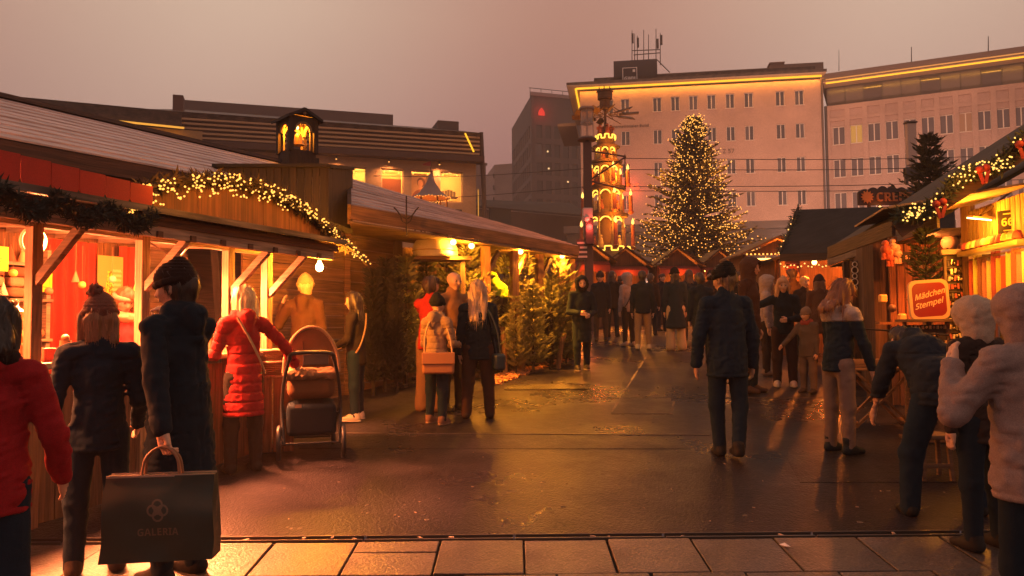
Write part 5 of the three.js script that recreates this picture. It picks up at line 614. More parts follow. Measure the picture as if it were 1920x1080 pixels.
  { // ---------------- stand with the stamp sign
    const p = P(1741, 640, 7.9), g = thing('stamp_stand', 'slim wooden display stand full of little hanging stamps under the red sign', 'display stand', V(p.x, G(7.9), p.z), .0), top = P(1741, 601, 7.9).y - G(7.9), wd = wood([.30, .14, .07]); M('shelf', RB(.55, .03, .25, .006, 0, top, 0), wd, g); for (const s of [-1, 1]) M('upright', B(.03, top, .03, s * .22, top / 2, -.04), wd, g); M('back_board', B(.42, .75, .015, 0, top - .42, -.05), mat([.05, .03, .02], .8), g); M('foot', B(.5, .04, .35, 0, .02, 0), wd, g);
    const cols = [mat([.7, .5, .3], .3, { metalness: .7 }), mat([.5, .2, .08], .5), mat([.62, .35, .15], .4)], gs = [boxUV(B(.02, .035, .02)), boxUV(S(.014, 0, 0, 0, 6))]; for (let r = 0; r < 9; r++) for (let i = 0; i < 11; i++) if (rnd() < .8) MS('stamp', gs[(i + r) % 2], pick(cols), g, -.19 + i * .038, top - .07 - r * .075, -.03);
    // the sign itself
    const c = P(1741, 562, 7.9), s = thing('stamp_sign', 'red rounded sign with cream border reading Maedchen Stempel', 'sign', c, .0); s.rotation.z = .06; const cv = document.createElement('canvas'); cv.width = cv.height = 512; const q = cv.getContext('2d'); q.fillStyle = '#c9a077'; q.fillRect(0, 0, 512, 512); q.fillStyle = '#7c090f'; q.beginPath(); q.roundRect(40, 40, 432, 432, 84); q.fill(); q.fillStyle = '#d8b48f'; q.strokeStyle = '#d8b48f'; q.save(); q.translate(256, 256); q.transform(1, -.2, -.22, 1, 0, 0); q.font = '100px sans-serif'; q.textAlign = 'center'; q.lineWidth = 4; q.fillText('Mädchen', 0, -40, 400); q.strokeText('Mädchen', 0, -40, 400); q.fillText('Stempel', 8, 82, 390); q.strokeText('Stempel', 8, 82, 390); q.restore();
    const t = new THREE.CanvasTexture(cv); t.colorSpace = THREE.SRGBColorSpace; const R = (w, r) => { const h = w / 2, o = new THREE.Shape(); o.moveTo(-h + r, -h); o.lineTo(h - r, -h); o.quadraticCurveTo(h, -h, h, -h + r); o.lineTo(h, h - r); o.quadraticCurveTo(h, h, h - r, h); o.lineTo(-h + r, h); o.quadraticCurveTo(-h, h, -h, h - r); o.lineTo(-h, -h + r); o.quadraticCurveTo(-h, -h, -h + r, -h); return o; }; const W = .41, fg = new THREE.ShapeGeometry(R(W, .085), 8); { const p2 = fg.attributes.position, uv = fg.attributes.uv; for (let i = 0; i < p2.count; i++) uv.setXY(i, p2.getX(i) / W + .5, p2.getY(i) / W + .5); fg.userData.keepUV = true; } M('sign_face', fg.translate(0, 0, .017), mat([1, 1, 1], .45, { map: t }), s); M('sign_board', new THREE.ExtrudeGeometry(R(W, .085), { depth: .03, bevelEnabled: false, curveSegments: 8 }).translate(0, 0, -.015), mat([.55, .38, .25], .6), s); M('prop', B(.04, .3, .03, 0, -.12, -.04), wd, s);
    const f = firGeo(.75, .34, { levels: 8, per: 6, twigs: 6, len: .12, needles: 6, droop: -.5, r0: .008, bottom: .15, uneven: .4, sw: .06 }), fp = P(1738, 545, 8.7); const ft = firThing(f, needleM[2], 'table_fir', 'little dark fir standing behind the red stamp sign', V(fp.x, fp.y, fp.z)); M('pot_post', C(.05, .06, fp.y - G(8.7), 0, -(fp.y - G(8.7)) / 2, 0, 10), wd, ft);
  }
  { // ---------------- trestle table with trays
    const p = P(1645, 690, 8.6), g = thing('trestle_table', 'folding wooden trestle table with crossed legs before the craft stall', 'table', V(p.x, G(8.6), p.z), -.15), h = p.y - G(8.6), wd = wood([.36, .17, .08]); M('table_top', RB(.75, .03, .5, .006, 0, h, 0), wood([.5, .26, .12]), g); for (const z of [-.2, .2]) for (const s of [-1, 1]) M('leg', bar(V(s * .3, .01, z), V(-s * .3, h - .02, z + s * .02), .04, .025), wd, g); for (const s of [-1, 1]) M('foot_rail', bar(V(s * .3, .06, -.22), V(s * .3, .06, .22), .05, .03), wood([.5, .24, .11]), g);
    for (const [x, z, w, lb] of [[-.2, .05, .3, 'larger shallow wooden tray of small wares on the trestle table'], [.16, -.02, .24, 'smaller wooden tray of small wares on the trestle table']]) { const t = thing('wooden_tray', lb, 'tray', V(p.x + x, p.y + .016, p.z + z), -.15); M('tray_base', B(w, .012, .24, 0, .006, 0), wd, t); for (const s of [-1, 1]) { M('tray_side', B(w, .07, .012, 0, .047, s * .118), wood([.55, .28, .13]), t); M('tray_side', B(.012, .07, .224, s * (w / 2 - .006), .047, 0), wood([.5, .26, .12]), t); } for (let i = 0; i < 9; i++) M('ware', i % 2 ? RB(.05, .05, .04, .01, rr(-w / 2.6, w / 2.6), .05, rr(-.08, .08), rr(0, 1), rr(0, 3), 0) : S(.026, rr(-w / 2.6, w / 2.6), .055, rr(-.08, .08), 8), pick([mat([.7, .5, .3], .5), mat([.5, .1, .06], .5), mat([.3, .16, .08], .6), mat([.75, .65, .5], .5)]), t); }
  }
  { // ---------------- low stool with a glass ball, seen under the stooping person
    const p = GX(1740, 6.5), g = thing('low_stool', 'low wooden stool seen between the legs of the stooping person', 'stool', p), wd = wood([.36, .18, .09]); M('seat', RB(.3, .03, .26, .008, 0, .36, 0), wd, g); for (const sx of [-1, 1]) for (const sz of [-1, 1]) M('leg', bar(V(sx * .12, 0, sz * .1), V(sx * .1, .35, sz * .08), .03, .03), wd, g); M('rail', bar(V(-.11, .12, .09), V(.11, .12, .09), .025, .035), wd, g);
    const b = thing('glass_ball', 'clear glass ball ornament on a ring on the low stool', 'ornament', V(p.x - .03, p.y + .376, p.z)); M('ball', S(.055, 0, .07, 0, 18), phys([1, .9, .75], .02, { transmission: 1, thickness: .1, ior: 1.45 }), b); M('ring', new THREE.TorusGeometry(.04, .01, 6, 20).rotateX(Math.PI / 2).translate(0, .01, 0), mat([.6, .4, .15], .3, { metalness: .8 }), b);
  }
  { // ---------------- bead strings
    const a = P(1782, 705, 6.6), g = thing('bead_string', 'string of gold beads hanging from the stamp stand edge', 'beads', a); const bm = mat([.7, .45, .15], .25, { metalness: .7 }); M('cord', rod(V(0, .35, 0), V(.09, -.5, 0), .003, .003, 4), barkM, g); const sg = boxUV(S(.014, 0, 0, 0, 8)); for (let i = 0; i < 26; i++) MS('bead', sg, bm, g, -.0 + i * .0036, -i * .02, 0); M('peg', rod(V(0, .35, 0), V(-.3, .4, -.9), .008, .008, 5), barkM, g);
  }
}
{ // ---------------- big dark roofed hut and the signboard behind it
  const g = thing('crepe_hut', 'hut with broad dark felt roof edged by a thin light string', 'market hut'), a = P(1497, 393, 16.6), b = P(1790, 383, 14.6), c = P(1790, 468, 13.4), d = P(1462, 476, 15.1); M('roof', prism([d, c, b, a], V(0, -.08, 0)), mat([.030, .026, .028], .95, { map: T.roof }), g); M('roof_edge', bar(d.clone().add(V(0, -.08, .02)), c.clone().add(V(0, -.08, .02)), .03, .14), wood([.08, .04, .03]), g); garland([d.clone().add(V(0, .02, 0)), d.clone().lerp(a, .5), a.clone().add(V(0, .05, 0))], .1, 260, needleM[2], g, 'fir_garland', .14);
  const ws = woods([.30, .13, .06], 4, true), f0 = P(1475, 560, 15.6), f1 = P(1790, 560, 14.2); for (let i = 0; i < 16; i++) { const p = f0.clone().lerp(f1, (i + .5) / 16), m = M('front_plank', B(f0.distanceTo(f1) / 16 - .01, 1.05, .03), pick(ws), g); m.position.set(p.x, 1.6, p.z - .5); m.rotation.y = .3; } for (const t of [.02, .5, .98]) { const p = d.clone().lerp(c, t); M('post', B(.1, d.y - 1.05, .1, p.x + .1, (d.y + 1.05) / 2 - .1, p.z - .35), ws[1], g); } M('back_wall', prism([V(a.x, a.y - .2, a.z), V(b.x, b.y - .2, b.z), V(b.x, .8, b.z), V(a.x, .8, a.z)], V(0, 0, -.05)), ws[0], g);
  const pts = []; for (let i = 0; i < 46; i++) { const p = d.clone().lerp(c, i / 46); pts.push(p.add(V(0, -.2 - .07 * Math.abs(Math.sin(i * .9)), .03))); } for (let i = 0; i < 8; i++) pts.push(d.clone().lerp(a, i / 8).add(V(-.03, .02, .02))); bulbs('fairy_light_bulbs', pts, .016, glow([1, .5, .12], 2.2), g); const lp = P(1527, 492, 15.2); M('lamp_bulb', S(.05, lp.x, lp.y, lp.z, 10), glow([1, .5, .12], 12), g); lamp(lp.x, lp.y, lp.z, WARM, 20, 3, g); const l2 = P(1600, 500, 14.4); lamp(l2.x, l2.y, l2.z - .6, WARM, 10, 3, g);
  // signboard
  const s = thing('crepe_sign', 'dark carved signboard with sun emblem and gilt letters above the dark roof', 'sign', P(1662, 370, 17.2)), W = 1.3, sh = new THREE.Shape(); sh.moveTo(-W / 2, -.17); sh.lineTo(W / 2, -.17); sh.lineTo(W / 2, .12); for (let i = 0; i < 6; i++) { const x0 = W / 2 - i * W / 6, x1 = x0 - W / 6; sh.quadraticCurveTo((x0 + x1) / 2, .34 - Math.abs(i - 2.5) * .05, x1, i === 5 ? .1 : .17 - Math.abs(i - 2) * .01); } const bd = new THREE.ExtrudeGeometry(sh, { depth: .06, bevelEnabled: true, bevelSize: .01, bevelThickness: .01, bevelSegments: 1 }); M('board', bd, mat([.035, .02, .02], .6), s); const tg = new TextGeometry('CREPE', { font, size: .2, depth: .03, curveSegments: 3 }); tg.translate(-.28, -.1, .07); M('letters', tg, mat([.26, .11, .04], .6), s); M('sun_emblem', extr(Array.from({ length: 24 }, (_, k) => { const r = k % 2 ? .1 : .15; return [-.47 + Math.cos(k * .2618) * r, Math.sin(k * .2618) * r]; }), .04).translate(0, 0, .06), mat([.5, .19, .05], .5), s); for (const x of [-.4, .4]) M('support', B(.06, .5, .06, x, -.4, 0), barkM, s); M('sign_lamp', S(.03, -.2, -.24, .1, 8), glow([1, .5, .1], 8), s); lamp(-.2, -.24, .25, WARM, .3, 3, s);
  const pole = thing('flood_pole', 'slim grey loudspeaker mast in front of the office wing', 'mast', GX(1723, 26)), y = (py) => P(1723, py, 26).y - G(26); M('mast', C(.05, .06, y(310), 0, y(310) / 2, 0, 8), mat([.3, .22, .2], .6), pole); M('speaker_column', RB(.3, y(232) - y(310), .2, .02, 0, (y(232) + y(310)) / 2, 0), mat([.52, .38, .33], .7), pole); M('cap', B(.36, .05, .26, 0, y(230), 0), mat([.06, .04, .04], .6), pole); M('bracket', [RB(.5, .3, .25, .03, 0, y(322), 0), B(.1, .5, .1, -.2, y(330), 0)], mat([.06, .05, .05], .6), pole);
}
// ================================================================ people: bodies and clothes meshed from smooth distance fields
function meshSDF(prims, cell, o = {}) {
  const { k = .03, subs = [], disp = null, reach = .03, clipY = -1e9, clipTop = 1e9, color = null } = o;
  const lo = V(1e9, 1e9, 1e9), hi = V(-1e9, -1e9, -1e9);
  for (const p of prims) for (const [q, r] of [[p.a, p.ra], [p.b, p.rb]]) { const m = r * 1.05 + reach + cell * 2; lo.min(V(q.x - m, q.y - m, q.z - m)); hi.max(V(q.x + m, q.y + m, q.z + m)); }
  lo.y = Math.max(lo.y, clipY - cell * 2); hi.y = Math.min(hi.y, clipTop + cell * 2);
  const nx = Math.ceil((hi.x - lo.x) / cell) + 1, ny = Math.ceil((hi.y - lo.y) / cell) + 1, nz = Math.ceil((hi.z - lo.z) / cell) + 1, N = nx * ny * nz, f = new Float32Array(N).fill(1e3);
  const pr = prims.map((p) => { const bx = p.b.x - p.a.x, by = p.b.y - p.a.y, bz = (p.b.z - p.a.z) * (p.fz ?? 1); return { ...p, bx, by, bz, L2: bx * bx + by * by + bz * bz + 1e-9, f: p.fz ?? 1 }; });
  const sb = subs.map((p) => { const bx = p.b.x - p.a.x, by = p.b.y - p.a.y, bz = p.b.z - p.a.z; return { ...p, bx, by, bz, L2: bx * bx + by * by + bz * bz + 1e-9, f: 1 }; });
  const dist = (p, x, y, z) => { const ax = x - p.a.x, ay = y - p.a.y, az = (z - p.a.z) * p.f; let t = (ax * p.bx + ay * p.by + az * p.bz) / p.L2; t = t < 0 ? 0 : t > 1 ? 1 : t; const dx = ax - p.bx * t, dy = ay - p.by * t, dz = az - p.bz * t; let d = Math.sqrt(dx * dx + dy * dy + dz * dz) - (p.ra + (p.rb - p.ra) * t); if (p.rib) d += p.rib * (Math.abs(Math.sin(t * Math.sqrt(p.L2) / p.ribL * Math.PI)) < .3 ? 1 : 0) * (1 - Math.abs(Math.sin(t * Math.sqrt(p.L2) / p.ribL * Math.PI)) / .3); return d * (p.f > 1 ? .8 : 1); };
  for (const p of pr) {                               // each bone only touches the cells near it
    const m = Math.max(p.ra, p.rb) + reach + k + cell * 2, i0 = Math.max(0, Math.floor((Math.min(p.a.x, p.b.x) - m - lo.x) / cell)), i1 = Math.min(nx - 1, Math.ceil((Math.max(p.a.x, p.b.x) + m - lo.x) / cell)), j0 = Math.max(0, Math.floor((Math.min(p.a.y, p.b.y) - m - lo.y) / cell)), j1 = Math.min(ny - 1, Math.ceil((Math.max(p.a.y, p.b.y) + m - lo.y) / cell)), l0 = Math.max(0, Math.floor((Math.min(p.a.z, p.b.z) - m - lo.z) / cell)), l1 = Math.min(nz - 1, Math.ceil((Math.max(p.a.z, p.b.z) + m - lo.z) / cell));
    for (let l = l0; l <= l1; l++) for (let j = j0; j <= j1; j++) { let q = (l * ny + j) * nx + i0; for (let i = i0; i <= i1; i++, q++) { const d = dist(p, lo.x + i * cell, lo.y + j * cell, lo.z + l * cell), c = f[q]; const kk = p.k ?? k; if (c > 900) f[q] = d; else { const h = clamp(.5 + .5 * (c - d) / kk, 0, 1); f[q] = c * (1 - h) + d * h - kk * h * (1 - h); } } }
  }
  for (let l = 0, q = 0; l < nz; l++) for (let j = 0; j < ny; j++) for (let i = 0; i < nx; i++, q++) { let d = f[q]; if (d > .2) { f[q] = .2; continue; } const x = lo.x + i * cell, y = lo.y + j * cell, z = lo.z + l * cell; if (disp && d > -.06 && d < .06) d += disp(x, y, z); for (const s of sb) { const e = -dist(s, x, y, z); if (e > d) d = e; } if (clipY - y > d) d = clipY - y; if (y - clipTop > d) d = y - clipTop; f[q] = d; }
  const id = new Int32Array(N).fill(-1), pos = [], idx = [], st = [1, nx, nx * ny];
  for (let l = 0; l < nz - 1; l++) for (let j = 0; j < ny - 1; j++) for (let i = 0; i < nx - 1; i++) {
    const q = (l * ny + j) * nx + i; let m = 0; for (let c = 0; c < 8; c++) if (f[q + (c & 1) + (c >> 1 & 1) * nx + (c >> 2) * st[2]] < 0) m |= 1 << c; if (m === 0 || m === 255) continue;
    let sx = 0, sy = 0, sz = 0, n = 0; for (let c = 0; c < 8; c++) for (let a = 0; a < 3; a++) { if (c >> a & 1) continue; const e = c | 1 << a; if ((m >> c & 1) === (m >> e & 1)) continue; const u = f[q + (c & 1) + (c >> 1 & 1) * nx + (c >> 2) * st[2]], v = f[q + (e & 1) + (e >> 1 & 1) * nx + (e >> 2) * st[2]], t = u / (u - v); sx += (c & 1) + (a === 0 ? t : 0); sy += (c >> 1 & 1) + (a === 1 ? t : 0); sz += (c >> 2) + (a === 2 ? t : 0); n++; }
    id[q] = pos.length / 3; pos.push(lo.x + (i + sx / n) * cell, lo.y + (j + sy / n) * cell, lo.z + (l + sz / n) * cell);
  }
  for (let l = 1; l < nz - 1; l++) for (let j = 1; j < ny - 1; j++) for (let i = 1; i < nx - 1; i++) { const q = (l * ny + j) * nx + i, s = f[q] < 0; for (let a = 0; a < 3; a++) { if (s === f[q + st[a]] < 0) continue; const b = st[(a + 1) % 3], c = st[(a + 2) % 3], v0 = id[q], v1 = id[q - b], v2 = id[q - b - c], v3 = id[q - c]; if (v0 < 0 || v1 < 0 || v2 < 0 || v3 < 0) continue; if (s) idx.push(v0, v1, v2, v0, v2, v3); else idx.push(v0, v2, v1, v0, v3, v2); } }
  const g = new THREE.BufferGeometry(); g.setAttribute('position', new THREE.Float32BufferAttribute(pos, 3)); g.setIndex(idx); g.computeVertexNormals();
  if (color) { const c = new Float32Array(pos.length); for (let i = 0; i < pos.length; i += 3) { const r = color(pos[i], pos[i + 1], pos[i + 2]); c[i] = r[0]; c[i + 1] = r[1]; c[i + 2] = r[2]; } g.setAttribute('color', new THREE.BufferAttribute(c, 3)); }
  return g;
}
const bone = (a, b, ra, rb = ra, o = {}) => ({ a, b, ra, rb, ...o });
const SKIN = { light: [.52, .30, .20], tan: [.42, .23, .15] };
const clothTex = T.cloth, fabric = {}; const fab = (c, rough = .88) => fabric[c.join() + rough] ??= phys(c, rough, { map: clothTex, bumpMap: clothTex, bumpScale: .002, specularIntensity: .35 });
const skinM = mat([1, 1, 1], .55, { vertexColors: true }), hairMats = {}; const hairM = (c) => hairMats[c.join()] ??= mat(c, .55);
let PN = 0;
function person(label, at, o) {
  const H = o.h ?? 1.7, s = H / 1.75, near = (o.near ?? 1), cl = o.cell ?? (near > 1 ? .013 : near ? .018 : .026), seed = ++PN * 7.3, g = thing('person', label, 'person', at, o.turn ?? 0, o.group);
  const n1 = (f, a) => (x, y, z) => { const r = n3(x * f + seed, y * f * 1.5 + .6 * x * f, z * f + seed * 2), q = n3(x * f * 2.3, y * f * 3.4 + seed + x * 9, z * f * 2.3); return a * .5 * r + a * 1.1 * (.42 - Math.abs(q)); };
  const lean = o.lean ?? .03, bend = o.bend ?? 0, rx = (v, a) => V(v.x, v.y * Math.cos(a) - v.z * Math.sin(a), v.y * Math.sin(a) + v.z * Math.cos(a)), sp = (y, z = 0, x = 0) => rx(V(x, y, z), lean);
  const hip = V(0, 0, 0), W = (o.wide ?? 1);
  const chest = sp(.21 * H), neckB = chest.clone().add(rx(V(0, .10 * H, -.005), lean + bend)), up2 = (v) => rx(v, lean + bend);
  const sh = [-1, 1].map((k) => neckB.clone().add(up2(V(k * .102 * H * W, -.032 * H, 0))));
  // head frame
  const hm = new THREE.Matrix4().makeRotationFromEuler(new THREE.Euler((o.pitch ?? .05) + lean + bend, o.yaw ?? 0, o.tilt ?? 0, 'YXZ')), hc = neckB.clone().add(up2(V(0, .095 * H, .018 * H))), hd = (x, y, z) => V(x * s, y * s, z * s).applyMatrix4(hm).add(hc);
  // limbs
  const norm = (v) => V(...v).normalize(), arm = (i) => { const k = i ? 1 : -1, A = (i ? o.ra : o.la) ?? [[.14, -1, -.02], [.04, -1, .14]]; const e = sh[i].clone().add(norm([A[0][0] * k, A[0][1], A[0][2]]).multiplyScalar(.172 * H)), w = e.clone().add(norm([A[1][0] * k, A[1][1], A[1][2]]).multiplyScalar(.148 * H)); return [sh[i], e, w, norm([A[1][0] * k, A[1][1], A[1][2]])]; };
  const leg = (i) => { const k = i ? 1 : -1, A = (i ? o.rl : o.ll) ?? [[.05, -1, .01], [.02, -1, -.03]]; const h = V(k * .052 * H, -.01 * H, 0), kn = h.clone().add(norm([A[0][0] * k, A[0][1], A[0][2]]).multiplyScalar(.24 * H)), an = kn.clone().add(norm([A[1][0] * k, A[1][1], A[1][2]]).multiplyScalar(.232 * H)); return [h, kn, an]; };
  const arms = [arm(0), arm(1)], legs = [leg(0), leg(1)], low = Math.min(legs[0][2].y, legs[1][2].y) - .045 * s, off = V(0, -low, 0);
  for (const v of new Set([hip, chest, neckB, hc, ...sh, ...arms.flatMap((a) => a.slice(1, 3)), ...legs.flat()])) v.add(off);
  g.userData.hands = undefined; delete g.userData.hands;
  const skin = SKIN[o.skin ?? 'light'];
  // ---- body: one continuous surface; head and hands on finer grids of their own
  const flat = (c) => () => c, body = [];
  const core = [bone(hip.clone().add(V(0, .02, 0)), chest, .105 * s, .11 * s, { fz: 1.3 }), bone(chest, neckB, .115 * s, .05 * s, { fz: 1.3 }), bone(sh[0], sh[1], .045 * s), bone(neckB, hc, .05 * s, .048 * s), ...arms.flatMap((a) => [bone(a[0], a[1], .045 * s, .036 * s), bone(a[1], a[2], .036 * s, .026 * s)]), ...legs.flatMap((l) => [bone(l[0], l[1], .072 * s, .05 * s), bone(l[1], l[2], .05 * s, .036 * s), bone(l[2].clone().add(V(0, -.02 * s, -.02 * s)), l[2].clone().add(V(0, -.028 * s, .14 * s)), .03 * s, .024 * s)])];
  body.push(meshSDF(core, .03, { k: .04, color: flat(skin) }));
  const hcell = near > 1 ? .006 : near ? .008 : .013;
  const face = (x, y, z) => { const v = V(x, y, z).sub(hc).applyMatrix4(hm.clone().transpose()).divideScalar(s); if (v.z > .05) { if (Math.hypot((Math.abs(v.x) - .032) / 1.5, v.y - .004) < .0095) return [.05, .03, .025]; if (Math.hypot((Math.abs(v.x) - .032) / 2.6, v.y - .024) < .0065) return o.brow ?? [.12, .07, .04]; if (Math.hypot(v.x / 2.4, v.y + .062) < .009) return [.42, .14, .11]; } if (o.beard && v.y < -.045 && v.z > 0) return o.beard; if (o.stubble && v.y > .05) return skin; return skin; };
  body.push(meshSDF([bone(hd(0, .028, -.018), hd(0, .022, .012), .083 * s, .08 * s), bone(hd(0, -.02, .02), hd(0, -.078, .042), .062 * s, .034 * s), bone(hd(0, .012, .088), hd(0, -.026, .103), .009 * s, .014 * s, { k: .012 }), ...[-1, 1].map((k) => bone(hd(k * .076, .006, -.012), hd(k * .074, -.024, -.006), .015 * s, .011 * s, { k: .008 })), ...[-1, 1].map((k) => bone(hd(k * .04, -.02, .06), hd(k * .03, -.03, .065), .02 * s, .02 * s)), bone(hd(-.018, -.058, .078), hd(.018, -.058, .078), .011 * s, .011 * s, { k: .012 }), bone(hc.clone().lerp(neckB, .55), hc, .05 * s)], hcell, { k: .028, color: face, reach: .012 }));
  arms.forEach((a, i) => { // hand: palm, four fingers of unequal length, thumb off the side of the palm
    const dir = a[3].clone(), k = i ? 1 : -1; let nrm = V(-k, 0, 0); if (Math.abs(dir.dot(nrm)) > .8) nrm = V(0, -1, 0); nrm.addScaledVector(dir, -dir.dot(nrm)).normalize(); const wid = dir.clone().cross(nrm).normalize(); if (wid.z < 0) wid.negate(); const q = (f, w, n) => a[2].clone().addScaledVector(dir, f * s).addScaledVector(wid, w * s).addScaledVector(nrm, n * s), cu = o.grip ? 1 : .4;
    const pr = [bone(q(-.02, 0, 0), q(.02, 0, 0), .024 * s, .026 * s), bone(q(.03, .018, 0), q(.075, .024, .003), .019 * s, .015 * s), bone(q(.03, -.018, 0), q(.075, -.024, .003), .019 * s, .014 * s), bone(q(.03, .03, .006), q(.062, .05, .022), .014 * s, .011 * s, { k: .008 }), bone(q(.062, .05, .022), q(.09, .05, .035), .0105 * s, .0085 * s, { k: .006 })];
    [[.026, .07], [.009, .08], [-.009, .075], [-.025, .058]].forEach(([w, L]) => { const m = q(.078 + L * .5, w, .004 + L * .22 * cu), e = q(.078 + L * (.95 - .5 * cu), w * .95, .006 + L * (.55 + .3 * cu) * cu); pr.push(bone(q(.072, w, .003), m, .0095 * s, .0088 * s, { k: .004 }), bone(m, e, .0088 * s, .0075 * s, { k: .004 })); });
    if (!(o.noHands)) body.push(meshSDF(pr, near > 1 ? .005 : near ? .007 : .01, { k: .012, color: flat(o.gloves ?? skin), reach: .008 }));
  });
  const bm = new THREE.Mesh(mergeGeometries(body.map((q) => { const r = q.toNonIndexed(); return r; })), skinM); bm.name = 'body'; bm.castShadow = bm.receiveShadow = true; g.add(bm);
  const wear = (name, geo, m) => { const q = clean(geo); boxUV(q); const r = new THREE.Mesh(q, m); r.name = name; r.castShadow = r.receiveShadow = true; g.add(r); return r; };
  // ---- trousers
  const tw = o.legW ?? 1, tc = o.trousers ?? [.02, .022, .028];
  const hem = o.legHem ?? 1; wear('trousers', meshSDF([bone(hip.clone().add(V(0, .05 * s, 0)), hip.clone().add(V(0, -.01, 0)), .125 * s, .13 * s, { fz: 1.25 }), ...legs.flatMap((l) => [bone(l[0], l[1], .094 * s * tw, .072 * s * tw), bone(l[1], l[1].clone().lerp(l[2], .96 * hem), .071 * s * tw, (o.flare ? .085 : .058) * s * tw)])], cl, { k: .03, disp: n1(11, .007) }), fab(tc));
  // ---- shoes
  const shc = o.shoes ?? [.02, .018, .018]; legs.forEach((l, i) => { const a = l[2], k = i ? 1 : -1, toe = V(k * .02, 0, 1).normalize(), fy = a.y - .045 * s; const pt = (f, y) => V(a.x + toe.x * f * s, fy + y * s, a.z + f * s); const gS = meshSDF([bone(pt(-.035, .042), pt(.05, .05), .042 * s, .046 * s), bone(pt(.05, .04), pt(.155, .028), .047 * s, .034 * s), bone(a.clone().add(V(0, .0, 0)), a.clone().add(V(0, (o.boots ?? .05) * s, -.005)), .05 * s, .055 * s)], near ? .011 : .018, { k: .03, clipY: fy, reach: .015 }); wear('shoe', gS, fab(shc, .6)); if (o.sole) { const so = wear('sole', meshSDF([bone(pt(-.035, .012), pt(.05, .012), .05 * s, .05 * s), bone(pt(.05, .012), pt(.155, .012), .052 * s, .04 * s)], near ? .012 : .018, { clipY: fy - .004, clipTop: fy + .022 * s, reach: .015 }), fab(o.sole, .6)); } });
  // ---- coat: torso, sleeves, collar or hood, skirt to the hem
  const ab = Math.sqrt(o.bulk ?? 1), jc = o.jacket ?? [.015, .018, .026], puff = o.puff ?? 0, rib = puff ? { rib: .016 * puff, ribL: .085 * s } : {}, b = (o.bulk ?? 1), hemY = (o.hem ?? .5) * H, sk = [];
  if (hemY < hip.y) { const hx = lean * .2; sk.push(bone(hip.clone().add(V(0, .06 * H, 0)), V(hip.x, hemY - .1, hip.z - .01), .145 * s * b, (.165 + .06 * (o.flareCoat ?? 0)) * s * b, { fz: 1.18, ...rib })); }
  const coat = [bone(hip.clone().lerp(chest, -.15), chest, .146 * s * b, .142 * s * b, { fz: 1.22, ...rib }), bone(chest, neckB.clone().add(up2(V(0, -.045, 0))), .14 * s * b, .085 * s * b, { fz: 1.25 }), bone(sh[0].clone().lerp(sh[1], .1), sh[1].clone().lerp(sh[0], .1), .058 * s * ab), ...sh.map((q) => bone(neckB.clone().add(up2(V(0, .0, -.005))), q, .062 * s, .056 * s)), bone(neckB.clone().add(up2(V(0, -.02 * H, 0))), neckB.clone().add(up2(V(0, .028 * H, .005))), .085 * s, .072 * s), ...sk,
    ...arms.flatMap((a) => [bone(a[0], a[1], .064 * s * ab, .056 * s * ab, { k: .035, ...rib }), bone(a[1], a[1].clone().lerp(a[2], .97), .056 * s * ab, .047 * s * ab, { k: .02, ...rib })])];
  if (o.hood === 'down') coat.push(bone(neckB.clone().add(up2(V(-.07 * s, .03 * s, .01))), neckB.clone().add(up2(V(0, .0, -.09 * s))), .05 * s, .06 * s), bone(neckB.clone().add(up2(V(.07 * s, .03 * s, .01))), neckB.clone().add(up2(V(0, .0, -.09 * s))), .05 * s, .06 * s), bone(neckB.clone().add(up2(V(0, .01, -.1 * s))), neckB.clone().add(up2(V(0, -.11 * s, -.11 * s))), .07 * s, .05 * s));
  const split = o.yoke ? hip.y + (chest.y - hip.y) * 1.12 : null;                     // two-tone coats: a yoke of another colour
  const fold = n1(puff ? 13 : 8, puff ? .008 : .012), ridge = (t, w) => Math.max(0, 1 - Math.abs(t) / w), seams = (x, y, z) => fold(x, y, z) + (puff || near < 2 ? 0 : .007 * Math.max(z < 0 ? ridge(x - .01, .011) : ridge(x, .014), Math.abs(x) < .22 * s ? ridge(y - lerp(chest.y, neckB.y, .45), .012) : 0, ridge(y - hemY - .035, .012), Math.abs(Math.abs(x) - .13) < .05 ? ridge(y - lerp(hip.y, hemY, .3) - .05, .011) : 0));
  wear('coat', meshSDF(coat, near > 1 ? .0105 : cl, { k: .035, disp: seams, clipY: hemY, clipTop: split ?? 1e9 }), fab(jc, o.gloss ?? .88));
  if (split) wear('coat_yoke', meshSDF(coat.slice(0, 6).concat(coat.filter((c) => c.k === .035), o.hood === 'down' ? coat.slice(-3) : []), cl, { k: .035, disp: n1(8, .012), clipY: split }), fab(o.yoke));
  if (o.hood === 'up') { const hc2 = o.hoodC ?? jc; wear('hood', meshSDF([bone(hd(0, .03, -.03), hd(0, .03, .015), .122 * s, .118 * s), bone(hd(0, -.06, -.03), hd(0, -.13, -.03), .105 * s, .10 * s)], near ? .013 : .018, { k: .04, disp: n1(10, .012), subs: [bone(hd(0, .01, .09), hd(0, -.03, .2), .078 * s, .09 * s)] }), fab(hc2)); if (o.fur) wear('hood_fur', meshSDF(Array.from({ length: 12 }, (_, i) => { const a0 = i / 12 * 6.283, a1 = (i + 1) / 12 * 6.283; return bone(hd(Math.sin(a0) * .098, Math.cos(a0) * .108, .07), hd(Math.sin(a1) * .098, Math.cos(a1) * .108, .07), .026 * s); }), .011, { k: .01, disp: (x, y, z) => .014 * n3(x * 60, y * 60, z * 60) }), fab(o.fur)); }
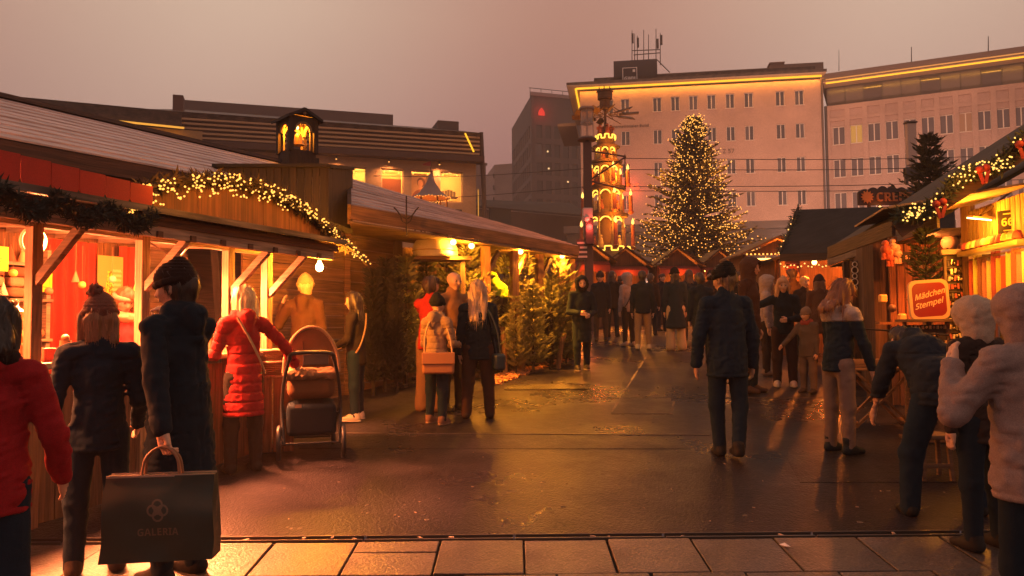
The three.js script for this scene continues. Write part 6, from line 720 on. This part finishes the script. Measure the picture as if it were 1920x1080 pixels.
  if (o.collar) wear('collar', meshSDF(Array.from({ length: 10 }, (_, i) => { const a0 = i / 10 * 6.283, a1 = (i + 1) / 10 * 6.283, q = (a) => neckB.clone().add(up2(V(Math.sin(a) * .085 * s, (.02 - .02 * Math.cos(a)) * s, Math.cos(a) * .075 * s))); return bone(q(a0), q(a1), .045 * s); }), .013, { k: .02, disp: (x, y, z) => .012 * n3(x * 30, y * 30, z * 30) }), fab(o.collar));
  // ---- hair
  if (o.hair) { const hr = [bone(hd(0, .044, -.026), hd(0, .055, .012), (o.beanie ? .086 : .097) * s, (o.beanie ? .08 : .088) * s), bone(hd(0, -.01, -.05), hd(0, -.07, -.045), .082 * s, .06 * s)], L = o.hairLen ?? 0; if (L) { for (const x of [-.055, -.02, .02, .055]) hr.push(bone(hd(x, -.03, -.05), hd(x * 1.25, -.08 - L, -.065 - (L > .15 ? .03 : 0)), .05 * s, .035 * s)); for (const k of [-1, 1]) hr.push(bone(hd(k * .078, .02, .01), hd(k * .095, -.08 - L * .75, .02), .028 * s, .02 * s)); } if (o.bun) hr.push(bone(hd(0, .09, -.09), hd(0, .1, -.1), .05 * s)); wear('hair', meshSDF(hr, near ? .01 : .016, { k: .03, disp: (x, y, z) => .016 * n3(x * 48 + seed, y * 6, z * 48) + .016 * n3(x * 10, y * 5, z * 10 + seed), subs: [bone(hd(0, -.005, .1), hd(0, -.09, .1), .062 * s, .07 * s)] }), hairM(o.hair)); }
  // ---- hats
  if (o.beanie) { wear('beanie', meshSDF([bone(hd(0, .055, -.028), hd(0, .052, .008), .1 * s, .096 * s), bone(hd(0, .1, -.03), hd(0, .125, -.045), .07 * s, .05 * s)], near ? .01 : .016, { k: .04, disp: (x, y, z) => .004 * Math.sin(y * 330) * (near ? 1 : 0) + .006 * n3(x * 12, y * 12, z * 12), subs: [bone(hd(0, -.12, .05), hd(0, -.1, .02), .13 * s)] }), fab(o.beanie)); wear('hat_cuff', meshSDF(Array.from({ length: 14 }, (_, i) => { const q = (a) => hd(Math.sin(a) * .094, .035 - .012 * Math.cos(a), -.01 + Math.cos(a) * .1); return bone(q(i / 14 * 6.283), q((i + 1) / 14 * 6.283), .021 * s); }), near ? .009 : .015, { k: .008 }), fab(o.cuff ?? o.beanie)); if (o.pompom) wear('pompom', meshSDF([bone(hd(o.pomX ?? 0, .165, -.05), hd(o.pomX ?? 0, .17, -.05), .048 * s)], .008, { disp: (x, y, z) => .02 * n3(x * 70, y * 70, z * 70) }), fab(o.pompom)); }
  if (o.cap) { wear('cap', meshSDF([bone(hd(0, .05, -.02), hd(0, .052, .012), .097 * s, .094 * s)], .01, { subs: [bone(hd(0, -.1, .0), hd(0, -.08, .0), .125 * s)] }), fab(o.cap)); wear('cap_peak', meshSDF([bone(hd(-.045, .04, .1), hd(.045, .04, .1), .022 * s), bone(hd(-.04, .034, .14), hd(.04, .034, .14), .016 * s)], .009, { k: .03 }), fab(o.cap)); }
  if (o.band) wear('headband', meshSDF(Array.from({ length: 14 }, (_, i) => { const q = (a) => hd(Math.sin(a) * .09, .045, -.008 + Math.cos(a) * .098); return bone(q(i / 14 * 6.283), q((i + 1) / 14 * 6.283), .024 * s, .024 * s); }), .009, { k: .008 }), fab(o.band));
  if (o.strap) { const q = (t) => { const a = lerp(-.2, Math.PI + .2, t); return V(Math.cos(a) * .16 * s * b, lerp(0, 1, t) * (neckB.y - hip.y) * .9 + hip.y - .02, 0); }; const c1 = []; for (let i = 0; i <= 10; i++) { const t = i / 10, y = lerp(hip.y + .02, sh[0].y + .06 * s, t), x = lerp(.17, -.1, t) * s * b * (o.strapSide ?? 1); c1.push(V(x, y, -(.137 * s * b) * Math.sqrt(Math.max(.1, 1 - Math.pow(x / (.19 * s * b), 2))) + (y - hip.y) * lean)); } wear('bag_strap', tube(c1, .011, 24, 6), fab(o.strap, .6)); }
  if (o.hair && near) { // loose strands lying on the hair
    const hmesh = g.children.find((c) => c.name === 'hair'), ps = hmesh.geometry.attributes.position, ns = hmesh.geometry.attributes.normal, pos = [], col = [], N = near > 1 ? 700 : 380, L0 = .05 + .35 * (o.hairLen ?? 0); for (let i = 0; i < N; i++) { const j = Math.floor(rnd() * ps.count), p = V(ps.getX(j), ps.getY(j), ps.getZ(j)), n = V(ns.getX(j), ns.getY(j), ns.getZ(j)), fwd = V(0, 0, -.25).applyMatrix4(hm), dn = V(rr(-.12, .12), -1, rr(-.12, .12)).add(fwd.setLength(p.y > hc.y + .07 * s ? .9 : .1)); let d = dn.addScaledVector(n, -dn.dot(n)).normalize(); p.addScaledVector(n, rr(.001, .006)); const L = L0 * rr(.5, 1.2) * s, w = n.clone().cross(d).normalize().multiplyScalar(rr(.0015, .0035)), kk = rr(.55, 1.6); let a = p; const out = rr(-.01, .05); for (let q = 0; q < 4; q++) { const b = a.clone().addScaledVector(d, L / 4).addScaledVector(n, out * L / 4 * (q - .5)); const w2 = w.clone().multiplyScalar(1 - (q + 1) / 5), w1 = w.clone().multiplyScalar(1 - q / 5); for (const v of [a.clone().sub(w1), a.clone().add(w1), b.clone().add(w2), a.clone().sub(w1), b.clone().add(w2), b.clone().sub(w2)]) { pos.push(v.x, v.y, v.z); col.push(kk, kk, kk); } a = b; d = d.clone().add(V(0, -.12, 0)).normalize(); } }
    const sg = new THREE.BufferGeometry(); sg.setAttribute('position', new THREE.Float32BufferAttribute(pos, 3)); sg.setAttribute('color', new THREE.Float32BufferAttribute(col, 3)); sg.computeVertexNormals(); const sm = hairMats['s' + o.hair.join()] ??= mat(o.hair, .5, { vertexColors: true, side: 2 }); const r = new THREE.Mesh(sg, sm); r.name = 'hair_strands'; r.castShadow = r.receiveShadow = true; hmesh.add(r); }
  g.updateMatrixWorld(true);
  return { g, hand: (i) => arms[i][2].clone().addScaledVector(arms[i][3], .08 * s).applyMatrix4(g.matrixWorld), hc: hc.clone().applyMatrix4(g.matrixWorld), s };
}
const NAVY = [.009, .028, .055], BLACK = [.008, .021, .038];
const away = Math.PI, q90 = Math.PI / 2;
// --- left foreground
person('person in bright red jacket with dark hair cut off by the picture edge', GX(-22, 3.45), { h: 1.70, turn: away + .25, near: 2, jacket: [.42, .014, .022], hem: .43, bulk: 1.12, hood: 'down', hair: [.012, .006, .005], hairLen: .05, bun: 1, collar: [.02, .012, .012], trousers: NAVY, la: [[.3, -1, .1], [.0, -.8, .5]], ra: [[.34, -1, .05], [.05, -1, .35]], pitch: .35 });
person('person in brown pompom beanie and navy jacket at the gift stall', GX(185, 4.65), { h: 1.66, turn: away + .5, near: 2, jacket: NAVY, hem: .44, beanie: [.26, .10, .07], pompom: [.24, .10, .07], pomX: .03, hair: [.22, .10, .045], hairLen: .06, trousers: NAVY, shoes: [.10, .06, .04], yaw: .2, la: [[.2, -1, .05], [.0, -.6, .6]], ra: [[.2, -1, -.1], [.1, -.9, .3]], pitch: .1 });
const bagMan = person('tall person in long black coat and dark beanie holding a shopping bag', GX(338, 4.55), { h: 1.86, turn: away + 1.2, near: 2, jacket: BLACK, hem: .27, bulk: 1.17, flareCoat: .5, hood: 'down', beanie: [.035, .016, .014], hair: [.03, .018, .014], trousers: BLACK, boots: .12, la: [[.1, -.75, .6], [-.25, .95, .15]], ra: [[.24, -1, -.32], [.14, -1, -.34]], grip: 1, pitch: .1, yaw: .35, cell: .014 });
{ // its carrier bag
  const hnd = bagMan.hand(1), g = thing('shopping_bag', 'large dark green carrier bag with flower emblem hanging from a hand', 'bag', V(hnd.x + .0, hnd.y - .01, hnd.z + .02), .12), W = .56, Hh = .44, D = .16, y0 = -.14 - Hh; const cv = document.createElement('canvas'); cv.width = 512; cv.height = 380; const q = cv.getContext('2d'); q.fillStyle = '#23281f'; q.fillRect(0, 0, 512, 380); q.strokeStyle = '#5c4a3a'; q.lineWidth = 9; for (let i = 0; i < 4; i++) { const a = i * Math.PI / 2; q.beginPath(); q.ellipse(256 + Math.cos(a) * 24, 150 + Math.sin(a) * 24, 22, 22, 0, 0, 7); q.stroke(); } q.beginPath(); q.arc(256, 150, 14, 0, 7); q.stroke(); q.fillStyle = '#5a4636'; q.font = 'bold 46px sans-serif'; q.textAlign = 'center'; q.fillText('GALERIA', 256, 262); const t = new THREE.CanvasTexture(cv); t.colorSpace = THREE.SRGBColorSpace;
  const bx = new THREE.BoxGeometry(W, Hh, D, 16, 12, 4), p = bx.attributes.position; for (let i = 0; i < p.count; i++) { const x = p.getX(i), y = p.getY(i), z = p.getZ(i), pinch = 1 - .55 * sstep(.0, .23, y); p.setXYZ(i, x * (1 - .03 * (y / Hh)) + .008 * n3(y * 9, z * 9, 2), y, z * pinch + .014 * n3(x * 7, y * 8, 3)); } bx.computeVertexNormals(); bx.userData.keepUV = true; M('bag_body', bx.translate(0, y0 + Hh / 2, 0), mat([1, 1, 1], .55, { map: t }), g); for (const z of [-.03, .03]) M('handle', tube([V(-.1, y0 + Hh - .02, z), V(-.075, -.04, z * .6), V(0, .01, z * .3), V(.075, -.04, z * .6), V(.1, y0 + Hh - .02, z)], .008, 24, 6), mat([.20, .09, .045], .6), g); M('top_hem', [B(W * .97, .012, .004, 0, y0 + Hh, .036), B(W * .97, .012, .004, 0, y0 + Hh, -.036)], mat([.30, .22, .17], .6), g);
}
{ const p = V(-3.4 + .364 * 1.5 - .85 * .931, .58, -5.45 - .931 * 1.5 - .85 * .364); person('vendor in red jacket and pale headband behind the gift stall counter', p, { h: 1.62, turn: 1.15, jacket: [.5, .02, .03], hem: .45, collar: [.72, .5, .3], band: [.74, .52, .36], hair: [.16, .07, .03], hairLen: .1, yaw: -.25, pitch: .35, la: [[.2, -1, .3], [-.1, -.2, 1]], ra: [[.2, -1, .3], [-.1, -.2, 1]] }); }
const pusher = person('person in long red puffer coat pushing the pram', GX(457, 6.9), { h: 1.68, turn: away + .7, near: 2, jacket: [.50, .022, .026], puff: 1.1, hem: .30, bulk: 1.04, flareCoat: .5, hood: 'down', hair: [.62, .46, .25], hairLen: .08, trousers: [.03, .022, .02], boots: .18, yaw: .4, strap: [.6, .42, .26], strapSide: -1, la: [[.75, -.75, -.05], [.55, -.75, .25]], ra: [[.15, -.9, .3], [-.1, -.1, 1]], grip: 1 });
person('person in brown jacket with pale cap raising a hand by the bulb', GX(570, 9.35), { h: 1.74, turn: away, jacket: [.13, .06, .028], hem: .43, bulk: 1.1, hood: 'down', hair: [.6, .42, .18], beanie: [.78, .55, .22], trousers: [.04, .03, .025], ra: [[.5, -.75, .25], [-.1, .95, .3]], yaw: .3 });
person('person in dark coat with white shoes standing by the boarded wall', GX(668, 9.2), { h: 1.55, turn: -1.1 + away + 2.5, jacket: [.028, .018, .016], hem: .42, hair: [.02, .012, .01], hairLen: .16, trousers: NAVY, shoes: [.72, .6, .5], sole: [.7, .6, .5], strap: [.45, .28, .16], ll: [[.1, -1, .05], [.02, -1, -.03]], rl: [[.1, -1, -.05], [.04, -1, -.05]], la: [[.2, -1, .1], [-.5, -.3, .8]], ra: [[.2, -1, .1], [-.5, -.3, .8]] });
person('person in red jacket with dark hair lifting a phone behind the beige jacket', GX(806, 9.75), { h: 1.72, turn: away - .5, jacket: [.50, .03, .02], hem: .45, hair: [.03, .016, .012], trousers: [.32, .16, .09], legW: 1.15, flare: 1, ra: [[.1, -.6, .7], [-.5, .7, .5]] });
person('short person in beige puffer jacket and black beanie with tan bag', GX(818, 8.95), { h: 1.50, turn: away - .45, near: 2, jacket: [.44, .27, .17], puff: .9, hem: .47, hood: 'down', beanie: [.012, .013, .016], trousers: NAVY, shoes: [.28, .13, .09], sole: [.4, .25, .18], rl: [[.06, -1, .12], [.02, -1, -.05]], ll: [[.06, -1, -.08], [.02, -1, -.06]], ra: [[.15, -.9, .15], [-.1, -.1, 1]], la: [[.15, -.9, .15], [-.2, -.1, 1]] });
{ const b = GX(822, 8.75), g = thing('shoulder_bag', 'tan leather shoulder bag worn by the person in beige puffer', 'bag', V(b.x, b.y + .72, b.z), .1); M('bag_body', RB(.36, .24, .13, .03, 0, 0, 0), mat([.34, .13, .05], .5, { bumpMap: T.cloth, bumpScale: .002 }), g); M('flap', RB(.37, .13, .02, .008, 0, .06, .07), mat([.38, .15, .06], .5), g); M('shoulder_strap', tube([V(-.16, .1, 0), V(-.14, .35, -.04), V(-.06, .52, -.12), V(.04, .52, -.14), V(.13, .3, -.06), V(.16, .1, 0)], .011, 26, 6), mat([.45, .25, .13], .6), g); }
person('bald person in tan open jacket facing the grey haired woman', GX(848, 9.75), { h: 1.79, turn: .75, jacket: [.36, .17, .075], hem: .44, skin: 'tan', trousers: [.035, .025, .022], bulk: 1.05, la: [[.2, -1, .1], [-.2, -.4, .8]], ra: [[.2, -1, .1], [0, -.6, .7]], brow: [.3, .18, .1] });
person('person with long grey hair in black jacket and brown trousers', GX(897, 9.25), { h: 1.67, turn: away + .1, near: 2, jacket: BLACK, hem: .42, bulk: 1.05, hair: [.42, .27, .17], hairLen: .27, trousers: [.085, .036, .026], legW: 1.12, shoes: [.05, .025, .02], ll: [[.08, -1, .03], [.04, -1, -.04]], rl: [[.1, -1, .0], [.06, -1, -.04]] });
{ const b = GX(938, 9.15), g = thing('handbag', 'small black handbag at the hip of the grey haired person', 'bag', V(b.x - .02, b.y + .68, b.z - .02), .3); M('bag_body', RB(.14, .2, .2, .04, 0, 0, 0), mat(BLACK, .5), g); M('strap', tube([V(0, .1, .08), V(-.04, .4, .06), V(-.12, .62, .0), V(-.05, .4, -.08), V(0, .1, -.08)], .008, 20, 6), mat(BLACK, .5), g); }
person('worker in neon yellow jacket stooping among the firs', GX(940, 13.6).add(V(0, .38, 0)), { h: 1.76, turn: -q90 - .35, jacket: [.50, .80, .03], hem: .50, lean: .55, bend: .35, trousers: [.03, .03, .04], hair: [.03, .02, .015], bulk: 1.12, la: [[.1, -.8, .6], [0, -.6, .8]], ra: [[.1, -.8, .6], [0, -.6, .8]] });
// --- middle
person('person in black coat and hood walking towards the camera by the firs', GX(1092, 13.4), { h: 1.66, turn: .1, jacket: BLACK, hem: .30, hood: 'up', bulk: 1.12, fur: [.02, .014, .012], trousers: BLACK, shoes: [.03, .025, .03], sole: [.5, .42, .36], boots: .1, ll: [[.02, -1, .14], [.0, -1, -.02]], rl: [[.02, -1, -.1], [0, -1, -.18]], la: [[.2, -1, .1], [-.5, -.1, .6]], ra: [[.2, -1, .1], [-.4, -.2, .6]] });
person('person in pale hooded jacket with dark bag strap beyond the lamp post', GX(1180, 17.6), { h: 1.70, turn: away + .6, near: 0, jacket: [.46, .36, .35], hem: .45, hood: 'up', trousers: [.03, .025, .025], strap: [.03, .02, .02], shoes: [.5, .4, .36] });
person('person in dark jacket and beige trousers walking away with white shoes', GX(1207, 16.7), { h: 1.74, turn: away - .1, near: 0, jacket: BLACK, hem: .45, hair: [.02, .014, .012], bulk: 1.12, trousers: [.42, .27, .15], shoes: [.7, .58, .42], ll: [[.06, -1, .1], [.02, -1, -.05]], rl: [[.06, -1, -.08], [.02, -1, -.14]] });
person('person in long dark coat and wide pale trousers walking away', GX(1269, 16.6), { h: 1.78, turn: away, near: 0, jacket: NAVY, hem: .26, flareCoat: .8, hair: [.02, .014, .012], hairLen: .1, beanie: [.012, .012, .014], bulk: 1.1, trousers: [.52, .40, .3], legW: 1.2, flare: 1, shoes: [.015, .013, .013] });
person('dark figure in black jacket left of the walking man in black', GX(1318, 14.2), { h: 1.7, turn: away, near: 0, jacket: BLACK, hem: .4, hair: [.03, .018, .012], trousers: BLACK, bulk: 1.1 });
person('man in black coat and flat cap striding away with hands low', GX(1364, 7.3), { h: 1.83, turn: away + .05, near: 2, jacket: NAVY, hem: .41, bulk: 1.16, beanie: [.010, .012, .015], cap: [.03, .02, .018], hair: [.1, .06, .04], yaw: .6, trousers: NAVY, rl: [[.0, -1, .10], [-.06, -1, .02]], ll: [[.02, -1, -.06], [-.16, -.95, -.30]], la: [[.22, -1, .02], [.02, -1, .12]], ra: [[.26, -1, -.05], [.06, -1, .18]], skin: 'tan' });
person('very tall person in brown hooded puffer behind the striding man', GX(1406, 10.9), { h: 1.93, turn: .9, jacket: [.07, .032, .022], puff: .8, hem: .42, hood: 'up', bulk: 1.1, hoodC: [.10, .05, .04], trousers: BLACK, skin: 'tan', shoes: [.06, .03, .02] });
person('person in pale pink hooded puffer coat turned towards the raised hand', GX(1438, 12.6), { h: 1.66, turn: 1.3, jacket: [.50, .38, .36], puff: 1, hem: .38, hood: 'up', trousers: [.04, .025, .022], shoes: [.3, .2, .16] });
person('person with fair hair in black top reaching out an arm', GX(1472, 11.45), { h: 1.64, turn: -.25, jacket: BLACK, hem: .47, hair: [.45, .24, .12], hairLen: .1, trousers: [.045, .02, .022], legW: 1.15, shoes: [.7, .55, .5], sole: [.7, .6, .55], la: [[.75, -.35, .3], [.7, .45, .3]], ra: [[.2, -1, .1], [-.7, -.1, .6]] });
person('child in grey jacket, red scarf and pale knitted hat', GX(1516, 10.85), { h: 1.20, turn: -1.0, jacket: [.13, .10, .085], hem: .42, bulk: 1.18, beanie: [.30, .20, .15], collar: [.40, .08, .06], trousers: [.17, .12, .10], legW: 1.1, shoes: [.05, .04, .04], la: [[.4, -.8, .5], [.2, -.6, .7]] });
person('person with light brown hair in black and white hooded jacket and jeans', GX(1572, 7.4), { h: 1.69, turn: q90 + .35, near: 2, jacket: NAVY, yoke: [.62, .50, .47], hood: 'down', hem: .46, hair: [.20, .075, .035], hairLen: .18, pitch: .5, lean: .1, trousers: [.30, .20, .17], shoes: BLACK, boots: .1, la: [[.15, -1, .25], [0, -.9, .35]], ra: [[.15, -1, .25], [0, -.9, .35]] });
// --- right foreground
person('person in black stooping low over the stool by the stamp stand', GX(1762, 5.55), { h: 1.72, turn: away - .05, near: 2, jacket: [.018, .03, .05], hem: .46, bulk: 1.25, lean: .75, bend: .45, hood: 'down', hair: [.03, .016, .014], trousers: NAVY, legW: 1.18, ll: [[.3, -1, .06], [.08, -1, -.06]], rl: [[.3, -1, .06], [.08, -1, -.06]], la: [[.2, -.9, .3], [0, -.8, .5]], ra: [[.2, -.9, .3], [0, -.8, .5]], boots: .1 });
person('person in white hood with hand at the face beside the grey coat', GX(1838, 4.9), { h: 1.60, turn: away + .3, near: 2, jacket: [.05, .03, .025], hood: 'up', hoodC: [.66, .48, .36], hem: .42, trousers: BLACK });
person('person in grey hooded coat at the picture edge with black bag strap', GX(1938, 3.5), { h: 1.72, turn: away + .12, near: 2, jacket: [.40, .285, .265], hem: .43, bulk: 1.3, hood: 'up', strap: [.012, .012, .016], strapSide: 1, trousers: BLACK, ra: [[.5, -.8, .3], [-.3, .8, .4]], la: [[.3, -1, 0], [0, -.8, .5]], strapSide: -1 });
// --- the crowd further off
[[1128, 19, 'dark jacketed person just right of the lamp post', 1.72, BLACK, [.02, .014, .012]], [1150, 20.5, 'person in black beside the pale hooded jacket, further off', 1.78, [.02, .016, .018], [.03, .02, .015]], [1222, 21, 'person in dark brown coat between the two walkers, further off', 1.7, [.05, .03, .022], [.05, .03, .02]], [1243, 23, 'person in black coat before the huts at the tree foot', 1.74, BLACK, [.02, .014, .012]], [1296, 19, 'person in dark blue jacket beside the long coat, further off', 1.76, NAVY, [.04, .025, .018]], [1336, 20, 'person with grey cap over the striding man, further off', 1.74, [.04, .03, .03], [.2, .14, .1]], [1388, 19, 'dark figure before the yellow eaved hut', 1.7, BLACK, [.02, .014, .01]], [1452, 18, 'dark haired person behind the pale pink puffer coat', 1.72, [.03, .02, .02], [.02, .012, .01]], [1492, 16.5, 'person in brown jacket with dark hair behind the outstretched arm', 1.76, [.06, .035, .025], [.02, .012, .01]], [1512, 15, 'fair haired youngster in dark jacket above the child', 1.6, [.04, .028, .026], [.55, .32, .14]], [1541, 14, 'person in brown coat lit by the hut lamps behind the child', 1.62, [.13, .06, .035], [.10, .05, .03]], [1165, 24, 'dark jacketed person in front of the hut below the pyramid', 1.72, [.03, .02, .02], [.03, .02, .015]], [1272, 25, 'figure in dark red jacket in front of the tree foot huts', 1.7, [.10, .02, .02], [.05, .03, .02]]].forEach(([px, d, lb, h, c, hr], i) => person(lb, GX(px, d), { h, turn: i % 3 ? away + rr(-.7, .7) : rr(-.6, .6), near: 0, jacket: c, hem: i % 2 ? .42 : .34, hair: hr, hairLen: i % 3 === 1 ? .12 : 0, bulk: 1.1, trousers: i % 4 ? BLACK : [.06, .045, .04], beanie: i % 5 === 0 ? [.05, .03, .03] : undefined, group: 'people in the far crowd' }));

{ // ---------------- pram
  const p = GX(584, 7.55), g = thing('pram', 'pram with tan canopy, fleece cover and black basket pushed from the near side', 'pram', p, .26), bk = mat([.012, .014, .018], .45), tan = fab([.22, .10, .045]), chrome = mat([.3, .22, .17], .3, { metalness: .8 });
  for (const [x, z, r] of [[-.29, .34, .165], [.29, .34, .165], [-.22, -.42, .11], [.22, -.42, .11]]) { const w = M('wheel', new THREE.TorusGeometry(r - .022, .022, 10, 30).rotateY(Math.PI / 2).translate(x, r, z), bk, g); M('rim', new THREE.TorusGeometry(r - .05, .008, 6, 26).rotateY(Math.PI / 2).translate(x, r, z), chrome, w); M('hub', C(.022, .022, .05, 0, 0, 0, 10).rotateZ(Math.PI / 2).translate(x, r, z), chrome, w); for (let k = 0; k < 6; k++) { const a = k * 1.047; M('spoke', rod(V(x, r, z), V(x, r + Math.cos(a) * (r - .05), z + Math.sin(a) * (r - .05)), .006, .005, 5), chrome, w); } }
  const fr = []; for (const s of [-1, 1]) fr.push(tube([V(s * .25, .16, .34), V(s * .27, .45, .22), V(s * .25, .72, .28), V(s * .2, .95, .38)], .016, 20, 8), tube([V(s * .22, .12, -.42), V(s * .25, .35, -.15), V(s * .27, .52, .2)], .015, 16, 8)); fr.push(rod(V(-.27, .155, .34), V(.27, .155, .34), .011), rod(V(-.22, .11, -.42), V(.22, .11, -.42), .011), rod(V(-.26, .42, .22), V(.26, .42, .22), .011)); M('frame', fr, bk, g);
  M('handle', tube([V(-.2, .94, .38), V(-.19, .98, .41), V(0, 1.0, .42), V(.19, .98, .41), V(.2, .94, .38)], .019, 24, 8), bk, g);
  M('carrycot', RB(.45, .23, .78, .09, 0, .665, -.12), tan, g); M('cot_rim', tube([V(-.22, .78, .2), V(-.1, .785, .27), V(.1, .785, .27), V(.22, .78, .2), V(.22, .78, -.4), V(.1, .78, -.5), V(-.1, .78, -.5), V(-.22, .78, -.4)], .02, 50, 7, true), tan, g);
  M('fleece_cover', meshSDF([bone(V(-.19, .795, .2), V(.19, .795, .2), .055, .055), bone(V(-.19, .785, .27), V(.19, .785, .27), .045, .045)], .011, { k: .05, disp: (x, y, z) => .014 * n3(x * 45, y * 45, z * 45) + .01 * n3(x * 12, y * 12, z * 12) }), fab([.34, .19, .1]), g);
  const ap = (rx, ry, n = 16) => Array.from({ length: n + 1 }, (_, i) => [Math.cos(Math.PI * i / n) * rx, Math.sin(Math.PI * i / n) * ry]); const hoodM = phys([.20, .092, .045], .85, { map: T.cloth, specularIntensity: .3 }); M('canopy', extr(ap(.245, .42), .4, .012).translate(0, .8, -.3), hoodM, g);
  for (const z of [-.28, -.1, .11]) M('canopy_rib', tube(ap(.26, .436).map(([x, y]) => V(x, .8 + y, z)), z > 0 ? .017 : .011, 30, 7), fab([.5, .31, .18]), g); M('canopy_window', RB(.24, .12, .012, .005, .04, .93, .118), mat([.014, .016, .02], .5), g); M('canopy_seam', tube([V(-.08, .82, .114), V(-.075, .98, .118), V(-.08, 1.1, .114)], .005, 12, 5), fab([.1, .05, .03]), g);
  M('basket', RB(.46, .3, .62, .05, 0, .36, -.02), fab(BLACK), g); M('reflector', B(.06, .03, .006, -.12, .5, .345), mat([.6, .3, .15], .3), g);
}

{ const p = GX(938, 13.6), g = thing('pallet_stack', 'low stack of wooden pallets under the worker in yellow', 'pallet', V(p.x, p.y, p.z), .3); for (let k = 0; k < 3; k++) { for (let i = 0; i < 5; i++) M('deck_board', B(.7, .022, .1, 0, .115 + k * .127, -.26 + i * .13), wood([.3, .17, .09]), g); for (const x of [-.3, 0, .3]) M('bearer', B(.09, .1, .62, x, .053 + k * .127, 0), wood([.25, .14, .07]), g); } }
renderer.render(scene, camera);
